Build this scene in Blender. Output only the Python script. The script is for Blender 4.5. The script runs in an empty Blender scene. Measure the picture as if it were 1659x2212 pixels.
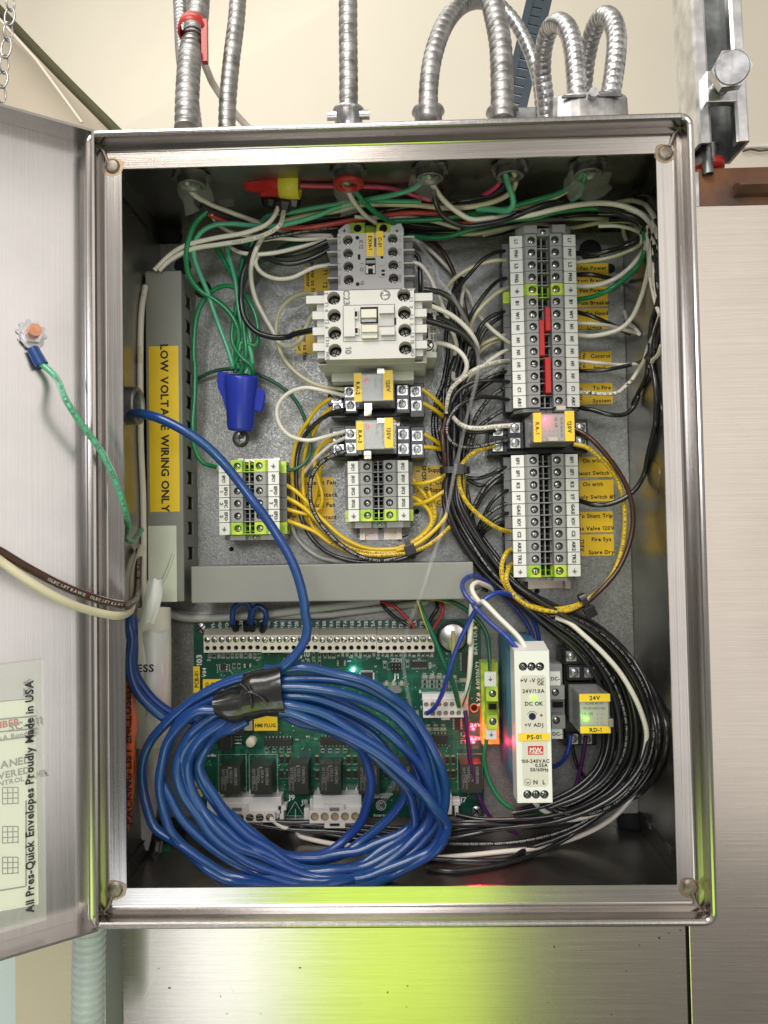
import bpy, math, random
from mathutils import Vector, Matrix
random.seed(7)
SC = bpy.context.scene
COL = SC.collection
# ------------------------------------------------------------------ camera
W, H, D = 0.400, 0.520, 0.1608            # enclosure: rim at Y=0, back at Y=D
YP = 0.153                                # face of the mounting panel
CAM = Vector((0.00635, -0.4883, -0.0112))
FOC = 0.74233
def _R(a, b, c):
    return Matrix.Rotation(c, 3, 'Z') @ Matrix.Rotation(b, 3, 'Y') @ Matrix.Rotation(a, 3, 'X')
RC = _R(0.03113, 0.01748, 0.02477)
cd = bpy.data.cameras.new('camera'); cam = bpy.data.objects.new('camera', cd); COL.objects.link(cam)
cr, cf, cu = RC.col[0], RC.col[1], RC.col[2]
m = Matrix.Identity(4)
for i in range(3):
    m[i][0] = cr[i]; m[i][1] = cu[i]; m[i][2] = -cf[i]; m[i][3] = CAM[i]
cam.matrix_world = m
cd.sensor_fit = 'VERTICAL'; cd.sensor_height = 36; cd.sensor_width = 27; cd.lens = FOC * 36
cd.clip_start = 0.01; cd.clip_end = 50
SC.camera = cam
SC.view_settings.view_transform = 'Standard'; SC.view_settings.look = 'None'
SC.view_settings.exposure = 0.14; SC.view_settings.gamma = 1
# ------------------------------------------------------------------ light
wd = bpy.data.worlds.new('World'); SC.world = wd; wd.use_nodes = True
nt = wd.node_tree; bg = nt.nodes['Background']
tc = nt.nodes.new('ShaderNodeTexCoord'); sp = nt.nodes.new('ShaderNodeSeparateXYZ')
rp = nt.nodes.new('ShaderNodeValToRGB'); mr = nt.nodes.new('ShaderNodeMapRange')
nt.links.new(tc.outputs['Generated'], sp.inputs[0]); nt.links.new(sp.outputs['Z'], mr.inputs['Value'])
mr.inputs['From Min'].default_value = -1; nt.links.new(mr.outputs[0], rp.inputs[0])
rp.color_ramp.elements[0].position = 0.0; rp.color_ramp.elements[0].color = (0.30, 0.28, 0.26, 1)
rp.color_ramp.elements[1].position = 1.0; rp.color_ramp.elements[1].color = (1.0, 0.93, 0.82, 1)
for p_, c_ in ((0.42, (0.54, 0.51, 0.48, 1)), (0.58, (0.76, 0.71, 0.65, 1)), (0.75, (1.0, 0.94, 0.85, 1))):
    e = rp.color_ramp.elements.new(p_); e.color = c_
# a room is never even: soft light and dark patches round the horizon
wn_ = nt.nodes.new('ShaderNodeTexNoise'); wn_.inputs['Scale'].default_value = 2.3; wn_.inputs['Detail'].default_value = 2.0
wm = nt.nodes.new('ShaderNodeMapping'); wm.inputs['Location'].default_value = (.35, .2, .1); wm.inputs['Scale'].default_value = (1.3, 1.3, .7)
wr = nt.nodes.new('ShaderNodeMapRange'); wr.inputs['From Min'].default_value = .36; wr.inputs['From Max'].default_value = .62; wr.inputs['To Min'].default_value = .30; wr.inputs['To Max'].default_value = 1.55
wx_ = nt.nodes.new('ShaderNodeMix'); wx_.data_type = 'RGBA'; wx_.blend_type = 'MULTIPLY'; wx_.inputs[0].default_value = 1
nt.links.new(tc.outputs['Generated'], wm.inputs[0]); nt.links.new(wm.outputs[0], wn_.inputs[0]); nt.links.new(wn_.outputs[0], wr.inputs[0])
nt.links.new(rp.outputs[0], wx_.inputs[6]); nt.links.new(wr.outputs[0], wx_.inputs[7])
nt.links.new(wx_.outputs[2], bg.inputs[0]); bg.inputs[1].default_value = 0.56
def area(name, loc, tgt, sx, sy, power, col):
    l = bpy.data.lights.new(name, 'AREA'); l.shape = 'RECTANGLE'; l.size = sx; l.size_y = sy
    l.energy = power; l.color = col
    o = bpy.data.objects.new(name, l); COL.objects.link(o); o.location = loc
    o.rotation_euler = (Vector(tgt) - Vector(loc)).to_track_quat('-Z', 'Y').to_euler()
    return o
area('ceiling_lamp', (-0.40, -1.0, 1.30), (0, 0.1, -0.05), 0.8, 0.8, 20, (1.0, 0.95, 0.88))
area('front_lamp', (-0.12, -1.35, 0.32), (0.0, 0.15, 0.0), 0.45, 0.3, 4.5, (0.93, 0.95, 1.0))
area('wall_fill', (-0.45, 0.35, 1.5), (-0.15, 1.25, 0.75), 0.9, 0.3, 6.5, (1.0, 0.98, 0.92))  # added unseen light, brightens the wall behind the conduits
area('vest_bounce_lamp', (-0.03, -0.62, -0.72), (0.0, 0.17, -0.36), 0.36, 0.55, 1.1, (0.66, 1.0, 0.04))
area('door_reflection_fill', (0.80, -1.15, 0.05), (-0.15, 0.0, -0.1), 0.55, 1.7, 3.1, (1.0, 0.96, 0.92))  # added unseen light, mirrored by the door and right panel to brighten them
area('hood_reflection_fill', (-0.36, -0.70, -0.78), (-0.15, 0.2, -0.36), 0.22, 0.5, 1.0, (0.9, 0.95, 1.0))  # added unseen light, mirrored in the left part of the lower panel
def point(name, loc, power, col, r=0.0015):
    l = bpy.data.lights.new(name, 'POINT'); l.energy = power; l.color = col; l.shadow_soft_size = r
    o = bpy.data.objects.new(name, l); COL.objects.link(o); o.location = loc
    return o
# ------------------------------------------------------------------ pixel -> point helpers
CR = {'A': (.28, 199.1, 331.8), 'B': (.24, 597.2, 431.3), 'C': (.28, 962.2, 431.3), 'D': (.24, 597.2, 763.1),
      'E': (.28, 962.2, 829.5), 'F': (.2851, 265.4, 696.8), 'G': (.2, 398.2, 1260.8), 'H': (.24, 696.8, 1260.8),
      'I': (.28, 995.4, 1294.0), 'J': (.5, 232.3, 1559.5), 'K': (.36, 0, 597.2), 'L': (.3997, 0, 1327.2),
      'M': (.52, 0, 0), 'N': (.52, 796.3, 0), 'O': (.24, 365, 365), 'P': (.24, 730, 365), 'Q': (.22, 1095, 365),
      'R': (.18, 829.5, 597.2), 'S': (.2551, 278.7, 1360.4), 'T': (.24, 597.2, 1426.7), 'U': (.26994, 1095, 1327.2),
      'V': (.21, 796.3, 929.0), 'X': (.21, 1327, 464.5), 'd': (1, 0, 0)}
def uv(c, x, y):
    s, a, b = CR[c]; return a + s * x, b + s * y
def PY(u, v, Y):
    f = FOC * 2212
    d = cr * ((u - 829.5) / f) + cf + cu * ((1106 - v) / f)
    return CAM + d * ((Y - CAM.y) / d.y)
def P(u, v, h): return PY(u, v, YP - h / 1000.0)
def inbox(p, m_=.0022):
    """slide a point along its own sight line until it is inside the walls"""
    d = p - CAM; t = 1.0
    if CAM.y + d.y < .012: return p
    for k_, lim in ((0, W / 2 - .0028 - m_), (2, H / 2 - .0028 - m_)):
        if p[k_] > lim: t = min(t, (lim - CAM[k_]) / d[k_])
        if p[k_] < -lim: t = min(t, (-lim - CAM[k_]) / d[k_])
    return CAM + d * t
def CP(c, x, y, h):
    u, v = uv(c, x, y); return P(u, v, h)
def path(s):
    """'A x,y,h x,y,h B x,y,h ...' -> list of points in the room"""
    out = []; c = 'd'; h = 0
    for t in s.split():
        if t.isalpha(): c = t; continue
        a = [float(q) for q in t.split(',')]
        if len(a) > 2: h = a[2]
        out.append(CP(c, a[0], a[1], h))
    return out
# ------------------------------------------------------------------ materials
MT = {}
def new_mat(name):
    mt = bpy.data.materials.new(name); mt.use_nodes = True
    return mt, mt.node_tree, mt.node_tree.nodes['Principled BSDF']
def mat(name, col, rough=0.5, metal=0.0, spec=0.5, emit=None, es=0, alpha=1, trans=0, var=0.0, vs=60, bump=0.0, bs=300, coat=0, sss=0, stretch=None, col2=None, ior=None):
    mt, n, b = new_mat(name)
    b.inputs['Base Color'].default_value = (*col, 1); b.inputs['Roughness'].default_value = rough
    b.inputs['Metallic'].default_value = metal; b.inputs['Specular IOR Level'].default_value = spec
    b.inputs['Alpha'].default_value = alpha; b.inputs['Transmission Weight'].default_value = trans
    b.inputs['Coat Weight'].default_value = coat
    if ior: b.inputs['IOR'].default_value = ior
    if emit: b.inputs['Emission Color'].default_value = (*emit, 1); b.inputs['Emission Strength'].default_value = es
    if var or bump or col2:
        t = n.nodes.new('ShaderNodeTexCoord'); mp = n.nodes.new('ShaderNodeMapping')
        n.links.new(t.outputs['Object'], mp.inputs[0])
        if stretch: mp.inputs['Scale'].default_value = stretch
        if var or col2:
            no = n.nodes.new('ShaderNodeTexNoise'); no.inputs['Scale'].default_value = vs; no.inputs['Detail'].default_value = 5
            n.links.new(mp.outputs[0], no.inputs[0])
            r = n.nodes.new('ShaderNodeValToRGB'); n.links.new(no.outputs[0], r.inputs[0])
            r.color_ramp.elements[0].position = 0.32; r.color_ramp.elements[1].position = 0.68
            c1 = col2 if col2 else tuple(q * (1 - var) for q in col)
            r.color_ramp.elements[0].color = (*c1, 1)
            r.color_ramp.elements[1].color = (*(col if col2 else tuple(min(1, q * (1 + var)) for q in col)), 1)
            n.links.new(r.outputs[0], b.inputs['Base Color'])
            ra = n.nodes.new('ShaderNodeMapRange'); n.links.new(no.outputs[0], ra.inputs[0])
            ra.inputs['To Min'].default_value = max(0.02, rough * (1 - var)); ra.inputs['To Max'].default_value = min(1, rough * (1 + var * 1.5))
            n.links.new(ra.outputs[0], b.inputs['Roughness'])
        if bump:
            n2 = n.nodes.new('ShaderNodeTexNoise'); n2.inputs['Scale'].default_value = bs; n2.inputs['Detail'].default_value = 3
            n.links.new(mp.outputs[0], n2.inputs[0])
            bp = n.nodes.new('ShaderNodeBump'); bp.inputs['Strength'].default_value = bump; bp.inputs['Distance'].default_value = 0.0005
            n.links.new(n2.outputs[0], bp.inputs['Height']); n.links.new(bp.outputs[0], b.inputs['Normal'])
    MT[name] = mt
    return mt
def steel(name, col, rough, stretch, aniso=0.0, blot=0.10, st=(.82, 1.12)):
    """brushed stainless: fine streaks along one axis, soft finger stains"""
    mt, n, b = new_mat(name); N = n.nodes; L = n.links
    b.inputs['Metallic'].default_value = 1
    t = N.new('ShaderNodeTexCoord'); mp = N.new('ShaderNodeMapping'); mp.inputs['Scale'].default_value = stretch
    L.new(t.outputs['Object'], mp.inputs[0])
    s = N.new('ShaderNodeTexNoise'); s.inputs['Scale'].default_value = 1; s.inputs['Detail'].default_value = 6; s.inputs['Roughness'].default_value = .7
    L.new(mp.outputs[0], s.inputs[0])
    g = N.new('ShaderNodeTexNoise'); g.inputs['Scale'].default_value = 14; g.inputs['Detail'].default_value = 5; L.new(t.outputs['Object'], g.inputs[0])
    mx = N.new('ShaderNodeMix'); mx.data_type = 'RGBA'; L.new(g.outputs[0], mx.inputs[0])
    mx.inputs[6].default_value = (*[q * (1 - blot) for q in col], 1); mx.inputs[7].default_value = (*[min(1, q * (1 + blot)) for q in col], 1)
    m2 = N.new('ShaderNodeMix'); m2.data_type = 'RGBA'; m2.blend_type = 'MULTIPLY'; m2.inputs[0].default_value = 1
    r = N.new('ShaderNodeMapRange'); L.new(s.outputs[0], r.inputs[0]); r.inputs['From Min'].default_value = .3; r.inputs['From Max'].default_value = .7
    r.inputs['To Min'].default_value = st[0]; r.inputs['To Max'].default_value = st[1]
    L.new(mx.outputs[2], m2.inputs[6]); L.new(r.outputs[0], m2.inputs[7]); L.new(m2.outputs[2], b.inputs['Base Color'])
    rr = N.new('ShaderNodeMapRange'); L.new(s.outputs[0], rr.inputs[0]); rr.inputs['To Min'].default_value = rough * .75; rr.inputs['To Max'].default_value = rough * 1.3
    L.new(rr.outputs[0], b.inputs['Roughness'])
    bp = N.new('ShaderNodeBump'); bp.inputs['Strength'].default_value = .12; bp.inputs['Distance'].default_value = .0003
    L.new(s.outputs[0], bp.inputs['Height']); L.new(bp.outputs[0], b.inputs['Normal'])
    MT[name] = mt
    return mt
steel('steel_door', (.52, .505, .50), .24, (700, 700, 5), blot=.22, st=(.93, 1.05))
steel('steel_h', (.49, .46, .435), .20, (6, 6, 900), blot=.2)
steel('steel_v', (.50, .475, .455), .22, (900, 900, 6), blot=.2)
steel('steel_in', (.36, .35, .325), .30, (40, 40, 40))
steel('steel_panel', (.50, .455, .405), .25, (9, 9, 1300), blot=.08)
mat('weld', (.22, .19, .16), .45, 1, var=.5, vs=200)
mat('tint', (.40, .27, .15), .35, 1, alpha=.55)
# galvanised sheet
mt, n, b = new_mat('galv'); N = n.nodes; L = n.links
t = N.new('ShaderNodeTexCoord'); v1 = N.new('ShaderNodeTexVoronoi'); v1.inputs['Scale'].default_value = 650; L.new(t.outputs['Object'], v1.inputs[0])
n1 = N.new('ShaderNodeTexNoise'); n1.inputs['Scale'].default_value = 700; n1.inputs['Detail'].default_value = 4; L.new(t.outputs['Object'], n1.inputs[0])
b.inputs['Metallic'].default_value = .55
r1 = N.new('ShaderNodeValToRGB'); L.new(v1.outputs['Color'], r1.inputs[0])
r1.color_ramp.elements[0].color = (.24, .245, .23, 1); r1.color_ramp.elements[1].color = (.40, .40, .38, 1); L.new(r1.outputs[0], b.inputs['Base Color'])
r2 = N.new('ShaderNodeMapRange'); L.new(n1.outputs[0], r2.inputs[0]); r2.inputs['From Min'].default_value = .3; r2.inputs['From Max'].default_value = .7; r2.inputs['To Min'].default_value = .28; r2.inputs['To Max'].default_value = .6
L.new(r2.outputs[0], b.inputs['Roughness'])
bp = N.new('ShaderNodeBump'); bp.inputs['Strength'].default_value = .5; bp.inputs['Distance'].default_value = .0004; L.new(n1.outputs[0], bp.inputs['Height']); L.new(bp.outputs[0], b.inputs['Normal'])
n3 = N.new('ShaderNodeTexNoise'); n3.inputs['Scale'].default_value = 16; n3.inputs['Detail'].default_value = 6; n3.inputs['Roughness'].default_value = .65; L.new(t.outputs['Object'], n3.inputs[0])
m3 = N.new('ShaderNodeMapRange'); m3.inputs['From Min'].default_value = .35; m3.inputs['From Max'].default_value = .65; m3.inputs['To Min'].default_value = .78; m3.inputs['To Max'].default_value = 1.15; L.new(n3.outputs[0], m3.inputs[0])
x3 = N.new('ShaderNodeMix'); x3.data_type = 'RGBA'; x3.blend_type = 'MULTIPLY'; x3.inputs[0].default_value = 1; L.new(r1.outputs[0], x3.inputs[6]); L.new(m3.outputs[0], x3.inputs[7]); L.new(x3.outputs[2], b.inputs['Base Color'])
MT['galv'] = mt
mat('zinc', (.50, .50, .51), .3, 1, var=.3, vs=90, bump=.15, bs=400)
mat('zinc_bright', (.66, .66, .67), .33, 1, var=.25, vs=60, bump=.4, bs=200)
mat('zinc_dull', (.36, .355, .35), .42, 1, var=.35, vs=80, bump=.2, bs=300)
mat('zinc_dark', (.24, .25, .25), .4, 1, var=.35, vs=80)
mat('chromate', (.62, .56, .40), .3, 1, var=.15, vs=60, col2=(.50, .42, .42))
mat('screw_steel', (.60, .60, .58), .28, 1, var=.25, vs=500)
mat('copper', (.62, .30, .18), .4, 1, var=.2, vs=300)
mat('rust', (.22, .09, .04), .7, .15, var=.5, vs=28, bump=1.0, bs=120, col2=(.055, .04, .034))
mat('rail_blue', (.06, .08, .10), .45, .6)
mat('gray_pl', (.31, .31, .305), .45)
mat('gray_dk', (.17, .17, .175), .5)
mat('duct', (.25, .25, .23), .5, var=.03, vs=30)
mat('light_pl', (.60, .585, .55), .42, var=.03)
mat('light_pl2', (.47, .46, .45), .45)
mat('marker', (.78, .775, .74), .38)
mat('ivory', (.66, .63, .52), .42)
mat('ivory_dk', (.36, .34, .28), .5)
mat('white_pl', (.76, .77, .72), .35)
mat('nylon', (.72, .68, .64), .35, spec=.6)
mat('nylon_clear', (.68, .67, .66), .3)
mat('black_pl', (.012, .012, .013), .32)
mat('hole', (.006, .006, .007), .8)
mat('hole_tan', (.42, .35, .22), .6)
mat('ink', (.015, .015, .017), .6)
mat('ink_blue', (.03, .05, .35), .5)
mat('ink_gray', (.20, .195, .19), .6)
mat('print_w', (.70, .70, .66), .5)
mat('print_g', (.42, .42, .40), .5)
mat('print_d', (.10, .09, .06), .5)
mat('sticker', (.88, .60, .025), .42, var=.03, vs=30)
mat('sticker2', (.92, .58, .02), .4, bump=.12, bs=60)
mat('label_w', (.70, .73, .62), .5, bump=.2, bs=40)
mat('gndmix', (.72, .80, .06), .3, vs=130, col2=(.22, .48, .06), var=.01)
mat('gnd_dark', (.30, .42, .03), .4)
mat('red_pl', (.55, .02, .02), .3)
mat('red_dk', (.45, .025, .02), .35)
mat('yellow_pl', (.85, .70, .06), .4)
mat('psu_blue', (.05, .17, .27), .42)
mat('nut_blue', (.025, .045, .42), .3)
mat('cable', (.010, .046, .22), .29, var=.01, vs=22, col2=(.011, .062, .19), bump=.8, bs=110, coat=.3)  # greenish second tone puts highlights and dirt into the colour
mat('cable_dk', (.012, .045, .22), .3, bump=.3, bs=90)
mat('w_white', (.80, .75, .66), .3, coat=.2)
mat('w_cream', (.66, .60, .42), .35, coat=.2)
mat('w_black', (.016, .016, .017), .25, coat=.35)
mat('w_green', (.012, .23, .085), .27, coat=.25)
mat('w_dkgreen', (.01, .12, .07), .3)
mat('w_mint', (.09, .42, .24), .27, coat=.25)
mat('w_yellow', (.72, .49, .015), .3, coat=.2)
mat('w_brown', (.06, .024, .014), .28, coat=.25)
mat('w_red', (.50, .05, .05), .3, coat=.2)
mat('w_pink', (.62, .05, .15), .3, coat=.2)
mat('w_blue', (.02, .05, .32), .28, coat=.25)
mat('w_purple', (.07, .015, .09), .28)
mat('w_gray', (.48, .48, .44), .4)
mat('tape', (.016, .015, .015), .22, bump=.9, bs=45, coat=.3)
mat('casing', (.75, .75, .72), .08, alpha=.20, spec=.7)
mat('film', (.8, .8, .78), .12, alpha=.09, spec=.9, bump=.8, bs=150)
mat('hose', (.62, .70, .70), .25, var=.06, vs=40, trans=.25)
mat('post', (.17, .18, .17), .5)
mat('cream', (.74, .69, .575), .7, var=.02, vs=4)
mat('cream2', (.68, .60, .47), .7, var=.03, vs=5)
mat('pipe', (.085, .08, .035), .6, var=.1, vs=9, col2=(.07, .065, .03), bump=.4, bs=40)
mat('pcb', (.006, .095, .055), .3, vs=90, col2=(.004, .055, .032), var=.01, coat=.3)
mat('pcb_trace', (.02, .20, .11), .35)
mat('silk', (.72, .74, .70), .55)
mat('chip', (.02, .02, .02), .4)
mat('relay_blk', (.030, .036, .024), .35)
mat('solder', (.65, .64, .60), .3, 1)
mat('paper', (.78, .78, .68), .7)
mat('pouch', (.80, .84, .74), .15, alpha=.16, spec=.7, bump=.8, bs=30)
mat('bag', (.70, .70, .70), .3, bump=.9, bs=35, var=.05)
mat('bag_orange', (.62, .10, .015), .4, bump=.3, bs=40)
mat('panelface', (.62, .60, .52), .45)
mat('led_red', (1, .1, .1), .3, emit=(1, .05, .06), es=9)
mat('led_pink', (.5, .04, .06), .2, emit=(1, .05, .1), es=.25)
mat('led_hot', (1, .1, .15), .2, emit=(1, .05, .1), es=6)
mat('led_green', (.2, 1, .1), .3, emit=(.15, 1, .03), es=3.5)
mat('led_white', (.7, .9, 1), .3, emit=(.55, .9, 1), es=6)
mat('gold', (.75, .62, .30), .28, 1)
mat('stain', (.50, .44, .39), .42, 1, alpha=.2)
mat('daylight', (.7, .82, .85), .8)
# ------------------------------------------------------------------ glyphs
GL = {}
def make_glyphs():
    chars = "ABCDEFGHIJKLMNOPQRSTUVWXYZabcdefghijklmnopqrstuvwxyz0123456789-+/#.()=&:"
    obs = []
    for ch in chars:
        c = bpy.data.curves.new('g', 'FONT'); c.body = ch; c.size = 1; c.resolution_u = 2; c.offset = 0.030
        o = bpy.data.objects.new('g', c); COL.objects.link(o); obs.append((ch, o, c))
    dg = bpy.context.evaluated_depsgraph_get(); dg.update()
    for ch, o, c in obs:
        me = bpy.data.meshes.new_from_object(o.evaluated_get(dg))
        vs = [v.co.copy() for v in me.vertices]; fs = [tuple(p.vertices) for p in me.polygons]
        x0 = min(v.x for v in vs); x1 = max(v.x for v in vs)
        GL[ch] = ([(v.x - x0, v.y) for v in vs], fs, x1 - x0)
        bpy.data.objects.remove(o); bpy.data.curves.remove(c); bpy.data.meshes.remove(me)
make_glyphs()
GL['1'] = ([(.15, 0), (.27, 0), (.27, .73), (.18, .73), (.15, .66), (0, .58), (0, .48), (.15, .54)], [(0, 1, 2, 3, 4, 7), (4, 5, 6, 7)], .30)
# ------------------------------------------------------------------ mesh builder
class MB:
    def __init__(s): s.v = []; s.f = []; s.m = []; s.sm = []; s.mats = []
    def mi(s, name):
        if name not in s.mats: s.mats.append(name)
        return s.mats.index(name)
    def add(s, vs, fs, mat, smooth=False):
        b = len(s.v); s.v += [tuple(q) for q in vs]; k = s.mi(mat)
        for f in fs: s.f.append(tuple(b + i for i in f)); s.m.append(k); s.sm.append(smooth)
    def box(s, x0, x1, y0, y1, z0, z1, mat, top=None, sh=None):
        if x0 > x1: x0, x1 = x1, x0
        if y0 > y1: y0, y1 = y1, y0
        if z0 > z1: z0, z1 = z1, z0
        vs = [(x0, y0, z0), (x1, y0, z0), (x1, y0, z1), (x0, y0, z1), (x0, y1, z0), (x1, y1, z0), (x1, y1, z1), (x0, y1, z1)]
        s.add(vs, [(0, 1, 2, 3), (5, 4, 7, 6), (4, 0, 3, 7), (1, 5, 6, 2), (3, 2, 6, 7), (4, 5, 1, 0)], mat)
    def frust(s, r0, y0, r1, y1, mat):
        """r0,r1=(x0,x1,z0,z1) at y0 (front) and y1 (back)"""
        vs = [(r0[0], y0, r0[2]), (r0[1], y0, r0[2]), (r0[1], y0, r0[3]), (r0[0], y0, r0[3]),
              (r1[0], y1, r1[2]), (r1[1], y1, r1[2]), (r1[1], y1, r1[3]), (r1[0], y1, r1[3])]
        s.add(vs, [(0, 1, 2, 3), (5, 4, 7, 6), (4, 0, 3, 7), (1, 5, 6, 2), (3, 2, 6, 7), (4, 5, 1, 0)], mat)
    def cyl(s, a, b, r, mat, n=16, r2=None, caps=True, smooth=True):
        a = Vector(a); b = Vector(b); d = (b - a).normalized(); r2 = r if r2 is None else r2
        up = Vector((0, 0, 1)) if abs(d.z) < .9 else Vector((1, 0, 0))
        e1 = d.cross(up).normalized(); e2 = d.cross(e1)
        vs = []
        for c, rr in ((a, r), (b, r2)):
            for i in range(n):
                t = 2 * math.pi * i / n; vs.append(c + e1 * (math.cos(t) * rr) + e2 * (math.sin(t) * rr))
        s.add(vs, [(i, (i + 1) % n, n + (i + 1) % n, n + i) for i in range(n)], mat, smooth)
        if caps:
            s.add(vs[:n], [tuple(range(n))[::-1]], mat); s.add(vs[n:], [tuple(range(n))], mat)
    def lathe(s, a, ax, prof, mat, n=20, smooth=True):
        """prof [(r, t)] along axis ax from point a"""
        a = Vector(a); d = Vector(ax).normalized(); up = Vector((0, 0, 1)) if abs(d.z) < .9 else Vector((1, 0, 0))
        e1 = d.cross(up).normalized(); e2 = d.cross(e1); vs = []
        for r, t in prof:
            for i in range(n):
                q = 2 * math.pi * i / n; vs.append(a + d * t + e1 * (math.cos(q) * r) + e2 * (math.sin(q) * r))
        fs = [(k * n + i, k * n + (i + 1) % n, (k + 1) * n + (i + 1) % n, (k + 1) * n + i) for k in range(len(prof) - 1) for i in range(n)]
        s.add(vs, fs, mat, smooth)
    def disc(s, c, r, mat, n=20, ax=(0, -1, 0), sx=1):
        c = Vector(c); d = Vector(ax).normalized(); up = Vector((0, 0, 1)) if abs(d.z) < .9 else Vector((1, 0, 0))
        e1 = d.cross(up).normalized(); e2 = d.cross(e1)
        s.add([c + e1 * (math.cos(2 * math.pi * i / n) * r * sx) + e2 * (math.sin(2 * math.pi * i / n) * r) for i in range(n)], [tuple(range(n))], mat)
    def quad(s, a, b, c, d, mat): s.add([a, b, c, d], [(0, 1, 2, 3)], mat)
    def extz(s, poly, z0, z1, mat, caps=True):
        """poly in (x,y), extruded along z"""
        n = len(poly); vs = [(x, y, z0) for x, y in poly] + [(x, y, z1) for x, y in poly]
        s.add(vs, [(i, (i + 1) % n, n + (i + 1) % n, n + i) for i in range(n)], mat)
        if caps: s.add(vs, [tuple(range(n))[::-1], tuple(range(n, 2 * n))], mat)
    def extx(s, poly, x0, x1, mat):
        n = len(poly); vs = [(x0, y, z) for y, z in poly] + [(x1, y, z) for y, z in poly]
        s.add(vs, [(i, (i + 1) % n, n + (i + 1) % n, n + i) for i in range(n)], mat)
        s.add(vs, [tuple(range(n))[::-1], tuple(range(n, 2 * n))], mat)
    def exty(s, poly, y0, y1, mat):
        n = len(poly); vs = [(x, y0, z) for x, z in poly] + [(x, y1, z) for x, z in poly]
        s.add(vs, [(i, (i + 1) % n, n + (i + 1) % n, n + i) for i in range(n)], mat)
        s.add(vs, [tuple(range(n)), tuple(range(n, 2 * n))[::-1]], mat)
    def holecell(s, x0, x1, z0, z1, y, cx, cz, r, dep, mat, wall, bot=None, n=14):
        """front face with one round hole going back into the part"""
        an = [2 * math.pi * i / n for i in range(n)]
        for px, pz in ((x0, z0), (x1, z0), (x1, z1), (x0, z1)): an.append(math.atan2(pz - cz, px - cx) % (2 * math.pi))
        an = sorted(set(round(q, 4) for q in an)); k = len(an); inn = []; out = []
        for t in an:
            c, q = math.cos(t), math.sin(t); L = 1e9
            if c > 1e-6: L = min(L, (x1 - cx) / c)
            if c < -1e-6: L = min(L, (x0 - cx) / c)
            if q > 1e-6: L = min(L, (z1 - cz) / q)
            if q < -1e-6: L = min(L, (z0 - cz) / q)
            out.append((cx + c * L, y, cz + q * L)); inn.append((cx + c * r, y, cz + q * r))
        s.add(inn + out, [(i, (i + 1) % k, k + (i + 1) % k, k + i) for i in range(k)], mat)
        bk = [(p[0], y + dep, p[2]) for p in inn]
        s.add(inn + bk, [(i, (i + 1) % k, k + (i + 1) % k, k + i) for i in range(k)], wall, True)
        s.add(bk, [tuple(range(k))], bot or wall)
    def tube(s, pts, r, mat, n=8, caps=True, radii=None):
        k = len(pts); T = []
        for i in range(k):
            d = pts[min(i + 1, k - 1)] - pts[max(i - 1, 0)]
            T.append(d.normalized() if d.length > 1e-9 else Vector((0, 0, 1)))
        up = Vector((0, 1, 0)) if abs(T[0].y) < .9 else Vector((1, 0, 0))
        e = (up - T[0] * up.dot(T[0])).normalized(); vs = []
        for i in range(k):
            e = (e - T[i] * e.dot(T[i])).normalized(); g = T[i].cross(e); rr = radii[i] if radii else r
            for j in range(n):
                q = 2 * math.pi * j / n; vs.append(pts[i] + e * (math.cos(q) * rr) + g * (math.sin(q) * rr))
        fs = [(i * n + j, i * n + (j + 1) % n, (i + 1) * n + (j + 1) % n, (i + 1) * n + j) for i in range(k - 1) for j in range(n)]
        s.add(vs, fs, mat, True)
        if caps: s.add(vs[:n], [tuple(range(n))[::-1]], mat); s.add(vs[-n:], [tuple(range(n))], mat)
    def text(s, st, c, size, mat, rot=0, align='c', right=None, up=None, wx=1.0, nrm=(0, -1, 0), off=.00012):
        """flat lettering centred on c; rot in degrees, clockwise seen from the front"""
        R_ = Vector(right) if right else Vector((1, 0, 0)); U_ = Vector(up) if up else Vector((0, 0, 1))
        a = -math.radians(rot); r = R_ * math.cos(a) + U_ * math.sin(a); u = -R_ * math.sin(a) + U_ * math.cos(a)
        w = 0; lay = []
        for ch in st:
            if ch in GL: lay.append((ch, w)); w += GL[ch][2] + .065
            else: w += .33
        w = max(w - .09, 0); k = size / .72
        o = Vector(c) + Vector(nrm) * off - u * (size / 2)
        if align == 'c': o = o - r * (w * k * wx / 2)
        elif align == 'r': o = o - r * (w * k * wx)
        for ch, x in lay:
            vs, fs, _ = GL[ch]
            s.add([o + r * ((x + a_) * k * wx) + u * (b_ * k) for a_, b_ in vs], fs, mat)
    def obj(s, name, parent=None, bev=0, label=None, cat=None, group=None, kind=None, seg=2):
        me = bpy.data.meshes.new(name); o0 = s.v[0] if s.v else (0, 0, 0)
        # origin at the middle of the piece
        xs = [q[0] for q in s.v]; ys = [q[1] for q in s.v]; zs = [q[2] for q in s.v]
        c = Vector(((min(xs) + max(xs)) / 2, (min(ys) + max(ys)) / 2, (min(zs) + max(zs)) / 2))
        me.from_pydata([(q[0] - c.x, q[1] - c.y, q[2] - c.z) for q in s.v], [], s.f)
        for q in s.mats: me.materials.append(MT[q])
        me.polygons.foreach_set('material_index', s.m); me.polygons.foreach_set('use_smooth', s.sm); me.update()
        o = bpy.data.objects.new(name, me); COL.objects.link(o); o.location = c
        if parent is not None:
            o.parent = parent; o.location = c - wloc(parent)
        if bev:
            b_ = o.modifiers.new('bevel', 'BEVEL'); b_.width = bev; b_.segments = seg; b_.limit_method = 'ANGLE'; b_.angle_limit = math.radians(50)
            b_.harden_normals = False
        tag(o, label, cat, group, kind)
        return o
def wloc(o):
    l = Vector(o.location)
    while o.parent: o = o.parent; l = l + Vector(o.location)
    return l
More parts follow.
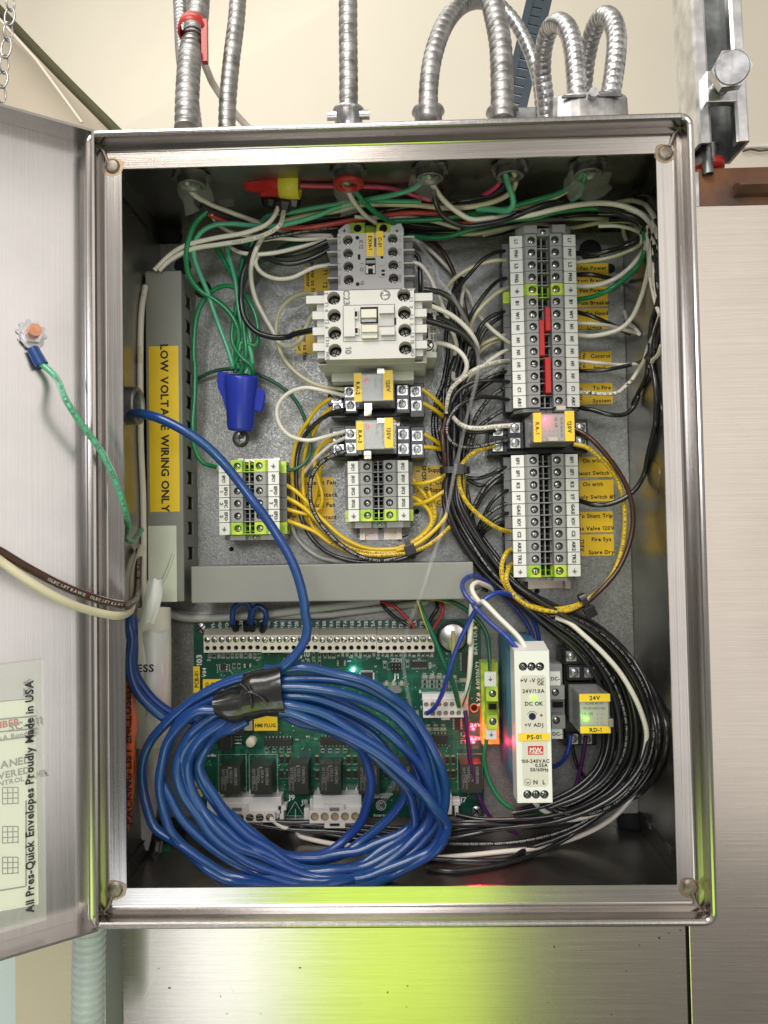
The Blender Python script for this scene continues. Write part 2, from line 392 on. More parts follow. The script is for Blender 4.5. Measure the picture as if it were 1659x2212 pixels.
def tag(o, label=None, cat=None, group=None, kind=None):
    for k, v in (('label', label), ('category', cat), ('group', group), ('kind', kind)):
        if v: o[k] = v
def thing(name, label, cat, loc, group=None):
    o = bpy.data.objects.new(name, None); COL.objects.link(o); o.location = loc; o.empty_display_size = .01
    tag(o, label, cat, group); return o
def spline(pts, step=.004):
    """Catmull-Rom through the points"""
    out = []; k = len(pts)
    for i in range(k - 1):
        p0 = pts[max(i - 1, 0)]; p1 = pts[i]; p2 = pts[i + 1]; p3 = pts[min(i + 2, k - 1)]
        t0 = 0; t1 = max((p1 - p0).length, 1e-6) ** .5; t2 = t1 + max((p2 - p1).length, 1e-6) ** .5; t3 = t2 + max((p3 - p2).length, 1e-6) ** .5
        nn = max(2, int((p2 - p1).length / step))
        for j in range(nn):
            t = t1 + (t2 - t1) * j / nn
            if i == 0: m1 = (p2 - p1)
            else: m1 = ((p1 - p0) / t1 - (p2 - p0) / t2 + (p2 - p1) / (t2 - t1)) * (t2 - t1)
            if i == k - 2: m2 = (p2 - p1)
            else: m2 = ((p2 - p1) / (t2 - t1) - (p3 - p1) / (t3 - t1) + (p3 - p2) / (t3 - t2)) * (t2 - t1)
            q = (t - t1) / (t2 - t1)
            out.append(p1 * (2 * q ** 3 - 3 * q * q + 1) + m1 * (q ** 3 - 2 * q * q + q) + p2 * (-2 * q ** 3 + 3 * q * q) + m2 * (q ** 3 - q * q))
    out.append(pts[-1]); return out
def rect(u0, v0, u1, v1, h, c='d'):
    """world x0,x1,z0,z1 of a screen rectangle at height h over the panel"""
    a = uv(c, u0, v0); b = uv(c, u1, v1); um = (a[0] + b[0]) / 2; vm = (a[1] + b[1]) / 2
    return P(a[0], vm, h).x, P(b[0], vm, h).x, P(um, b[1], h).z, P(um, a[1], h).z
def pbox(mb, c, u0, v0, u1, v1, ht, hb, mat):
    x0, x1, z0, z1 = rect(u0, v0, u1, v1, ht, c)
    mb.box(x0, x1, YP - ht / 1000, YP - hb / 1000, z0, z1, mat)
    return x0, x1, z0, z1
def ell(t): return math.cos(t), math.sin(t)
# ================================================================== background
def sheet(name, pts, mat, lab=None, thick=.01, **k):
    mb = MB(); n = len(pts)
    bk = [p + Vector((0, thick, 0)) for p in pts]
    mb.add(pts + bk, [tuple(range(n)), tuple(range(n, 2 * n))[::-1]] + [(i, n + i, n + (i + 1) % n, (i + 1) % n) for i in range(n)], mat)
    return mb.obj(name, **k)
YB = 1.25
sheet('ceiling', [PY(-500, -900, 1.6), PY(-500, 40 - 400, 1.6), PY(0, 20, 1.45), PY(250, 285, YB), PY(250, 1400, YB), PY(2300, 1400, YB), PY(2300, -900, YB)], 'cream', kind='structure')
sheet('side_wall', [PY(-500, -380, 1.62), PY(-500, 1500, 1.3), PY(262, 1500, 1.27), PY(262, 292, 1.27), PY(0, 15, 1.47)], 'cream2', kind='structure')
# beaded conduit pipe running up the corner with flaking paint
mb = MB(); mb.tube(spline([CP('M', -150, -120, -1180), CP('M', 60, 110, -1130), CP('M', 250, 310, -1080), CP('M', 500, 560, -1020)], .05), .0110, 'pipe', 12)
mb.obj('corner_pipe', label='dark olive pipe with flaking cream paint running down the ceiling corner', cat='pipe')
mb = MB(); mb.tube([CP('M', -20, 60, -1000), CP('M', 150, 250, -1000), CP('M', 340, 510, -1000)], .0035, 'cream', 8)
mb.obj('corner_bead', kind='structure')
# chain
t = thing('chain', 'thin galvanised jack chain hanging above the open door', 'chain', CP('M', 20, 200, -300))
cp = [(44, -20), (42, 40), (38, 100), (30, 165), (22, 235), (14, 300), (8, 360), (4, 420)]
for i in range(len(cp) - 1):
    a = CP('M', *cp[i], -300); b = CP('M', *cp[i + 1], -300); d = (b - a); L_ = d.length * .60; c = (a + b) / 2; d.normalize()
    s_ = Vector((1, 0, 0)) if i % 2 else Vector((.35, 1, 0)).normalized()
    ring = [c + d * (math.sin(q) * L_) + s_ * (math.cos(q) * .0065) for q in [2 * math.pi * k / 14 for k in range(15)]]
    mb = MB(); mb.tube(ring, .0013, 'zinc', 6, caps=False); mb.obj('link', t)
# diagonal slotted strut far behind
t = thing('slotted_strut', 'blue grey slotted steel strut rising diagonally behind the arched conduits', 'strut', CP('N', 650, 200, -600))
a = CP('N', 722, -60, -600); b = CP('N', 596, 480, -600); d = (b - a).normalized(); s_ = Vector((d.z, 0, -d.x)) * -1
mb = MB(); wd_ = .021
def barq(mb, a, b, w0, w1, y0, y1, mat):
    vs = [p + s_ * w + Vector((0, y, 0)) for p in (a, b) for w in (w0, w1) for y in (y0, y1)]
    mb.add(vs, [(0, 2, 6, 4), (1, 5, 7, 3), (0, 1, 3, 2), (4, 6, 7, 5), (0, 4, 5, 1), (2, 3, 7, 6)], mat)
barq(mb, a, b, -wd_, -wd_ + .012, 0, .03, 'rail_blue'); barq(mb, a, b, .008, wd_, .001, .03, 'rail_blue')
LL = (b - a).length; nS = 15
for i in range(nS + 1):
    q = a + d * (LL * i / nS); barq(mb, q - d * .006, q + d * .006, -wd_ + .0118, .0082, .002, .006, 'rail_blue')
mb.obj('strut_body', t)
# right strut channel with rod and bolt
t = thing('strut_channel', 'galvanised open strut channel standing above the rusty beam', 'strut', PY(1545, 310, .17))
A0 = PY(1544, -80, .150); A1 = PY(1566, 306, .150); dz = (A1 - A0).normalized()
sx = Vector((1, 0, 0)); sx = (sx - dz * dz.dot(sx)).normalized(); sy = dz.cross(sx); sy = sy if sy.y > 0 else -sy
k = .0215
prof = [(-k, .002), (-k + .002, .0), (-k + .009, .0), (-k + .0112, .0015), (-k + .0112, .009), (-k + .0094, .009), (-k + .0094, .0026), (-k + .0026, .0026), (-k + .0026, .0385), (k - .0026, .0385), (k - .0026, .0026), (k - .0094, .0026), (k - .0094, .009), (k - .0112, .009), (k - .0112, .0015), (k - .009, .0), (k - .002, .0), (k, .002), (k, .0412), (-k, .0412)]
mb = MB(); n = len(prof); vs = [A0 + sx * x + sy * y for x, y in prof] + [A1 + sx * x + sy * y for x, y in prof]
mb.add(vs, [(i, (i + 1) % n, n + (i + 1) % n, n + i) for i in range(n) if not 6 <= i <= 10] + [tuple(range(n)), tuple(range(n, 2 * n))[::-1]], 'zinc_bright'); mb.add(vs, [(i, (i + 1) % n, n + (i + 1) % n, n + i) for i in range(6, 11)], 'zinc_dark'); mb.obj('channel', t)  # inner faces darker: shade inside the channel put into the colour
t2 = thing('threaded_rod', 'long threaded rod standing inside the open strut channel', 'threaded rod', PY(1530, 330, .19))
mb = MB(); q0 = A0 + sx * -.008 + sy * .018; q1 = A1 + sx * -.008 + sy * .018 + dz * .02
pr = []; LL = (q1 - q0).length; nn = 110
for i in range(nn): pr += [(.0040, LL * i / nn), (.0048, LL * (i + .5) / nn)]
mb.lathe(q0, (q1 - q0), pr, 'zinc_dark', 10); mb.obj('rod', t2)
mb = MB(); c = PY(1528, 352, .18); mb.lathe(c, (0, 0, -1), [(.0, -.001), (.014, 0), (.014, .006), (0, .007)], 'red_dk', 20); mb.obj('gasket', label='dark red sealing gasket under the threaded rod', cat='gasket')
mb = MB(); pr = [(0, 0)]; 
for i in range(9): pr += [(.0095, .002 * i), (.0112, .002 * i + .001)]
c = PY(1524, 318, .176); mb.lathe(c, (0, 0, -1), pr + [(0, .0185)], 'zinc', 18); mb.obj('coupling_nut', t2)
# big hex bolt + square nut
t3 = thing('hex_bolt', 'large shiny hex bolt screwed into the square nut of the strut channel', 'bolt', CP('N', 1465, 360, 10))
ax = (CP('N', 1508, 285, 45) - CP('N', 1455, 370, 5)); q = CP('N', 1455, 370, 5); axn = ax.normalized()
mb = MB(); pr = []; LL = ax.length
for i in range(9): pr += [(.0062, LL * i / 11), (.0074, LL * (i + .5) / 11)]
mb.lathe(q, ax, pr, 'zinc', 18); mb.obj('shank', t3)
mb = MB(); mb.cyl(q + axn * LL * .78, q + axn * (LL * .78 + .011), .0155, 'zinc', 6, smooth=False); mb.lathe(q + axn * (LL * .78 + .011), ax, [(.0135, 0), (.0125, .0008), (0, .0008)], 'zinc', 24, smooth=False)
mb.obj('bolt_head', t3, bev=.0006)
mb = MB(); c = CP('N', 1462, 355, 8); mb.box(c.x - .0125, c.x + .013, c.y - .002, c.y + .006, c.z - .015, c.z + .012, 'zinc'); mb.obj('square_nut', t3, bev=.001)
def marks(mb, x0, x1, z0, z1, y, nd, ns, seed=4, dm='weld', sm='zinc_bright'):
    R__ = random.Random(seed)
    for i in range(nd): mb.disc((R__.uniform(x0, x1), y - .00012, R__.uniform(z0, z1)), R__.uniform(.0003, .0009), dm, 7, sx=R__.uniform(.6, 1.8))
    for i in range(ns):
        x, z, a, L_ = R__.uniform(x0, x1), R__.uniform(z0, z1), R__.uniform(-1.2, 1.2), R__.uniform(.004, .022); w = .00012
        dx, dz_ = math.cos(a) * L_, math.sin(a) * L_; mb.add([(x, y - .0001, z), (x + dx, y - .0001, z + dz_), (x + dx - math.sin(a) * w, y - .0001, z + dz_ + math.cos(a) * w), (x - math.sin(a) * w, y - .0001, z + math.cos(a) * w)], [(0, 1, 2, 3)], sm)
# rusty beam, hood panels
YH = D + .006
x0 = PY(1506, 400, YH).x; zt = PY(1580, 357, YH).z; zb = PY(1580, 441, YH).z
t = thing('rusty_beam', 'rusty steel angle beam lying over the right stainless panel', 'beam', (x0 + .1, YH, zb))
mb = MB(); mb.box(x0 + .002, x0 + .35, YH + .004, YH + .010, zb, zt, 'rust'); mb.box(x0 + .002, x0 + .35, YH + .010, YH + .060, zt - .006, zt - .0002, 'rust'); mb.obj('web', t, bev=.001)
mb = MB(); z_ = zb + (zt - zb) * .22; mb.extx([(YH + .0035, z_), (YH - .002, z_ + .001), (YH - .010, z_ + .005), (YH - .010, z_ + .0065), (YH - .001, z_ + .010), (YH + .0035, z_ + .010)], x0 + .032, x0 + .35, 'rust'); mb.obj('flange', t)
mb = MB(); mb.box(x0 - .0005, x0 + .0022, YH + .002, YH + .012, zb, zt - .004, 'zinc'); mb.obj('edge_strip', t)
xs = PY(1488, 2110, YH).x; xl = PY(264, 2110, YH).x; xr = PY(1900, 1200, YH).x
mb = MB(); mb.box(xs + .0012, xr, YH, YH + .003, PY(1580, 3600, YH).z, PY(1580, 443, YH).z, 'steel_panel'); marks(mb, xs + .02, xr - .3, PY(1580, 2200, YH).z, PY(1580, 460, YH).z, YH, 26, 5); mb.obj('hood_panel', bev=.0008, label='brushed stainless steel panel running down behind the right side of the enclosure', cat='wall panel')
mb = MB(); mb.box(xl, xs - .0012, YH + .0005, YH + .0035, PY(800, 3600, YH).z, PY(800, 600, YH).z, 'steel_panel'); marks(mb, xl + .01, xs - .01, PY(800, 2210, YH).z, PY(800, 2020, YH).z, YH + .0005, 14, 8); mb.obj('hood_panel', bev=.0008, label='wide brushed stainless panel under the enclosure, left of the seam', cat='wall panel')
mb = MB(); mb.box(xs - .02, xs + .02, YH + .005, YH + .007, PY(800, 3600, YH).z, PY(800, 600, YH).z, 'hole'); mb.obj('seam_backing', kind='structure')
cz0 = PY(1640, 323, 1.2); mb = MB(); mb.tube([PY(1604, 327, 1.24), PY(1622, 322, 1.24), PY(1640, 326, 1.24), PY(1670, 323, 1.24), PY(1750, 326, 1.24)], .0022, 'rust', 5); mb.tube([PY(1604, 318, 1.245), PY(1640, 316, 1.245), PY(1750, 318, 1.245)], .004, 'marker', 6); mb.obj('wall_crack', kind='structure')
# lower left: post, hose, pale panel
mb = MB(); mb.box(PY(226, 2110, .2).x, PY(267, 2110, .2).x, .20, .24, PY(200, 3600, .2).z, PY(200, 1500, .2).z, 'post'); mb.obj('grey_post', bev=.002, label='dark grey upright post between the hose and the stainless panel', cat='post')
mb = MB(); mb.box(PY(33, 2110, .33).x, PY(236, 2110, .33).x, .33, .34, PY(200, 4200, .33).z, PY(200, 1500, .33).z, 'cream2'); mb.obj('back_panel_wall', kind='structure')
mb = MB(); mb.box(PY(-500, 2110, .45).x, PY(60, 2110, .45).x, .45, .46, PY(200, 4200, .45).z, PY(200, 1500, .45).z, 'daylight'); mb.obj('window_sheet', kind='structure')  # bright window as a sheet, its daylight put into the pale blue colour
mb = MB(); a = PY(193, 1960, .11); b = PY(188, 2330, .11); pr = []; LL = (b - a).length; nn = 22
for i in range(nn):
    for q, rr in ((0, .0114), (.2, .0125), (.55, .0128), (.8, .0118), (.97, .0110)): pr.append((rr, LL * (i + q) / nn))
mb.lathe(a, b - a, pr, 'hose', 28); mb.obj('corrugated_hose', label='translucent white corrugated hose hanging below the open door', cat='hose')
# ------------------------------------------------------------------ flexible conduits
def flex(name, s, r, mat, label, pitch=.0075, amp=.10, spiral=True, parts=()):
    pts = path(s); sp = spline(pts, .0008); out = []; rad = []; L_ = 0
    for i, p in enumerate(sp):
        if i: L_ += (p - sp[i - 1]).length
        ph = (L_ / pitch) % 1
        rad.append(r * (1 - amp * 1.5 + amp * 1.5 * (math.sin(ph * math.pi) ** .38))); out.append(p)
    t = thing(name, label, 'flexible conduit', pts[-1], 'flexible conduits entering the top of the enclosure')
    mb = MB(); mb.tube(out, r, mat, 18, radii=rad)
    # tilt the ribs so they read as a helix
    mb.obj('armour', t)
    return t
c1 = flex('flexible_conduit', 'd 432,-40,-10 428,30,10 420,70,35 410,130,60 405,200,75 403,280,82', .0092, 'zinc_dull', 'thick dull ribbed conduit with a red strap, front left of the box top', .0078, .16)
c2 = flex('flexible_conduit', 'd 388,-40,-40 392,40,-20 398,130,20 412,220,50 420,290,62', .0068, 'zinc', 'thin shiny conduit half hidden behind the thick strapped one', .006, .10)
c3 = flex('flexible_conduit', 'd 516,-40,20 511,40,30 500,130,40 492,220,50 490,285,54', .0070, 'zinc_dull', 'slim conduit standing right of the thick strapped one', .0075, .10)
c4 = flex('flexible_conduit', 'd 752,-40,60 752,60,62 753,160,66 753,262,70', .0074, 'zinc_dull', 'straight conduit over the middle of the box top', .0078, .10)
c5 = flex('flexible_conduit', 'd 925,262,86 926,190,82 936,120,74 962,50,60 1000,8,35 1045,0,0 1075,20,-30', .0074, 'zinc_dull', 'conduit leaving the box top and arching over to the right', .0070, .10)
c6 = flex('flexible_conduit', 'd 1052,-40,40 1066,20,52 1080,90,66 1084,160,76 1085,262,84', .0088, 'zinc_dull', 'thick conduit dropping just left of the thin receding one', .0078, .11)
c7 = flex('flexible_conduit', 'd 1080,12,-60 1110,45,-60 1140,100,-60 1160,160,-60 1168,215,-60 1172,290,-60', .0062, 'zinc', 'thin bright conduit curving down behind the twin arches', .0062, .12)
c8 = flex('flexible_conduit', 'N 742,540,-30 735,420,-20 722,300,-10 728,200,5 750,125,20 785,95,40 825,120,58 848,190,66 860,290,72 868,430,78', .0077, 'zinc', 'left one of the two tightly arched conduits at the oval coupling', .0062, .11)
c9 = flex('flexible_conduit', 'N 880,480,-30 893,360,-15 905,250,0 930,140,20 965,75,38 1005,78,54 1030,150,66 1022,280,74 998,430,80', .0077, 'zinc', 'right one of the two tightly arched conduits at the oval coupling', .0062, .11)
mb = MB(); pr = [(.0100, 0), (.0118, .0015), (.0118, .012), (.0100, .0135)]
a = CP('M', 805, 108, 45); mb.lathe(a, CP('M', 797, 150, 55) - a, pr, 'red_dk', 20); a = CP('M', 850, 150, 52); mb.box(a.x - .002, a.x + .0025, a.y - .003, a.y + .002, a.z - .022, a.z + .012, 'red_dk')
mb.obj('pipe_strap', label='dark red strap clamped round the thick dull conduit', cat='strap')
ct = thing('flat_white_cable', 'white cable slanting down behind the slim conduit', 'cable', CP('M', 900, 350, 20))
mb = MB(); mb.tube(spline(path('M 832,215,30 880,340,20 950,440,10 1040,540,0'), .01), .0030, 'w_white', 8); mb.obj('jacket', ct)
ZT = H / 2
def hub(u, v, parent, big=True):
    p = P(u, v, 74); x = p.x; y = p.y
    hz = P(u, v - 4, 74).z - ZT; mb = MB(); mb.lathe((x, y, ZT + .0016), (0, 0, 1), [(0, 0), (.0125, 0), (.0125, .004), (.0105, .005), (.0105, hz - .003), (.0125, hz - .002), (.0120, hz), (.0085, hz + .0005)], 'zinc', 22)
    for s_ in ((-1, 1) if big else ()): mb.cyl((x + s_ * .016, y - .004, ZT + hz - .004), (x + s_ * .0085, y - .004, ZT + hz - .004), .0036, 'zinc', 10)
    mb.obj('connector', parent)
hub(753, 248, c4); hub(925, 246, c5, False); hub(1085, 246, c6, False)
# duplex oval coupling
p = PY(1270, 236, .070)
mb = MB(); n = 28; prf = [(math.copysign(abs(math.cos(2 * math.pi * i / n)) ** .8, math.cos(2 * math.pi * i / n)) * .031, math.sin(2 * math.pi * i / n) * .0135) for i in range(n)]
z0 = ZT + .002; z1 = PY(1270, 216, .070).z; zc2 = PY(1270, 240, .070).z
vs = [(p.x + x, p.y + y, z0) for x, y in prf] + [(p.x + x * .93, p.y + y * .9, z1) for x, y in prf]
mb.add(vs, [(i, (i + 1) % n, n + (i + 1) % n, n + i) for i in range(n)] + [tuple(range(n))[::-1], tuple(range(n, 2 * n))], 'zinc_dull')
mb.cyl((p.x, p.y - .018, zc2 + .004), (p.x, p.y, zc2 + .004), .0035, 'zinc', 12)
for s_ in (-1, 1): mb.box(p.x + s_ * .004, p.x + s_ * .022, p.y - .0135, p.y - .011, zc2 + .003, zc2 + .0055, 'zinc_dark')
mb.obj('duplex_coupling', bev=.0012, label='oval cast coupling holding the two arched conduits on the box top', cat='conduit coupling')
p = P(1128, 244, 70); mb = MB(); mb.box(p.x - .010, p.x + .010, p.y - .006, p.y + .010, ZT + .001, P(1128, 240, 70).z, 'zinc_dark'); mb.obj('clamp_foot', c6, bev=.001)
# ================================================================== enclosure
box = thing('control_enclosure', 'stainless steel wall enclosure with its door open, full of wiring', 'electrical box', (0, D, -H / 2))
# rim profile swept round a rounded rectangle
def rring(s, y, nseg=5):
    r = max(.0004, .009 - s); hw, hh = W / 2 - s, H / 2 - s; out = []
    for cx_, cz_, a0 in ((hw - r, hh - r, 0), (-hw + r, hh - r, 90), (-hw + r, -hh + r, 180), (hw - r, -hh + r, 270)):
        for i in range(nseg + 1):
            a = math.radians(a0 + 90 * i / nseg); out.append((cx_ + r * math.cos(a), y, cz_ + r * math.sin(a)))
    return out
def sweep(mb, prof, mat, flip=False):
    n = None; vs = []
    for s, y in prof:
        q = rring(s, y); n = len(q); vs += q
    fs = []; 
    for k in range(len(prof) - 1):
        for i in range(n): fs.append((k * n + i, k * n + (i + 1) % n, (k + 1) * n + (i + 1) % n, (k + 1) * n + i))
    mb.add(vs, fs, mat, False)
mb = MB(); arc = [(.0, .0025), (.0004, .0012), (.0014, .0003), (.0026, .0), (.0038, .0004), (.0046, .0014)]
sweep(mb, [(0, D)] + arc, 'steel_v'); mb.obj('shell', box)
def rim_side(name, side):
    """one mitred length of trough, ridge and flange"""
    prof = [(.0046, .0014), (.0052, .0100), (.0062, .0118), (.0100, .0098), (.0106, .0088), (.0112, .0094), (.0116, .0096), (.0223, .0096), (.0223, .0112), (.0120, .0112)]
    mb = MB(); vs = []; hw, hh = W / 2, H / 2
    for s, y in prof:
        a = hw - s; b = hh - s
        vs += {'t': [(-a, y, b), (a, y, b)], 'b': [(-a, y, -b), (a, y, -b)], 'l': [(-a, y, -b), (-a, y, b)], 'r': [(a, y, -b), (a, y, b)]}[side]
    mb.add(vs, [(2 * i, 2 * i + 1, 2 * i + 3, 2 * i + 2) for i in range(len(prof) - 1)], 'steel_h' if side in 'tb' else 'steel_v')
    return mb.obj('rim', box)
for s_ in 'tblr': rim_side('rim', s_)
# interior walls
hw, hh = W / 2 - .0015, H / 2 - .0015
mb = MB(); mb.box(-hw, hw, D - .0015, D - .0002, -hh, hh, 'steel_in'); mb.obj('back_wall', box)
for nm, a in (('side_wall', (-hw, -hw + .0013, .012, D - .002, -hh, hh)), ('side_wall', (hw - .0013, hw, .012, D - .002, -hh, hh)), ('top_wall', (-hw + .002, hw - .002, .012, D - .002, hh - .0013, hh)), ('bottom_wall', (-hw + .002, hw - .002, .012, D - .002, -hh, -hh + .0013))):
    mb = MB(); mb.box(*a, 'steel_in'); mb.obj(nm, box)
# knockouts on the right wall, weld seams near the corners, corner studs
for (u, v, h, r) in ((1390, 712, 70, .0135), (1400, 900, 70, .0135), (1400, 1035, 62, .0135), (1392, 665, 100, .0010)):
    y = YP - h / 1000; z = P(u, v, h).z; mb = MB(); mb.lathe((hw - .0014, y, z), (-1, 0, 0), [(r, 0), (r, .00015), (r - .0004, .00015), (r - .0006, .0001), (0, .0001)], 'steel_in', 28, smooth=False); mb.obj('knockout', box)
for sxx, szz, sw in ((-1, 1, 1), (1, 1, 1), (1, -1, 1), (-1, -1, 1)):
    a = Vector((sxx * (hw - .012), .022, szz * (hh - .0016))); b = Vector((sxx * (hw - .012), .150, szz * (hh - .0016)))
    x_ = sxx * (hw - .0016); mb = MB()
    for k_ in range(3):
        y0 = .03 + .045 * k_
        mb.box(x_ - .0012, x_ + .0002, y0, y0 + .010, szz * (hh - .016) - .002, szz * (hh - .016) + .002, 'zinc_dark')
    mb.cyl((x_, .03, szz * (hh - .016)), (x_, .15, szz * (hh - .016)), .0008, 'hole', 6)
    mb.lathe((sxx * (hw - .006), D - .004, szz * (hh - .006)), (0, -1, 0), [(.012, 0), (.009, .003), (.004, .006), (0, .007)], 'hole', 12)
    mb.obj('corner_weld', box)
for u, v in ((241, 357), (1439, 328), (1493, 1919), (247, 1924)):
    q = PY(u, v, .008); mb = MB()
    mb.lathe((q.x, .0094, q.z), (0, -1, 0), [(.0052, 0), (.0050, .0003), (.0044, .0004), (.0043, .0010), (.0037, .0013), (0, .0013)], 'weld', 24)
    mb.obj('corner_stud', box)
    mb = MB(); n = 26; sxx = 1 if q.x < 0 else -1; szz = -1 if q.z > 0 else 1
    pts = [(q.x + math.cos(2 * math.pi * i / n) * (.0076 + .0008 * math.sin(i * .9)), .00945, q.z + math.sin(2 * math.pi * i / n) * (.0064 + .0006 * math.sin(i * .7 + 1))) for i in range(n)]
    mb.add(pts, [tuple(range(n))], 'tint'); mb.obj('heat_tint', box)
    sx2 = 1 if q.x > 0 else -1; sz2 = 1 if q.z > 0 else -1
    mb = MB(); mb.tube([Vector((sx2 * (W / 2 - .0135), .0090, sz2 * (H / 2 - .0185))), Vector((sx2 * (W / 2 - .0108), .0082, sz2 * (H / 2 - .0108))), Vector((sx2 * (W / 2 - .006), .0095, sz2 * (H / 2 - .006)))], .0011, 'weld', 6); mb.obj('mitre_weld', box)
# mounting panel
pa = P(350, 1100, 0).x; pb_ = P(1362, 1100, 0).x; pt = P(850, 513, 0).z; pbm = P(850, 1762, 0).z
mb = MB(); mb.box(pa, pb_, YP, YP + .002, pbm, pt, 'galv')
for zc in (pt, pbm):   # folded edges
    pass
for u, v, r in ((1275, 541, .0095), (510, 665, .0020), (1010, 1090, .0020), (500, 1186, .0020), (1256, 1338, .0022), (1160, 1277, .0022), (1318, 580, .0042), (438, 625, .0075), (395, 575, .0075), (1348, 1620, .0160), (900, 1105, .0022), (380, 690, .0042), (697, 744, .0016)):
    q = P(u, v, 0); mb.disc((q.x, YP - .00015, q.z), r, 'hole', 20)
marks(mb, pa + .01, pb_ - .01, pbm + .01, pt - .02, YP, 45, 40, 9); mb.obj('mounting_panel', box, bev=.0008)
# inner connector threads and locknuts, hanging from the top wall
def locknut(u, v, h, r=.0117, par=None, red=False, lab=None):
    q = P(u, v, h); x, y = q.x, q.y; zt_ = hh - .0015
    mb = MB(); pr = [(r * .78, 0)]
    for i in range(5): pr += [(r * .80, .0011 * i + .0036), (r * .88, .0011 * i + .0041)]
    pr += [(r * .80, .0088), (r * .62, .0088), (r * .60, .004)]
    mb.lathe((x, y, zt_), (0, 0, -1), pr, 'zinc_dull', 26)
    n = 32; prof = []
    vs = []
    for zz in (.0008, .0036):
        for i in range(n):
            a = 2 * math.pi * i / n; rr = r * (1.18 if (i % 4) < 2 else 1.06); vs.append((x + rr * math.cos(a), y + rr * math.sin(a), zt_ - zz))
    mb.add(vs, [(i, (i + 1) % n, n + (i + 1) % n, n + i) for i in range(n)] + [tuple(range(n)), tuple(range(n, 2 * n))[::-1]], 'zinc_dull')
    o = mb.obj('locknut', par if par is not None else None)
    if lab: tag(o, lab, 'locknut', 'locknuts under the box top')
    if red:
        mb = MB(); pr = []
        for i in range(13): a = math.pi * 2 * i / 12; pr.append((r * .74 + .0028 * math.cos(a), .0100 + .0028 * math.sin(a)))
        mb.lathe((x, y, zt_), (0, 0, -1), pr, 'red_dk', 26); mb.obj('anti_short_bushing', o)
        b = mb
    return Vector((x, y, zt_))
LN = [locknut(u, v, h, lab=l, red=rd) for u, v, h, l, rd in (
    (414, 372, 93, 'galvanised locknut furthest left under the box top', False),
    (752, 374, 93, 'galvanised locknut with a red plastic bushing', True),
    (928, 364, 93, 'galvanised locknut where the white, green and black wires spread', False),
    (1101, 360, 93, 'galvanised locknut where the pink wire comes in', False),
    (1270, 352, 93, 'galvanised locknut furthest right, wrapped in clear film', False))]
# ------------------------------------------------------------------ door
E0t = PY(203, 280, 0.0); E0b = PY(213, 2012, 0.0)
DA = math.radians(36.5); de = Vector((-math.cos(DA), -math.sin(DA), 0)); dn = Vector((math.sin(DA), -math.cos(DA), 0)); dd = .020
door = thing('door', None, None, Vector((E0b.x, 0, E0b.z)) - Vector((0, D, -H / 2)) * 1.0); door.parent = box; door.location = Vector((E0b.x, 0, E0b.z)) - Vector(box.location)
zt_ = E0t.z; zb_ = E0b.z; xe = (E0t.x + E0b.x) / 2
def DP(a, d, z): return Vector((xe, 0, 0)) + de * a - dn * (dd - d) + Vector((0, 0, z))
DW = .36
mb = MB()
def dbox(mb, a0, a1, d0, d1, z0, z1, mat):
    vs = [DP(a, d, z) for a in (a0, a1) for d in (d0, d1) for z in (z0, z1)]
    mb.add(vs, [(0, 1, 3, 2), (4, 6, 7, 5), (0, 4, 5, 1), (2, 3, 7, 6), (0, 2, 6, 4), (1, 5, 7, 3)], mat)
dbox(mb, 0, DW, -.0015, 0, zb_, zt_, 'steel_door'); mb.obj('door_skin', door)
mb = MB(); dbox(mb, 0, .0016, .0001, dd, zb_, zt_, 'steel_v'); mb.obj('door_lip', door)
mb = MB(); dbox(mb, .0018, DW, .0001, dd, zt_ - .0016, zt_, 'steel_h'); mb.obj('door_lip', door)
mb = MB(); dbox(mb, .0018, DW, .0001, dd, zb_, zb_ + .0016, 'steel_h'); mb.obj('door_lip', door)
def on_door(u, v):
    f = FOC * 2212; d = cr * ((u - 829.5) / f) + cf + cu * ((1106 - v) / f)
    o = DP(0, 0, 0); t_ = (o - CAM).dot(dn) / d.dot(dn); return CAM + d * t_
for (c, u, v, ru, rv) in (('L', 495, 525, .0020, .0040), ('L', 495, 1570, .0020, .0040)):
    q = on_door(*uv(c, u, v)) + dn * .0002; n = 24; mb = MB()
    mb.add([q + de * (ru * (math.cos(2 * math.pi * i / n)) * (1 + .12 * math.sin(i * 2.1))) + Vector((0, 0, rv * math.sin(2 * math.pi * i / n) * (1 + .1 * math.sin(i * 3.7)) + (ru * .35 * math.cos(2 * math.pi * i / n) if c == 'K' else 0))) for i in range(n)], [tuple(range(n))], 'stain')
    mb.obj('smudge', door)
# ground stud on the door
q = on_door(68, 722)
gs = thing('ground_stud', None, None, q - wloc(door)); gs.parent = door
mb = MB(); n = 40; vs = []
for zz in (.0004, .0014):
    for i in range(n):
        a = 2 * math.pi * i / n; rr = .0095 if i % 4 < 2 else .0078; vs.append(q + dn * zz + de * (rr * math.cos(a)) + Vector((0, 0, rr * math.sin(a))))
mb.add(vs, [(i, (i + 1) % n, n + (i + 1) % n, n + i) for i in range(n)] + [tuple(range(n)), tuple(range(n, 2 * n))[::-1]], 'zinc'); mb.obj('lock_washer', gs)
mb = MB(); mb.cyl(q + dn * .0015, q + dn * .006, .0068, 'zinc', 6, smooth=False); mb.obj('hex_nut', gs, bev=.0005)
mb = MB(); mb.cyl(q + dn * .001, q + dn * .013, .0040, 'copper', 18); mb.obj('stud', gs, bev=.0004)
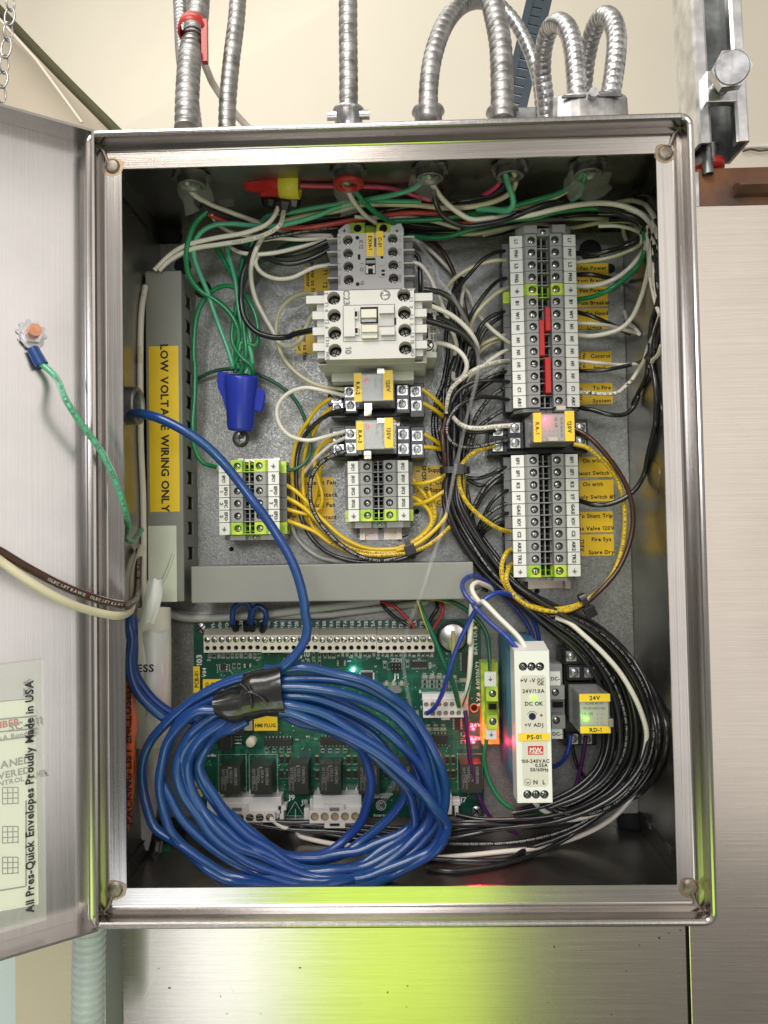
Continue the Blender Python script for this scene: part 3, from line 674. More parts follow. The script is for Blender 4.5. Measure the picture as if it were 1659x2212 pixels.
# drawing pouch on the door
po = thing('document_pouch', 'clear plastic pouch holding a panel drawing, stuck on the door', 'document pouch', on_door(40, 1700))
def door_quad(mb, pts, mat, lift, thick=.0006):
    f = [on_door(*uv('L', *p)) + dn * lift for p in pts]; b_ = [p - dn * thick for p in f]; n = len(f)
    mb.add(f + b_, [tuple(range(n)), tuple(range(n, 2 * n))[::-1]] + [(i, n + i, n + (i + 1) % n, (i + 1) % n) for i in range(n)], mat)
mb = MB(); door_quad(mb, [(-260, 300), (230, 240), (245, 1640), (-260, 1780)], 'pouch', .0036, .0006); mb.obj('pouch_sleeve', po)
mb = MB(); door_quad(mb, [(-230, 490), (185, 455), (205, 1560), (-230, 1640)], 'paper', .0022, .0008)
def dtext(mb, st, u, v, size, mat, rot=0, lift=.0024, slope=0):
    mb.text(st, on_door(*uv('L', u, v)), size, mat, rot=rot, right=-de, nrm=dn, off=lift)
dtext(mb, 'SC-1111', 138, 590, .0048, 'ink_gray', -2); dtext(mb, 'NUMBER', -5, 593, .0042, 'red_dk', -2)
dtext(mb, 'A&A Bonded', 65, 652, .0030, 'ink_gray', -2); dtext(mb, 'EC', 182, 632, .0034, 'ink_gray', -2)
dtext(mb, 'PANEL', 58, 797, .0046, 'ink_gray', -2); dtext(mb, 'POWERED', 20, 862, .0042, 'ink_gray', -2); dtext(mb, 'CONTROL PANEL', 95, 888, .0030, 'ink_gray', -2)
def dline(mb, p0, p1, w=.0005):
    a = on_door(*uv('L', *p0)) + dn * .0024; b = on_door(*uv('L', *p1)) + dn * .0024; d_ = (b - a).normalized(); s2 = dn.cross(d_) * w
    mb.add([a - s2, b - s2, b + s2, a + s2], [(0, 1, 2, 3)], 'ink_gray')
for a in (((-100, 572), (193, 545)), ((-100, 640), (193, 612)), ((-100, 690), (193, 650)), ((137, 1000), (137, 1460)), ((-100, 1500), (137, 1462))): dline(mb, *a)
for vv in (930, 1140, 1305):
    for k_ in range(4): dline(mb, (10, vv + k_ * 30), (95, vv + k_ * 28), .0003); dline(mb, (10 + k_ * 28, vv), (10 + k_ * 28, vv + 90), .0003)
mb.obj('drawing_sheet', po)
mb = MB(); mb.text('All Pres-Quick Envelopes Proudly Made in USA', on_door(*uv('L', 152, 975)) + dn * .004, .0048, 'ink', rot=-90, right=-de, nrm=dn, off=.0002, wx=1.02); mb.obj('printing', po)
# ================================================================== wiring duct, rails, stickers
def stick(mb, c, u0, v0, u1, v1, h, mat, th=.25): return pbox(mb, c, u0, v0, u1, v1, h + th, h, mat)
x0, x1, z0, z1 = rect(316, 585, 390, 1300, 45)
duct = thing('wiring_duct', 'grey slotted wiring duct standing upright along the left side', 'wiring duct', ((x0 + x1) / 2, YP, z0))
mb = MB(); y62 = YP - .045
mb.box(x0, x1 + .0016, y62, y62 + .0016, z0, z1, 'duct'); mb.box(x0, x0 + .0016, y62 + .0016, y62 + .012, z0, z1, 'duct'); mb.box(x1, x1 + .0016, y62 + .0016, y62 + .010, z0, z1, 'duct')
mb.obj('duct_cover', duct, bev=.0008)
mb = MB(); zs = []; vv = 655
xw = x1 - .0004
cut0, cut1 = YP - .031, YP - .025
prev = z1
for vs_ in range(12):
    vc = 655 + vs_ * 54; a = P(404, vc - 14, 22).z; b = P(404, vc + 14, 22).z
    if b < z0 + .012: break
    mb.box(xw, xw + .0014, y62 + .0105, YP - .001, a, prev, 'duct')
    # chamfered slot ends
    mb.extx([(cut1 + .011, a + .0001), (YP - .001, a + .0001), (YP - .001, b - .0001), (cut1 + .011, b - .0001)], xw + .0001, xw + .0012, 'duct')
    mb.extx([(y62 + .0106, a - .0001), (cut0, a - .0001), (cut0 + .0035, a - .003), (cut0 + .0035, b + .003), (cut0, b + .0001), (y62 + .0106, b + .0001)], xw + .0001, xw + .0012, 'duct')
    prev = b
mb.box(xw, xw + .0014, y62 + .0105, YP - .001, z0 + .001, prev, 'duct'); mb.obj('slotted_wall', duct)
mb = MB(); mb.box(x0 + .0004, x0 + .0018, y62 + .0125, YP - .001, z0 + .001, z1, 'duct'); mb.box(x0 + .0018, xw - .0002, YP - .003, YP - .0005, z0 + .001, z1, 'duct'); mb.obj('duct_base', duct)
mb = MB(); a = stick(mb, 'F', 200, 178, 425, 1434, 45, 'sticker'); cx_, cz_ = (a[0] + a[1]) / 2, (a[2] + a[3]) / 2
mb.text('LOW VOLTAGE WIRING ONLY', (cx_ + .0008, YP - .04530, cz_ + .0005), .0062, 'ink', rot=90, wx=1.02); mb.obj('warning_label', duct)
mb = MB(); stick(mb, 'F', 193, 1540, 407, 2116, 45.0, 'label_w', .3); 
p_ = [CP('F', 385, 1750, 45.9), CP('F', 330, 1900, 46.6), CP('F', 255, 2045, 45.8)]; mb.tube(spline(p_, .004), .0011, 'label_w', 8); mb.obj('blank_label', duct, label='blank off-white label')
x0, x1, z0, z1 = rect(380, 1219, 1023, 1299, 55)
hd = thing('wiring_duct', 'closed grey wiring duct lying level above the circuit board', 'wiring duct', ((x0 + x1) / 2, YP, z0))
x0 = rect(408, 1219, 1023, 1299, 61)[0]
mb = MB(); mb.box(x0, x1, YP - .055, YP - .045, z0, z1, 'duct'); mb.obj('duct_cover', hd, bev=.0009)
mb = MB(); mb.box(x0 + .001, x1 - .001, YP - .0448, YP - .001, z0 + .001, z0 + .0025, 'duct'); mb.box(x0 + .001, x1 - .001, YP - .0448, YP - .001, z1 - .0025, z1 - .001, 'duct'); mb.box(x0 + .001, x1 - .001, YP - .003, YP - .0012, z0 + .0026, z1 - .0026, 'duct'); mb.obj('duct_base', hd)
# DIN rails
def rail(xc, z0, z1, lab, slot=None, horiz=False):
    t = thing('din_rail', lab, 'mounting rail', (xc, YP, z0)); mb = MB(); y = YP
    prof = [(-.0175, -.0075), (-.0130, -.0075), (-.0130, -.0015), (.0130, -.0015), (.0130, -.0075), (.0175, -.0075), (.0175, -.0062), (.0143, -.0062), (.0143, -.0002), (-.0143, -.0002), (-.0143, -.0062), (-.0175, -.0062)]
    if horiz: mb.extx([(y + b, xc + a) for a, b in prof], z0, z1, 'chromate')
    else: mb.extz([(xc + a, y + b) for a, b in prof], z0, z1, 'chromate')
    mb.obj('rail_section', t)
    for s in (slot or []):
        mb = MB(); zz = s; n = 24
        pts = [(xc + .0026 * math.cos(2 * math.pi * i / n), y - .00165, zz + .0026 * math.sin(2 * math.pi * i / n) + (.004 if i < n / 2 else -.004)) for i in range(n)]
        mb.add(pts, [tuple(range(n))[::-1]], 'zinc_dull'); mb.disc((xc - .0004, y - .0017, zz + .004), .0019, 'hole', 14); mb.obj('rail_screw', t)
    return t
def wcx(u, v, h): return P(u, v, h).x
XR = wcx(1177, 880, 7); XC = wcx(820, 1000, 7); XL = wcx(560, 1075, 7)
rail(XR, P(1177, 1272, 7).z, P(1177, 510, 7).z, 'long mounting rail under the two right-hand terminal groups')
rail(XC, P(818, 1166, 7).z, P(818, 520, 7).z, 'centre mounting rail with its lower end and slot showing', [P(818, 1150, 3).z])
rail(XL, P(553, 1167, 7).z, P(553, 990, 7).z, 'short mounting rail under the left terminal group')
# ------------------------------------------------------------------ terminal blocks (profile x / height, mm)
def screw_head(mb, c, r, kind='slot', ang=30, mat='screw_steel', ax=(0, -1, 0)):
    x, y, z = c; a = math.radians(ang)
    mb.lathe((x, y + .0006, z), (0, -1, 0), [(r, 0), (r, .0006), (r * .88, .001), (0, .0011)], mat, 16)
    def bar(a, w, L_):
        d = (math.cos(a), math.sin(a)); e = (-d[1], d[0]); yy = y - .00056
        mb.add([(x + d[0] * p * L_ + e[0] * q * w, yy, z + d[1] * p * L_ + e[1] * q * w) for p, q in ((-1, -1), (1, -1), (1, 1), (-1, 1))], [(0, 1, 2, 3)], 'hole')
    bar(a, r * .13, r * .88)
    if kind != 'slot': bar(a + math.pi / 2, r * .15, r * .80)
    if kind == 'combo':
        mb.lathe((x, yy if False else y - .0003, z), (0, -1, 0), [(r * .78, 0), (r * .70, .0003)], 'hole', 14)
def gsym(mb, c, s, full=True):
    """earth mark turned on its side"""
    x, y, z = c; y -= .0002
    def ln(x0, z0, x1, z1, w=.00022):
        dx, dz_ = x1 - x0, z1 - z0; L_ = math.hypot(dx, dz_); ex, ez = -dz_ / L_ * w, dx / L_ * w
        mb.add([(x0 - ex, y, z0 - ez), (x1 - ex, y, z1 - ez), (x1 + ex, y, z1 + ez), (x0 + ex, y, z0 + ez)], [(0, 1, 2, 3)], 'ink')
    ln(x, z + s * .55, x, z - s * .1)
    for k_, w in ((0, .6), (1, .4), (2, .2)): ln(x - s * w, z - s * (.1 + .25 * k_), x + s * w, z - s * (.1 + .25 * k_))
TB = dict(
 big=dict(hw=26, mk=(26, 16.2, 43), sc=(15.8, 5.2, 45), well=33, low=(30, 26), r=3.1),
 small=dict(hw=24, mk=(24, 15.6, 42), sc=(15.3, 4.6, 43.5), well=36, low=(27.5, 25), r=2.9))
def tblock(xc, zc, p, text, lab, gnd=False, kind='big', mk=1.0, two=None, group=None, ltext=True, rtext=True, sk=0.0):
    k = TB[kind]; t = thing('terminal_block', lab, 'terminal block', (xc, YP, zc), group); g = p / 2 - .00018; mm = .001
    body = 'gndmix' if gnd else 'gray_pl'; Y = lambda h: YP - h * mm
    a, b, ht = k['sc']; mo, mi_, mh = k['mk']; lw, lh = k['low']; wl = k['well']
    mb = MB(); z0, z1 = zc - g, zc + g
    for s in (-1, 1):
        c_ = -a if s < 0 else b; d_ = -b if s < 0 else a; xa, xb = sorted((xc + s * a * mm, xc + s * b * mm))
        # outer chamfer then screw face
        ch = 1.6 * mm
        if s < 0: fx0, fx1 = xa + ch, xb
        else: fx0, fx1 = xa, xb - ch
        mb.holecell(fx0, fx1, z0, z1, Y(ht), (fx0 + fx1) / 2 - s * .0004, zc, min(k['r'] * mm, g * .82), .0045, body, body if gnd else 'gray_dk', 'hole')
        xo = xc + s * a * mm; xi = xc + s * b * mm; fo = fx0 if s < 0 else fx1
        mb.add([(fo, Y(ht), z0), (fo, Y(ht), z1), (xo, Y(ht - 2.2), z1), (xo, Y(ht - 2.2), z0)], [(0, 1, 2, 3)], body)
        mb.add([(xo, Y(ht - 2.2), z0), (xo, Y(ht - 2.2), z1), (xo, Y(lh), z1), (xo, Y(lh), z0)], [(0, 1, 2, 3)], body)
        mb.add([(xi, Y(ht), z0), (xi, Y(ht), z1), (xi, Y(wl - 8), z1), (xi, Y(wl - 8), z0)], [(0, 1, 2, 3)], body)
        for zz in (z0, z1): mb.add([(fo, Y(ht), zz), (xo, Y(ht - 2.2), zz), (xo, Y(lh), zz), (xi, Y(lh - 8), zz), (xi, Y(ht), zz)], [(0, 1, 2, 3, 4)], body)
        # marker carrier and lower wire funnel
        mb.box(xc + s * (mo - 1) * mm, xc + s * (a + .02) * mm, Y(mh - 1.6), Y(lh + .01), z0 + .0002, z1 - .0002, body)
        mb.box(xc + s * lw * mm, xc + s * (a - 2) * mm, Y(lh), Y(9), z0, z1, body if gnd else 'gray_dk')
        mb.cyl((xc + s * (lw + .05) * mm, Y(19), zc), (xc + s * (lw - 3) * mm, Y(19), zc), min(.0026, g * .8), 'hole', 10)
    # centre well with rib, bridge pockets
    mb.box(xc - b * mm, xc + b * mm, Y(wl - 10), Y(wl - 12), z0, z1, 'hole')
    dk = 'gnd_dark' if gnd else 'gray_dk'; bd = body
    mb.box(xc - b * mm, xc + b * mm, Y(wl + 5), Y(wl - 10), z0, z0 + .0008, bd)
    mb.box(xc - .0005, xc + .0005, Y(wl + 3), Y(wl - 10), z0 + .0008, z1, bd)
    for s in (-1, 1):
        mb.box(xc + s * b * mm, xc + s * (b - 1.1) * mm, Y(wl + 2), Y(wl - 10), z0 + .0008, z1 - .0004, dk)
        if kind == 'small':
            for zq in (.28, .72): mb.box(xc + s * (b - 1.1) * mm, xc + s * .5 * mm, Y(wl), Y(wl - 9), z0 + (z1 - z0) * zq - .0004, z0 + (z1 - z0) * zq + .0004, dk)
        else: mb.box(xc + s * (b - 1.1) * mm, xc + s * .5 * mm, Y(wl - 1), Y(wl - 9), zc - .0003, zc + .0005, dk)
    mb.obj('body', t)
    for s in (-1, 1):
        xa, xb = sorted((xc + s * mo * mm, xc + s * mi_ * mm)); mw = MB()
        zm0, zm1 = zc - g + .0001, zc + g - .0001
        # marker tag: slightly sloped outward
        yo, yi = Y(mh - 1.0), Y(mh)
        if s < 0: ya, yb = yo, yi
        else: ya, yb = yi, yo
        vs = [(xa, ya, zm0), (xb, yb, zm0), (xb, yb, zm1), (xa, ya, zm1), (xa, ya + .0016, zm0), (xb, yb + .0016, zm0), (xb, yb + .0016, zm1), (xa, ya + .0016, zm1)]
        mw.add(vs, [(0, 1, 2, 3), (5, 4, 7, 6), (4, 0, 3, 7), (1, 5, 6, 2), (3, 2, 6, 7), (4, 5, 1, 0)], 'marker')
        tx = (xa + xb) / 2 - s * .0005 * 0; yy = min(ya, yb) - .00002
        if (s < 0 and ltext) or (s > 0 and rtext):
            lines = (two if two and (s > 0 or kind == 'small') else [text])
            if text == 'g': gsym(mw, (tx, yy, zc), .0030 if p > .009 else .0026)
            else:
                for li, st in enumerate(lines):
                    off = (0 if len(lines) == 1 else (.0016 - li * .0036)); sz = .0026 if p > .009 or len(st) < 4 else .0023
                    if kind == 'big': sz = .0027
                    mw.text(st, (tx + off, yy, zc), sz * (.95 if len(st) > 3 else 1), 'ink', rot=90, wx=min(1.0, (2 * g * .80) / max(.0001, len(st) * sz * .92)))
        mw.obj('marker_tag', t)
        ms = MB(); fx = xc + s * ((a - 1.6 + b) / 2) * mm - s * .0004
        screw_head(ms, (fx, Y(ht) + .0024, zc), min(k['r'] * mm, g * .82) * .86, ang=random.uniform(0, 180))
        ms.obj('screw', t)
    return t
def column(u, v0, v1, h, names, kind, labs, group, **kw):
    z0 = P(u, v0, h).z; z1 = P(u, v1, h).z; n = len(names); p = (z0 - z1) / n
    xa = P(u, (v0 + v1) / 2, h).x; out = []
    for i, nm in enumerate(names):
        out.append(tblock(xa, z0 - p * (i + .5), p, nm.split('|')[0], labs[i], gnd=(nm == 'g'), kind=kind, two=nm.split('|') if '|' in nm else None, group=group, **kw))
    return out, xa, z0, z1, p
g1 = 'terminal blocks of the upper right group'
nm = ['L1', 'FN1', 'L2', 'FN2', 'g', 'B1', 'W1', 'N1', 'N1', 'N1', 'H1', 'H1', 'C1', 'AR1']
lb = ['grey terminal block marked L1, top of the right column', 'grey terminal block marked FN1', 'grey terminal block marked L2', 'grey terminal block marked FN2', 'green and yellow earth block between FN2 and B1',
      'grey terminal block marked B1', 'grey terminal block marked W1', 'upper N1 terminal block, directly under W1', 'middle one of the three N1 terminal blocks', 'lowest N1 terminal block, directly above H1',
      'upper H1 terminal block, directly under N1', 'lower H1 terminal block, directly above C1', 'grey terminal block marked C1', 'grey terminal block marked AR1, above the lit relay']
col1, xr, zr0, zr1, pr1 = column(1177, 506, 880, 44, nm, 'big', lb, g1)
nm = ['EF1', 'SF1', 'KS', 'ST', 'GAS', 'IO1', 'C2', 'AR2', 'TR2', 'g']
lb = ['grey terminal block marked EF1, just under the lit relay'] + ['grey terminal block marked %s' % q for q in nm[1:9]] + ['green and yellow earth block under TR2']
col2, xr2, zq0, zq1, pr2 = column(1180, 981, 1247, 44, nm, 'big', lb, 'terminal blocks of the lower right group')
nm = ['SFC1', 'SFO1', 'SFC2', 'SFO2', 'g']
lb = ['grey terminal block marked %s' % q for q in nm[:4]] + ['green and yellow earth block under SFO2']
col3, xc3, zc0, zc1, pr3 = column(817, 994, 1126, 44, nm, 'small', lb, 'terminal blocks of the middle group')
nm = ['g', 'EFC1', 'EFO|1', 'EFC|2', 'EFO|2', 'g']
lb = ['green and yellow earth block above EFC1 at the blue cable', 'terminal block marked EFC1 crossed by the blue cable', 'terminal block marked EFO 1', 'terminal block marked EFC 2', 'terminal block marked EFO 2', 'green and yellow earth block at the bottom of the left group']
col4, xc4, zd0, zd1, pr4 = column(537, 993, 1155, 43, nm, 'small', lb, 'terminal blocks of the left group')
# end brackets and cover plates
def endplate(xc, z0, z1, hw_, h, lab, mat='gray_pl', notch=True):
    t = thing('end_bracket', lab, 'end bracket', (xc, YP, z0)); mb = MB(); s_ = .001
    pr_ = [(-hw_, 8), (-hw_, h - 8), (-hw_ + 6, h), (-6, h), (-5, h - 7), (5, h - 7), (6, h), (hw_ - 6, h), (hw_, h - 8), (hw_, 8)]
    mb.extz([(xc + a * s_, YP - b * s_) for a, b in pr_], z0, z1, mat); mb.obj('bracket_body', t, bev=.0003)
    mb = MB(); screw_head(mb, (xc, YP - (h - 7) * s_ - .0002, (z0 + z1) / 2), min(.0028, abs(z1 - z0) * .4), 'slot', 80); mb.obj('screw', t); return t
endplate(xr + .001, zr0 + .0002, zr0 + .0062, 22, 47, 'grey end bracket above terminal L1', 'gray_pl')
endplate(xr + .001, zr1 - .0028, zr1 - .0002, 25, 40, 'grey end plate under terminal AR1')
endplate(xr2, zq1 - .0032, zq1 - .0002, 22, 40, 'grey end plate under the lower right earth block')
endplate(xc3, zc1 - .0050, zc1 - .0002, 25, 38, 'grey end plate under the middle terminal group')
endplate(xc4 + .002, zd1 - .0042, zd1 - .0002, 24, 38, 'grey end plate under the left terminal group')
# red jumper bars
for (u0, v0, u1, v1, lab) in ((1178, 662, 1190, 714, 'red jumper bar joining W1 and the upper N1'), (1165, 690, 1177, 768, 'red jumper bar joining the three N1 blocks'), (1178, 771, 1191, 849, 'red jumper bar joining the H1 blocks and C1')):
    mb = MB(); pbox(mb, 'd', u0, v0, u1, v1, 44, 34, 'red_pl'); mb.obj('jumper_bar', bev=.0006, label=lab, cat='jumper', group='red jumpers between terminals')
# the earth block over the contactor and its rail mates
t = thing('terminal_block', 'green and yellow earth block peeking out above the small contactor', 'terminal block', (XC, YP, P(800, 500, 40).z), None)
mb = MB(); x0, x1, z0, z1 = rect(757, 483, 842, 506, 48)
for a, b, s in ((757, 788, 0), (813, 843, 1)):
    q = rect(a, 481, b, 508, 48); mb.holecell(q[0], q[1], q[2], q[3], YP - .048, (q[0] + q[1]) / 2, (q[2] + q[3]) / 2 + .0005, .0032, .004, 'gndmix', 'gray_dk', 'hole')
    mb.box(q[0] + .0001, q[1] - .0001, YP - .0478, YP - .012, q[3] - .0004, q[3], 'gndmix'); mb.box(q[0], q[0] + .0005, YP - .0479, YP - .012, q[2], q[3] - .0005, 'gndmix'); mb.box(q[1] - .0005, q[1], YP - .0479, YP - .012, q[2], q[3] - .0005, 'gndmix')
pbox(mb, 'd', 788, 487, 813, 506, 42, 20, 'gnd_dark'); mb.obj('body', t)
for a, b, sgn in ((731, 757, -1), (843, 872, 1)):
    mb = MB(); q = rect(a, 483, b, 507, 46); c_ = .005
    if sgn < 0: pl = [(q[1], q[3]), (q[0] + c_ * 1.3, q[3]), (q[0], q[3] - c_), (q[0], q[2]), (q[1], q[2])]
    else: pl = [(q[0], q[3]), (q[0], q[2]), (q[1], q[2]), (q[1], q[3] - c_), (q[1] - c_ * .4, q[3])]
    mb.exty(pl, YP - .046, YP - .043, 'marker'); gsym(mb, ((q[0] + q[1]) / 2, YP - .0461, (q[2] + q[3]) / 2 - .001), .0022); mb.obj('marker_tag', t)
# ------------------------------------------------------------------ contactors
def cface(mb, c, rows, y0, mat, xs, r, h, dep=.008, n=18):
    pass
def contactor(name, lab, face, hf, hb, screws, mat, body, wings, cat='contactor'):
    x0, x1, z0, z1 = rect(*face, hf); t = thing(name, lab, cat, ((x0 + x1) / 2, YP, z0)); yf = YP - hf * .001
    mb = MB()
    # front face: two screw columns as hole cells, plain centre
    ncol = [s for s in screws]; rr = screws[0][3] * .001
    for side in (-1, 1):
        sc = sorted([s for s in screws if s[2] == side], key=lambda s: s[1])
        cs = [P(s[0], s[1], hf) for s in sc]; xa = x0 if side < 0 else cs[0].x - rr * 1.35; xb = cs[0].x + rr * 1.35 if side < 0 else x1
        zz = [z1] + [(cs[i].z + cs[i + 1].z) / 2 for i in range(len(cs) - 1)] + [z0]
        for i, q in enumerate(cs): mb.holecell(xa, xb, zz[i + 1], zz[i], yf, q.x, q.z, rr, .010, mat, mat, 'hole', 20)
        if side < 0: xi0 = xb
        else: xi1 = xa
    mb.add([(xi0, yf, z0), (xi1, yf, z0), (xi1, yf, z1), (xi0, yf, z1)], [(0, 1, 2, 3)], mat)
    yb = yf + .016
    mb.add([(x0, yf, z0), (x1, yf, z0), (x1, yf, z1), (x0, yf, z1), (x0, yb, z0), (x1, yb, z0), (x1, yb, z1), (x0, yb, z1)], [(4, 0, 3, 7), (1, 5, 6, 2), (3, 2, 6, 7), (4, 5, 1, 0)], mat)
    mb.obj('front_cover', t)
    for s in screws:
        q = P(s[0], s[1], hf); ms = MB(); screw_head(ms, (q.x, yf + (.0085 if hf > 80 else .005), q.z - .0006), rr * (.66 if hf > 80 else .74), 'phillips', random.choice((45, 20, 70))); ms.obj('screw', t)
    return t, x0, x1, z0, z1, yf
# --- small contactor, K12
sc = [(753, 521 + 28.2 * i, -1, 4.4) for i in range(4)]; sc = [('B' and (uv('B', 642 + 2.5 * i, 365 + 119 * i)[0]), uv('B', 642, 365 + 119 * i)[1], -1, 3.9) for i in range(4)] + [(uv('B', 1046 + 2.5 * i, 352 + 119 * i)[0], uv('B', 1046, 352 + 119 * i)[1], 1, 3.9) for i in range(4)]
kc, x0, x1, z0, z1, yf = contactor('contactor', 'small light grey contactor marked K12 with two yellow tags', ('B', 0, 0, 0, 0) and (*uv('B', 552, 300), *uv('B', 1145, 806)), 66, 0, sc, 'light_pl2', None, None)
mb = MB(); mb.box(x0 - .001, x1 + .001, yf + .0161, YP - .010, z0, z1, 'light_pl2'); 
for s in (-1, 1):
    xw0 = x0 if s < 0 else x1
    for i in range(5):
        zz = z1 - .002 - (z1 - z0) * i / 4.25
        mb.box(xw0 - (s < 0) * .0001, xw0 + s * .0085, yf + .004, yf + .020, zz - .0006, zz + .0006, 'light_pl2')
    mb.box(xw0, xw0 + s * .0072, yf + .0125, yf + .03, z0, z1 - .002, 'gray_dk')
mb.obj('housing', kc)
mb = MB()
for i, (a, b) in enumerate((('2', 'T1'), ('4', 'T2'), ('6', 'T3'), ('14', 'NO'))):
    for tx, uu in ((a, 340 + 118 * i), (b, 388 + 118 * i)):
        c_ = CP('B', 567, uu, 66.1); mb.text(tx, c_, .0019, 'ink_gray', rot=90)
for i, (a, b) in enumerate((('1', 'L1'), ('3', 'L2'), ('5', 'L3'), ('13', 'NO'))):
    for tx, uu in ((a, 328 + 118 * i), (b, 365 + 118 * i)):
        c_ = CP('B', 1112, uu, 66.1); mb.text(tx, c_, .0019, 'ink_gray', rot=90)
mb.text('K12', CP('B', 762, 405, 66.1), .0031, 'ink_gray', rot=90); mb.text('10', CP('B', 772, 748, 66.1), .0028, 'ink_gray', rot=90)
mb.text('I', CP('B', 768, 575, 66.1), .0026, 'ink_gray', rot=90); mb.text('O', CP('B', 768, 628, 66.1), .0028, 'ink_gray', rot=90)
for (u, v, r) in ((728, 343, .0015), (731, 760, .0015), (968, 332, .0008)): mb.disc(CP('B', u, v, 66.15), r, 'hole', 12)
for q in ((732, 492, 756, 540), (938, 505, 962, 530)): stick(mb, 'B', *q, 66.05, 'hole', .08)
mb.obj('markings', kc)
mb = MB(); stick(mb, 'B', 803, 525, 893, 672, 66.02, 'hole', .1); pbox(mb, 'B', 806, 545, 890, 572, 67, 66.1, 'gray_pl')
pbox(mb, 'B', 806, 590, 824, 660, 68.5, 66.1, 'light_pl'); pbox(mb, 'B', 868, 590, 887, 660, 68.5, 66.1, 'light_pl'); pbox(mb, 'B', 824.5, 600, 867.5, 618, 68.2, 66.1, 'light_pl')
mb.obj('armature', kc)
mb = MB(); pbox(mb, 'B', 915, 540, 985, 590, 66.6, 66.05, 'light_pl2'); pbox(mb, 'B', 920, 612, 980, 695, 66.6, 66.05, 'light_pl2'); stick(mb, 'B', 945, 630, 975, 650, 66.6, 'hole', .1); stick(mb, 'B', 945, 664, 975, 684, 66.6, 'hole', .1); mb.obj('slider', kc)
for q, tx, pos in (((810, 297, 878, 512), 'EXH-1', (845, 388)), ((900, 283, 963, 507), 'C-01', (932, 382))):
    mb = MB(); stick(mb, 'B', *q, 66.4, 'sticker', .3); mb.text(tx, CP('B', *pos, 66.72), .0028, 'ink', rot=90); mb.obj('name_tag', kc, label='yellow tag reading ' + tx)
mb = MB(); stick(mb, 'B', 880, 345, 900, 425, 66.05, 'ink_blue', .1); mb.obj('blue_mark', kc)
# --- large contactor, C23
sc = [(uv('B', 515 + 4 * i, 887)[0], uv('B', 0, 887 + 156.5 * i)[1], -1, 4.9) for i in range(4)] + [(uv('B', 1147 + 4.5 * i, 858)[0], uv('B', 0, 858 + 159 * i)[1], 1, 4.9) for i in range(4)]
kb, x0, x1, z0, z1, yf = contactor('contactor', 'large ivory contactor marked C23 and 10 in the middle of the panel', (*uv('B', 432, 812), *uv('B', 1243, 1432)), 94, 0, sc, 'light_pl', None, None)
mb = MB(); mb.box(x0 - .006, x1 + .009, yf + .022, YP - .009, z0 + .001, z1 - .002, 'light_pl')
for s in (-1, 1):
    xw = x0 if s < 0 else x1
    for i, wlen in enumerate((.0135, .009, .009, .009)):
        zz = z1 - .0035 - (z1 - z0 - .006) * i / 4 * 1.05
        mb.box(xw + s * .0001, xw + s * wlen, yf + .003, yf + .0215, zz - .0045, zz + .0012, 'light_pl')
        mb.box(xw + s * .0001, xw + s * .006, yf + .0055, yf + .0214, zz - .0095, zz - .0046, 'light_pl2')
mb.obj('housing', kb)
# stepped foot
mb = MB(); q = rect(*uv('B', 372, 1400), *uv('B', 1345, 1470), 80); f1 = YP - .080
q = rect(*uv('B', 370, 1425), *uv('B', 1343, 1462), 78)
mb.frust((q[0], q[1], q[2] - .0005, z0 - .0003), YP - .078, (q[0] + .001, q[1] - .001, q[2] - .002, z0 - .0003), YP - .055, 'light_pl')
q2 = rect(*uv('B', 415, 1462), *uv('B', 1325, 1560), 50)
mb.box(x0 + .001, x1 - .0005, YP - .054, YP - .022, z0 - .008, z0 - .0004, 'light_pl'); mb.obj('skirt', kb, bev=.0006)
mb = MB(); q = rect(*uv('B', 465, 1540), *uv('B', 1325, 1650), 20); mb.box(q[0], q[1], YP - .021, YP - .009, z0 - .013, z0 + .010, 'gray_pl'); mb.cyl((q[1] - .006, YP - .0212, z0 - .007), (q[1] - .006, YP - .018, z0 - .007), .0030, 'hole', 14); mb.obj('rail_foot', kb, bev=.001)
mb = MB()
for i, (a, b) in enumerate((('2', 'T1'), ('4', 'T2'), ('6', 'T3'), ('14', 'NO'))):
    mb.text(a, CP('B', 449 + 3.5 * i, 843 + 154 * i, 94.1), .0026, 'ink_gray', rot=90); mb.text(b, CP('B', 452 + 4 * i, (939, 1095, 1252, 1405)[i], 94.1), .0026, 'ink_gray', rot=90)
for i, (a, b) in enumerate((('1', 'L1'), ('3', 'L2'), ('5', 'L3'), ('13', 'NO'))):
    mb.text(a, CP('B', 1208 + 5 * i, 810 + 156 * i, 94.1), .0026, 'ink_gray', rot=90); mb.text(b, CP('B', 1212 + 5 * i, (898, 1058, 1220, 1375)[i], 94.1), .0026, 'ink_gray', rot=90)
mb.text('C23', CP('B', 632, 878, 94.1), .0046, 'ink_gray', rot=90); mb.text('10', CP('B', 648, 1355, 94.1), .0046, 'ink_gray', rot=90)
c_ = CP('B', 979, 858, 94.12); mb.disc(c_, .0040, 'ink_gray', 8); mb.text('AB', (c_.x, c_.y - .0001, c_.z), .0038, 'marker', rot=90, wx=.8)
a = rect(*uv('B', 600, 945), *uv('B', 1068, 1275), 94)
for (u0, u1, v0, v1) in ((a[0], a[1], a[3] - .0003, a[3]), (a[0], a[1], a[2], a[2] + .0003), (a[0], a[0] + .0003, a[2] + .0003, a[3] - .0003), (a[1] - .0003, a[1], a[2] + .0003, a[3] - .0003)): mb.box(u0, u1, yf - .0001, yf + .0001, v0, v1, 'hole')
mb.obj('markings', kb)
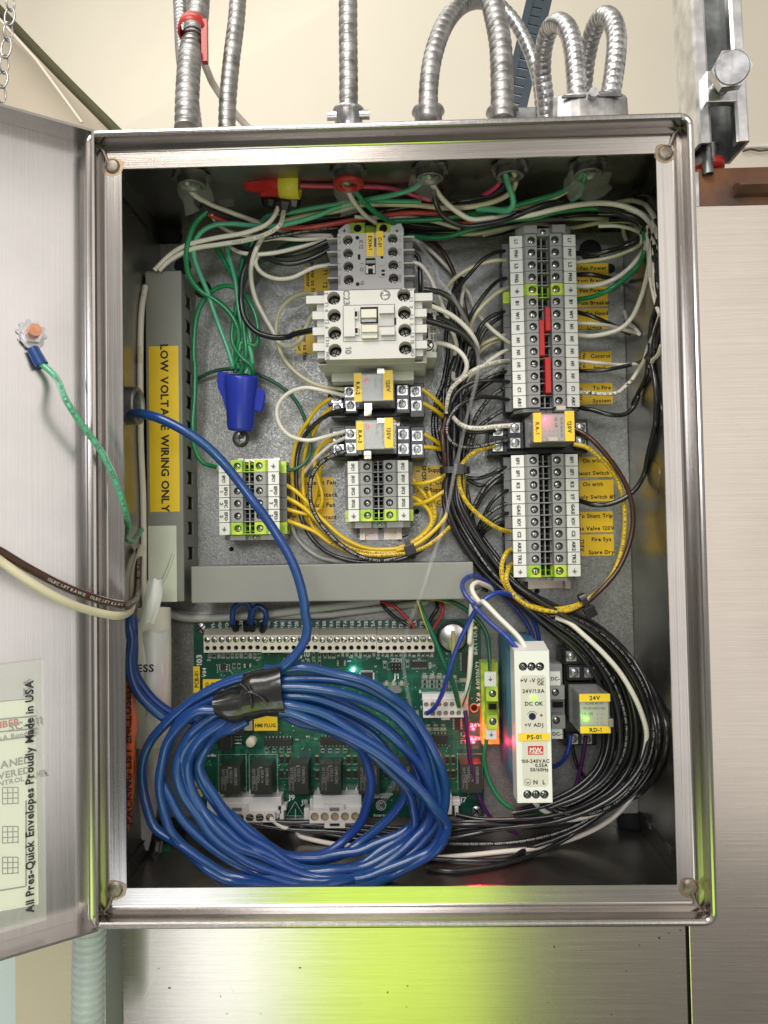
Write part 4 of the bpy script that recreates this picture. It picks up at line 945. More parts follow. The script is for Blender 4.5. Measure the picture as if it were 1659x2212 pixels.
mb = MB(); pbox(mb, 'B', 605, 965, 705, 1230, 97, 94.05, 'light_pl'); pbox(mb, 'B', 706, 985, 735, 1070, 96, 94.05, 'light_pl'); pbox(mb, 'B', 706, 1140, 740, 1215, 96, 94.05, 'light_pl'); stick(mb, 'B', 705, 1005, 728, 1052, 96.05, 'hole', .1); stick(mb, 'B', 705, 1155, 732, 1200, 96.05, 'hole', .1); mb.obj('latch_plate', kb, bev=.0004)
mb = MB(); stick(mb, 'B', 755, 965, 915, 1115, 94.02, 'hole', .1); stick(mb, 'B', 762, 1120, 918, 1258, 94.02, 'ivory_dk', .1)
pbox(mb, 'B', 762, 985, 900, 1060, 99, 94.2, 'ivory'); pbox(mb, 'B', 766, 1062, 898, 1100, 96, 94.2, 'zinc_dull'); pbox(mb, 'B', 768, 1128, 908, 1190, 99, 94.2, 'ivory'); pbox(mb, 'B', 770, 1192, 908, 1245, 97, 94.2, 'ivory'); mb.obj('armature', kb, bev=.0004)
mb = MB(); pbox(mb, 'B', 925, 945, 1058, 1020, 98, 94.05, 'light_pl'); pbox(mb, 'B', 938, 1150, 1065, 1215, 98, 94.05, 'light_pl'); pbox(mb, 'B', 915, 1062, 1058, 1135, 95, 94.05, 'light_pl2'); stick(mb, 'B', 1060, 1062, 1078, 1128, 94.02, 'hole', .1); mb.obj('side_latch', kb, bev=.0004)
# --- coil terminal block at its right side
am = thing('coil_terminal', 'ivory coil terminal block A1 A2 at the right flank of the large contactor', 'coil terminal', CP('R', 560, 700, 50))
mb = MB(); q = pbox(mb, 'R', 470, 415, 630, 975, 52, 12, 'light_pl'); mb.obj('body', am, bev=.0008)
mb = MB(); mb.cyl(CP('R', 525, 505, 52.1), CP('R', 525, 505, 50), .0045, 'hole', 16); stick(mb, 'R', 472, 620, 530, 745, 52.0, 'hole', .1)
for st, u, v, s_ in (('A1', 585, 443, .0023), ('A2', 608, 888, .0023)): mb.text(st, CP('R', u, v, 52.15), s_, 'ink')
mb.text('110V 50Hz', CP('R', 612, 690, 52.15), .0020, 'ink', rot=90); mb.text('120V 60Hz', CP('R', 575, 690, 52.15), .0020, 'ink', rot=90); mb.obj('markings', am)
mb = MB(); c_ = CP('R', 530, 828, 52.2); mb.cyl((c_.x, c_.y, c_.z), (c_.x, c_.y + .0001, c_.z), .0045, 'hole', 18); screw_head(mb, (c_.x, c_.y - .0008, c_.z), .0038, 'phillips', 45); mb.obj('screw', am)
# ------------------------------------------------------------------ relays and sockets
def screwpad(mb, u, v, h, w=24, c='d', tilt=0):
    q = P(*uv(c, u, v), h); s = .0039
    mb.box(q.x - s, q.x + s, q.y, q.y + .0010, q.z - s, q.z + s, 'zinc')
    mb.lathe((q.x, q.y, q.z), (0, -1, 0), [(.0031, 0), (.0031, .0007), (.0027, .0011), (0, .0012)], 'zinc', 16)
    a = random.uniform(0, 1.5)
    for k_ in (0, 1):
        aa = a + k_ * math.pi / 2; d = (math.cos(aa), math.sin(aa)); e = (-d[1], d[0]); yy = q.y - .00125
        mb.add([(q.x + d[0] * p * .0022 + e[0] * r_ * .00033, yy, q.z + d[1] * p * .0022 + e[1] * r_ * .00033) for p, r_ in ((-1, -1), (1, -1), (1, 1), (-1, 1))], [(0, 1, 2, 3)], 'zinc_dark')
    # open ring of the pressure plate
    pts = [Vector((q.x + .0036 * math.cos(t_), q.y - .0002, q.z + .0036 * math.sin(t_))) for t_ in [a + .4 * i for i in range(11)]]
    mb.tube(pts, .00022, 'zinc_dark', 4)
def socket(lab, c, rows, hi, lo, padsets, basebox, group='relay sockets'):
    """rows: list of ((u0,v0,u1,v1), height) black blocks"""
    b0 = P(*uv(c, (basebox[0] + basebox[2]) / 2, basebox[3]), 0)
    t = thing('relay_socket', lab, 'relay socket', (b0.x, YP, b0.z), group)
    mb = MB(); pbox(mb, c, *basebox, lo - 4, 8, 'black_pl')
    for r_, h_ in rows: pbox(mb, c, *r_, h_, 8.2, 'black_pl')
    mb.obj('socket_body', t, bev=.0006)
    for u, v, h_ in padsets:
        mb = MB(); screwpad(mb, u, v, h_ + .4, c=c); mb.obj('terminal_screw', t)
    return t
def relay(lab, c, face, hf, hb, tags, led, hot, clip, rot90=True, sidetext=None, foot=None):
    x0, x1, z0, z1 = rect(*uv(c, *face[:2]), *uv(c, *face[2:]), hf); yf, yb = YP - hf * .001, YP - hb * .001
    t = thing('relay', lab, 'relay', ((x0 + x1) / 2, yb, z0), 'plug-in relays in clear cases')
    mb = MB(); mb.box(x0, x1, yf, yb - .012, z0, z1, 'casing'); mb.obj('clear_case', t, bev=.0008)
    mb = MB(); mb.box(x0 - .0003, x1 + .0003, yb - .0119, yb, z0 - .0003, z1 + .0003, 'chip'); mb.obj('relay_base', t)
    mb = MB(); mb.box(x0 + .003, x1 - .003, yf + .005, yb - .012, z0 + .002, z1 - .002, 'gray_dk'); mb.box(x0 + .006, x0 + .012, yf + .003, yf + .005, z0 + .003, z1 - .003, 'copper' if False else 'ivory_dk'); mb.obj('coil_frame', t)
    mb = MB(); q0 = rect(*uv(c, *tags[0][0][:2]), *uv(c, *tags[0][0][2:]), hf); q1 = rect(*uv(c, *tags[1][0][:2]), *uv(c, *tags[1][0][2:]), hf)
    if rot90: mb.box(q0[1], q1[0], yf + .0012, yf + .0017, z0 + .001, z1 - .001, 'gray_pl')
    else: mb.box(x0 + .001, x1 - .001, yf + .0012, yf + .0017, q1[3], q0[2], 'ivory_dk')
    cx_, cz_ = ((q0[1] + q1[0]) / 2, (z0 + z1) / 2) if rot90 else ((x0 + x1) / 2, (q1[3] + q0[2]) / 2)
    st = 'HC-2P-120AC 15A' if rot90 else 'HC-2P-24DC-15A'
    if rot90:
        mb.text(st, (cx_ + .0065, yf + .0011, cz_), .0016, 'ink', rot=90, wx=.8); mb.text('UL US', (cx_ + .0025, yf + .0011, cz_ + .004), .0020, 'ink', rot=90)
        for k_ in range(8): mb.box(cx_ - .006 + .003 * (k_ % 4), cx_ - .0056 + .003 * (k_ % 4), yf + .0010, yf + .0012, cz_ - .003 - .004 * (k_ // 4), cz_ - .0022 - .004 * (k_ // 4), 'ink')
    else:
        mb.text(st, (cx_, yf + .0011, cz_ + .004), .0017, 'ink', wx=.85); mb.text('PLANE MOVE', (cx_, yf + .0011, cz_ + .0075), .0017, 'ink', wx=.85); mb.text('UL US', (cx_ - .005, yf + .0011, cz_), .0020, 'ink')
        for k_ in range(8): mb.box(cx_ + .002 + .003 * (k_ % 2), cx_ + .0024 + .003 * (k_ % 2), yf + .0010, yf + .0012, cz_ - .001 - .003 * (k_ // 2), cz_ - .0002 - .003 * (k_ // 2), 'ink')
    mb.obj('rating_card', t)
    for r_, tx, rt in tags:
        mb = MB(); a = pbox(mb, c, *r_, hf + .35, hf + .05, 'sticker'); mb.text(tx, ((a[0] + a[1]) / 2, YP - (hf + .35) * .001, (a[2] + a[3]) / 2 - (.0006 if rot90 else 0)), .0030, 'ink', rot=rt); mb.obj('name_tag', t, label='yellow tag reading ' + tx)
    q = CP(c, *led, hf - 1.5); mb = MB(); mb.lathe((q.x, q.y + .002, q.z), (0, -1, 0), [(.0020, 0), (.0020, .002), (.0014, .0031), (0, .0034)], hot, 14); mb.obj('indicator', t)
    for cl in clip:
        mb = MB(); pbox(mb, c, *cl, hf + .9, hf + .35, 'chromate'); mb.obj('retaining_clip', t, bev=.0002)
    if foot:
        mb = MB(); pbox(mb, c, *foot, hf - 20, hf - 28, 'chromate'); mb.obj('clip_leg', t)
    return t
socket('black relay socket under relay RA-2', 'D', [((460, 365, 610, 465), 30), ((480, 468, 620, 560), 30), ((605, 285, 730, 540), 40), ((1075, 280, 1200, 540), 40), ((1200, 270, 1330, 575), 34)], 40, 32,
       [(655, 350, 40), (668, 473, 40), (540, 400, 30), (553, 497, 30), (1134, 332, 40), (1134, 458, 40), (1253, 345, 34), (1260, 470, 34)], (490, 290, 1320, 575))
relay('clear-cased relay tagged RA-2, its red lamp off', 'D', (692, 178, 1060, 436), 72, 30, [((698, 178, 768, 436), 'RA-2', 90), ((962, 152, 1048, 420), '120V', 88)], (808, 240), 'led_pink', [(905, 135, 972, 182), (790, 448, 860, 515)], foot=(790, 515, 855, 560))
socket('black relay socket under relay RA-3', 'D', [((495, 665, 620, 800), 30), ((480, 830, 625, 920), 30), ((610, 650, 740, 925), 40), ((1085, 650, 1205, 925), 40), ((1205, 660, 1335, 945), 34)], 40, 32,
       [(668, 728, 40), (672, 853, 40), (556, 750, 30), (560, 865, 30), (1142, 728, 40), (1142, 858, 40), (1268, 742, 34), (1268, 866, 34)], (480, 665, 1330, 940))
relay('clear-cased relay tagged RA-3, its red lamp off', 'D', (712, 598, 1080, 868), 72, 30, [((720, 614, 785, 870), 'RA-3', 90), ((972, 580, 1050, 850), '120V', 90)], (822, 662), 'led_pink', [(905, 585, 972, 628), (786, 880, 852, 918)], foot=(790, 918, 852, 950))
socket('black relay socket under relay RA-1', 'E', [((360, 285, 480, 395), 30), ((355, 420, 480, 530), 30), ((480, 295, 605, 500), 38), ((1000, 270, 1100, 500), 34)], 40, 32,
       [(405, 362, 30), (403, 480, 30), (537, 338, 38), (539, 455, 38), (1045, 338, 34), (1047, 445, 34)], (330, 290, 1095, 540))
relay('clear-cased relay tagged RA-1, its red lamp lit', 'E', (668, 222, 1000, 448), 74, 30, [((680, 222, 740, 448), 'RA-1', 90), ((922, 208, 995, 440), '120V', 88)], (768, 275), 'led_hot', [(790, 405, 872, 440), (855, 165, 930, 200)])
socket('black relay socket under relay RD-1', 'I', [((800, 385, 1010, 505), 34), ((830, 510, 1100, 630), 38), ((840, 1040, 1040, 1125), 30)], 40, 30,
       [(853, 441, 34), (966, 441, 34), (877, 566, 38), (992, 566, 38), (865, 1080, 30), (972, 1080, 30)], (780, 380, 1040, 1130))
relay('clear-cased relay tagged RD-1, its green lamp lit', 'I', (915, 730, 1152, 1038), 78, 30, [((914, 732, 1152, 792), '24V', 0), ((922, 982, 1156, 1036), 'RD-1', 0)], (968, 925), 'led_green', [], rot90=False)
point('relay_glow', CP('E', 772, 275, 79), .003, (1, .04, .10)); point('relay_glow', CP('I', 965, 918, 82), .0012, (.2, 1, .05))
mb = MB(); pbox(mb, 'I', 1142, 925, 1180, 990, 80, 58, 'chromate'); mb.obj('retaining_clip', bpy.data.objects['relay.003'], bev=.0003)
# ------------------------------------------------------------------ power supply
hf = 104; fx0, fx1, fz0, fz1 = rect(*uv('I', 424, 400), *uv('I', 694, 1572), hf)
ps = thing('power_supply', 'slim white and blue power supply tagged PS-01 with green DC OK lamp', 'power supply', ((fx0 + fx1) / 2, YP, fz0))
yf = YP - hf * .001
mb = MB()
def rr_face(mb, x0, x1, z0, z1, y, r, mat, n=5):
    pts = []
    for cx_, cz_, a0 in ((x1 - r, z1 - r, 0), (x0 + r, z1 - r, 90), (x0 + r, z0 + r, 180), (x1 - r, z0 + r, 270)):
        for i in range(n + 1): a = math.radians(a0 + 90 * i / n); pts.append((cx_ + r * math.cos(a), y, cz_ + r * math.sin(a)))
    mb.add(pts, [tuple(range(len(pts)))], mat)
scs = [('I', 480, 521), ('I', 546, 521), ('I', 611, 521), ('I', 515, 1508), ('I', 580, 1508), ('I', 645, 1508)]
S3 = [CP(*q, hf) for q in scs]; zt1 = S3[0].z + .0055; zt0 = S3[0].z - .0055; zb1 = S3[3].z + .0055; zb0 = S3[3].z - .0055
for grp, za, zb_ in ((S3[:3], zt0, zt1), (S3[3:], zb0, zb1)):
    xs_ = [fx0] + [(grp[0].x + grp[1].x) / 2, (grp[1].x + grp[2].x) / 2] + [fx1]
    for i, q in enumerate(grp): mb.holecell(xs_[i], xs_[i + 1], za, zb_, yf, q.x, q.z, .0030, .006, 'white_pl', 'post', 'hole', 16)
for za, zb_ in ((fz0, zb0), (zb1, zt0), (zt1, fz1)): mb.add([(fx0, yf, za), (fx1, yf, za), (fx1, yf, zb_), (fx0, yf, zb_)], [(0, 1, 2, 3)], 'white_pl')
yb = yf + .020
mb.add([(fx0, yf, fz0), (fx1, yf, fz0), (fx1, yf, fz1), (fx0, yf, fz1), (fx0, yb, fz0 - .001), (fx1, yb, fz0 - .001), (fx1, yb, fz1 + .004), (fx0, yb, fz1 + .004)], [(4, 0, 3, 7), (1, 5, 6, 2), (3, 2, 6, 7), (4, 5, 1, 0), (4, 7, 6, 5)], 'white_pl')
mb.obj('front_housing', ps)
mb = MB(); mb.box(fx0 + .0008, fx1 - .0008, yb + .0001, YP - .009, fz0 + .0015, fz1 + .0012, 'psu_blue')
for i in range(7): mb.box(fx0 + .0001, fx0 + .00079, yb + .004 + .003 * i, yb + .0055 + .003 * i, fz0 + .012, fz1 - .004, 'psu_blue')
mb.obj('rear_housing', ps, bev=.0008)
mb = MB(); a = rect(*uv('I', 468, 588), *uv('I', 666, 1448), hf)
y2 = yf - .00015; rr_face(mb, a[0], a[1], a[2], a[3], y2, .0025, 'panelface')
pr_ = lambda st, u, v, s, **k: mb.text(st, (CP('I', u, v, hf).x, y2, CP('I', u, v, hf).z), s, 'ink', **k)
pr_('+V', 486, 628, .0028); pr_('-V', 552, 626, .0028); pr_('DC', 615, 624, .0023); pr_('OK', 616, 652, .0023); pr_('24V/1.0A', 560, 709, .0026); pr_('DC OK', 564, 806, .0027); pr_('+', 620, 896, .0028)
pr_('+V ADJ', 563, 970, .0026); pr_('100-240VAC', 574, 1249, .0024); pr_('0.55A', 621, 1281, .0024); pr_('50/60Hz', 605, 1315, .0024); pr_('N', 575, 1411, .0030); pr_('L', 641, 1411, .0030)
c_ = CP('I', 517, 1411, hf); pts = [Vector((c_.x + .0022 * math.cos(k_ * .4), y2 - .0001, c_.z + .0022 * math.sin(k_ * .4))) for k_ in range(17)]; mb.tube(pts, .00012, 'ink', 4)
for k_, w in ((0, .0013), (1, .0009), (2, .0004)): mb.box(c_.x - w, c_.x + w, y2 - .0002, y2 - .0001, c_.z - .0002 - k_ * .0005, c_.z + .0000 - k_ * .0005, 'ink')
c_ = CP('I', 558, 905, hf); mb.disc((c_.x - .0006, y2 - .0001, c_.z), .0026, 'ink_blue', 18); mb.disc((c_.x - .0006, y2 - .00015, c_.z), .0021, 'hole', 18)
pts = [Vector((c_.x - .0006 + .0036 * math.cos(k_), y2 - .0001, c_.z + .0036 * math.sin(k_))) for k_ in [.35 + .2 * i for i in range(13)]]; mb.tube(pts, .00016, 'ink', 4)
mb.obj('front_plate', ps)
mb = MB(); a = pbox(mb, 'I', 518, 1134, 636, 1202, hf + .3, hf + .16, 'red_pl'); mb.box(a[0] + .0006, a[1] - .0006, YP - (hf + .36) * .001, YP - (hf + .31) * .001, a[2] + .0005, a[2] + .0022, 'white_pl')
yl = YP - (hf + .36) * .001; mb.text('MW', ((a[0] + a[1]) / 2, yl, a[3] - .0025), .0031, 'white_pl', wx=1.0); mb.text('MEAN WELL', ((a[0] + a[1]) / 2, yl - .00005, a[2] + .0014), .0011, 'red_dk', wx=1.0); mb.obj('logo_plate', ps)
mb = MB(); a = pbox(mb, 'I', 445, 1037, 688, 1092, hf + .7, hf + .2, 'sticker'); mb.text('PS-01', ((a[0] + a[1]) / 2, YP - (hf + .7) * .001, (a[2] + a[3]) / 2), .0031, 'ink'); mb.obj('name_tag', ps, label='yellow tag reading PS-01')
c_ = CP('I', 562, 765, hf); mb = MB(); mb.lathe((c_.x, y2, c_.z), (0, -1, 0), [(.0020, 0), (.0018, .0009), (.0010, .0014), (0, .0015)], 'led_green', 16); mb.obj('indicator', ps)
for q in S3: mb = MB(); screw_head(mb, (q.x, yf + .0025, q.z - .0004), .0024, 'phillips', random.choice((10, 40, 70)), 'zinc'); mb.obj('terminal_screw', ps)
# earth block left of the supply, DC- blocks right of it (rail runs level)
zz0 = P(1060, 1515, 40).z
rail(zz0 - .003, P(1040, 1515, 7).x, P(1330, 1515, 7).x, 'level mounting rail behind the power supply', horiz=True)
def hblock(lab, c, col, rows, tags, screws, mat, body, tx, hh_=44):
    b0 = rect(*uv(c, *body[:2]), *uv(c, *body[2:]), 30); t = thing('terminal_block', lab, 'terminal block', ((b0[0] + b0[1]) / 2, YP, b0[2]))
    mb = MB(); pbox(mb, c, *body, 26, 8, mat)
    for r_ in rows: 
        q = rect(*uv(c, *r_[:4]), 44) if False else rect(*uv(c, *r_[:2]), *uv(c, *r_[2:4]), hh_); s = [k_ for k_ in screws if r_[1] < k_[1] < r_[3]][0]; cc = CP(c, *s, hh_)
        mb.holecell(q[0], q[1], q[2], q[3], YP - hh_ * .001, cc.x, cc.z, .0029, .004, mat, 'gray_dk', 'hole', 16)
        mb.box(q[0], q[1], YP - hh_ * .001 + .0001, YP - .026, q[2], q[2] + .0006, mat); mb.box(q[0], q[1], YP - hh_ * .001 + .0001, YP - .026, q[3] - .0006, q[3], mat)
        mb.box(q[0], q[0] + .0006, YP - hh_ * .001 + .0001, YP - .026, q[2] + .0006, q[3] - .0006, mat); mb.box(q[1] - .0006, q[1], YP - hh_ * .001 + .0001, YP - .026, q[2] + .0006, q[3] - .0006, mat)
    mid = (rows[0][0], rows[0][3] + 2, rows[0][2], rows[1][1] - 2); pbox(mb, c, *mid, 34, 26.2, mat if mat != 'gndmix' else 'gnd_dark')
    pbox(mb, c, mid[0] + 20, mid[1] + 20, mid[2] - 10, mid[1] + 60, 36, 34.1, 'hole')
    mb.obj('body', t)
    for s in screws: ms = MB(); q = CP(c, *s, hh_); screw_head(ms, (q.x, YP - hh_ * .001 + .0018, q.z), .0026, 'slot', 45); ms.obj('screw', t)
    for r_ in tags:
        ms = MB(); a = pbox(ms, c, *r_, hh_ - 1, hh_ - 3.5, 'marker'); cc = ((a[0] + a[1]) / 2, YP - (hh_ - 1) * .001, (a[2] + a[3]) / 2)
        if tx == 'g':
            s_ = .0022; ms.box(cc[0] - .0002, cc[0] + .0002, cc[1] - .0003, cc[1] - .0001, cc[2], cc[2] + s_, 'ink')
            for k_, w in ((0, 1), (1, .65), (2, .3)): ms.box(cc[0] - s_ * w * .7, cc[0] + s_ * w * .7, cc[1] - .0003, cc[1] - .0001, cc[2] - .0002 - k_ * .0006, cc[2] + .0001 - k_ * .0006, 'ink')
        else: ms.text(tx, cc, .0028, 'ink')
        ms.obj('marker_tag', t)
    return t
hblock('green and yellow earth block standing at the left of the power supply', 'I', None, [(195, 675, 285, 790), (200, 895, 285, 1005)], [(183, 563, 273, 674), (195, 1006, 275, 1083)], [(246, 730), (248, 945)], 'gndmix', (160, 490, 290, 1120), 'g')
hblock('grey terminal block marked DC- at the right of the power supply', 'I', None, [(690, 668, 800, 775), (700, 895, 805, 998)], [(688, 560, 768, 667), (700, 1000, 783, 1078)], [(730, 720), (738, 937)], 'gray_pl', (690, 500, 800, 1080), 'DC-')
t = thing('end_bracket', 'dark grey end bracket at the right end of the level rail', 'end bracket', CP('I', 1180, 800, 10)); mb = MB(); pbox(mb, 'I', 1120, 600, 1195, 990, 36, 8.2, 'gray_dk'); stick(mb, 'I', 1150, 680, 1185, 730, 36, 'hole', .1); stick(mb, 'I', 1150, 850, 1185, 900, 36, 'hole', .1); mb.obj('bracket_body', t, bev=.0006)
# ------------------------------------------------------------------ circuit board
BH = 10; bx0, bx1, bz0, bz1 = rect(420, 1341, 1042, 1766, BH)
pcb = thing('circuit_board', 'green circuit board with terminal strips, relays and white plugs', 'circuit board', ((bx0 + bx1) / 2, YP, bz0))
mb = MB(); mb.box(bx0, bx1, YP - BH * .001, YP - BH * .001 + .0016, bz0, bz1, 'pcb'); yB = YP - BH * .001
R_ = random.Random(3)
for i in range(320):   # copper traces under the mask
    x = R_.uniform(bx0 + .008, bx1 - .012); z = R_.uniform(bz0 + .02, bz1 - .03); k_ = R_.randint(2, 5); L_ = R_.uniform(.006, .03); hz = R_.random() < .5
    for j in range(k_):
        o_ = j * .0008
        if hz: mb.box(x, min(x + L_, bx1 - .003), yB - .00006, yB, z + o_, z + o_ + .00025, 'pcb_trace')
        else: mb.box(x + o_, x + o_ + .00025, yB - .00005, yB, z, min(z + L_, bz1 - .02), 'pcb_trace')
for i in range(420):
    x = R_.uniform(bx0 + .006, bx1 - .008); z = R_.uniform(bz0 + .012, bz1 - .025); mb.disc((x, yB - .0001, z), .00035, 'silk', 6)
def bt(st, c, u, v, s, rot=0, m_='silk', **k): q = CP(c, u, v, BH + .12); mb.text(st, q, s, m_, rot=rot, **k)
sl = ['VI-', 'VI+', 'VO-', 'VO+', 'TL2B', 'TL2A', 'TL1B', 'TL1A', 'P4B', 'P4A', 'P3B', 'P3A', 'P2B', 'P2A', 'P1B', 'P1A', 'T8B', 'T8A', 'T7B', 'T7A', 'T6B', 'T6A', 'T5B', 'T5A', 'T4B', 'T4A', 'T3B', 'T3A', 'T2B', 'T2A', 'T1B', 'T1A']
for i, st in enumerate(sl): bt(st, 'd', 460 + 15.02 * i, 1351 - .05 * i, .0029, -90, wx=.95)
bt('J10', 'G', 1300, 760, .0042, wx=1.2); bt('J1', 'H', 660, 832, .0044, wx=1.2); bt('ZDI', 'H', 660, 688, .0030, wx=1.3); bt('J9', 'S', 1375, 1418, .0040, wx=1.2); bt('J8', 'J', 850, 345, .0040, wx=1.2); bt('J7', 'J', 1536, 335, .0040, wx=1.2)
bt('BATTERY', 'H', 1370, 508, .0036, -90); bt('AX# A0020672', 'H', 1400, 905, .0036, -90); bt('103', 'G', 160, 830, .0045, -90, wx=1.1); bt('V04', 'G', 215, 960, .0030, -90); bt('MENU', 'G', 1245, 1525, .0027, wx=1.2); bt('24V', 'H', 1378, 1272, .0029, wx=1.2); bt('3.3V', 'H', 1376, 1392, .0029, wx=1.1)
bt('8', 'H', 878, 970, .0028); bt('1', 'H', 885, 1115, .0028); bt('Slo-Blo', 'S', 690, 1062, .0022); bt('RECOGNIZED', 'H', 540, 1896, .0018); bt('COMPONENT', 'H', 520, 1920, .0018); bt('Intertek', 'H', 528, 2082, .0024)
for st, u, v in (('C17', 918, 812), ('C16', 985, 812), ('C18', 1050, 812), ('C28', 950, 1275), ('C29', 1018, 1275), ('C30', 1085, 1275), ('R80', 560, 700), ('U5', 868, 677), ('U18', 240, 695), ('R79', 765, 690), ('C57', 1000, 737), ('C1', 575, 880), ('R5', 640, 880), ('C2', 710, 880), ('B1', 1120, 628), ('U1', 478, 745), ('R20', 500, 672), ('C14', 100, 665), ('R22', 258, 662), ('R12', 335, 662), ('C11', 415, 662), ('R10', 580, 655), ('R8', 820, 655), ('R16', 980, 655)): bt(st, 'H', u, v, .0013)
for st, u, v in (('U13', 1215, 1683), ('U11', 1420, 1680), ('R67', 1335, 1650), ('C36', 265, 825), ('C21', 790, 825), ('R60', 1330, 815)): bt(st, 'G', u, v, .0013)
c_ = CP('H', 525, 1995, BH + .12)
for rr_ in (.0042, .0030, .0018):
    n = 24; vs = []
    for w in (0, .0005):
        vs += [(c_.x + (rr_ - w) * math.cos(2 * math.pi * i / n), c_.y, c_.z + (rr_ - w) * math.sin(2 * math.pi * i / n)) for i in range(n)]
    mb.add(vs, [(i, (i + 1) % n, n + (i + 1) % n, n + i) for i in range(n) if 3 < i < 21 or rr_ > .004], 'silk')
def outline(c, u0, v0, u1, v1, w=.00018, m_='silk'):
    q = rect(*uv(c, u0, v0), *uv(c, u1, v1), BH); y0, y1 = yB - .0001, yB - .00002
    mb.box(q[0], q[1], y0, y1, q[3] - w, q[3], m_); mb.box(q[0], q[1], y0, y1, q[2], q[2] + w, m_); mb.box(q[0], q[0] + w, y0, y1, q[2] + w, q[3] - w, m_); mb.box(q[1] - w, q[1], y0, y1, q[2] + w, q[3] - w, m_)
a = CP('S', 1408, 1455, BH + .1); b = CP('S', 1335, 1575, BH + .1); c2 = CP('S', 1482, 1578, BH + .1)
for p, q in ((a, b), (b, c2), (c2, a)): mb.tube([p, q], .00018, 'silk', 4)
mb.tube([a + Vector((0, 0, -.006)), a + Vector((0, 0, -.028))], .0003, 'silk', 4)
outline('H', 582, 708, 715, 772); outline('G', 355, 875, 490, 945); outline('J', 480, 140, 600, 316); outline('J', 612, 140, 735, 316); outline('J', 1512, 138, 1620, 290)
for q in ((860, 515, 1060, 1000), ): pass
mb.obj('board', pcb)
def part(name, fn, bev=0, **k): m_ = MB(); fn(m_); return m_.obj(name, pcb, bev=bev, **k)
# terminal strips
for bi in range(4):
    u0 = 440 + 124.6 * bi; u1 = u0 + 124; q = rect(u0, 1371, u1, 1409, BH + 13); yt = YP - (BH + 13) * .001
    m_ = MB(); n = 8; w = (q[1] - q[0]) / n; zm = q[2] + (q[3] - q[2]) * .46; 
    for i in range(n):
        xa = q[0] + w * i; m_.holecell(xa, xa + w, zm, q[3] - .0003, yt, xa + w / 2, (zm + q[3]) / 2, .0026, .0010, 'ivory', 'ivory_dk', 'hole', 12)
        m_.holecell(xa, xa + w, q[2], zm, yt, xa + w / 2, (zm + q[2]) / 2 + .0003, .0019, .004, 'ivory', 'ivory_dk', 'hole', 12)
    m_.add([(q[0], yt, q[3] - .0003), (q[1], yt, q[3] - .0003), (q[1], yt + .004, q[3] + .0040), (q[0], yt + .004, q[3] + .0040)], [(0, 1, 2, 3)], 'ivory_dk')
    m_.box(q[0], q[1] - .0002, yt + .0041, yB - .0001, q[2] + .0001, q[3] + .0040, 'ivory'); m_.box(q[0] + .0001, q[1] - .0003, yt + .0001, yt + .004, q[2] + .00005, q[2] + .0006, 'ivory')
    m_.box(q[0], q[0] + .0004, yt + .0001, yt + .0041, q[2] + .0006, q[3] - .0003, 'ivory'); m_.box(q[1] - .0006, q[1] - .0002, yt + .0001, yt + .0041, q[2] + .0006, q[3] - .0003, 'ivory')
    o = m_.obj('terminal_strip', pcb)
    for i in range(n): ms = MB(); screw_head(ms, (q[0] + w * (i + .5), yt + .0004, (zm + q[3]) / 2), .0024, 'slot', R_.uniform(0, 180), 'solder'); so = ms.obj('screw', o)
# board relays
rl = [(485, 190, 573, 312), (617, 188, 708, 312), (780, 182, 866, 312), (918, 182, 1008, 312), (1083, 182, 1175, 312), (1230, 182, 1318, 312), (1375, 182, 1465, 312), (1525, 182, 1617, 306)]
for r_ in rl:
    m_ = MB(); q = pbox(m_, 'J', *r_, BH + 19, BH + .2, 'relay_blk'); y_ = YP - (BH + 19) * .001 - .00002; cx_ = q[1] - .0035
    m_.text('OMRON', (cx_, y_, q[3] - .0085), .0025, 'ink_gray', rot=90, wx=1.0); m_.text('G5LE-14', (cx_ - .0037, y_, q[3] - .0085), .0021, 'ink_gray', rot=90); m_.text('24VDC=', (cx_ - .0068, y_, q[3] - .0080), .0021, 'ink_gray', rot=90)
    m_.text('20Y2W9', (q[0] + .0030, y_, q[3] - .0085), .0021, 'ink_gray', rot=90); m_.text('10A250VAC', (cx_ - .0085, y_, q[2] + .0085), .0015, 'ink_gray', rot=90); m_.text('5A250VAC', (cx_ - .0112, y_, q[2] + .0085), .0015, 'ink_gray', rot=90)
    m_.box((q[0] + q[1]) / 2 - .0015, (q[0] + q[1]) / 2 + .0015, y_ - .0001, y_, q[3] - .0022, q[3] - .0010, 'ink_gray')
    m_.obj('board_relay', pcb, bev=.0004)
# power resistors between relays
for u in (752, 778, 905, 1042, 1068, 1205, 1468, 1494, 1340):
    for v in (165, 227): part('power_resistor', lambda m_: (pbox(m_, 'J', u - 8, v - 14, u + 8, v + 14, BH + 1.2, BH + .1, 'chip'), pbox(m_, 'J', u - 8, v - 20, u + 8, v - 15, BH + 1, BH + .1, 'gold'), pbox(m_, 'J', u - 8, v + 15, u + 8, v + 20, BH + 1, BH + .1, 'gold')))
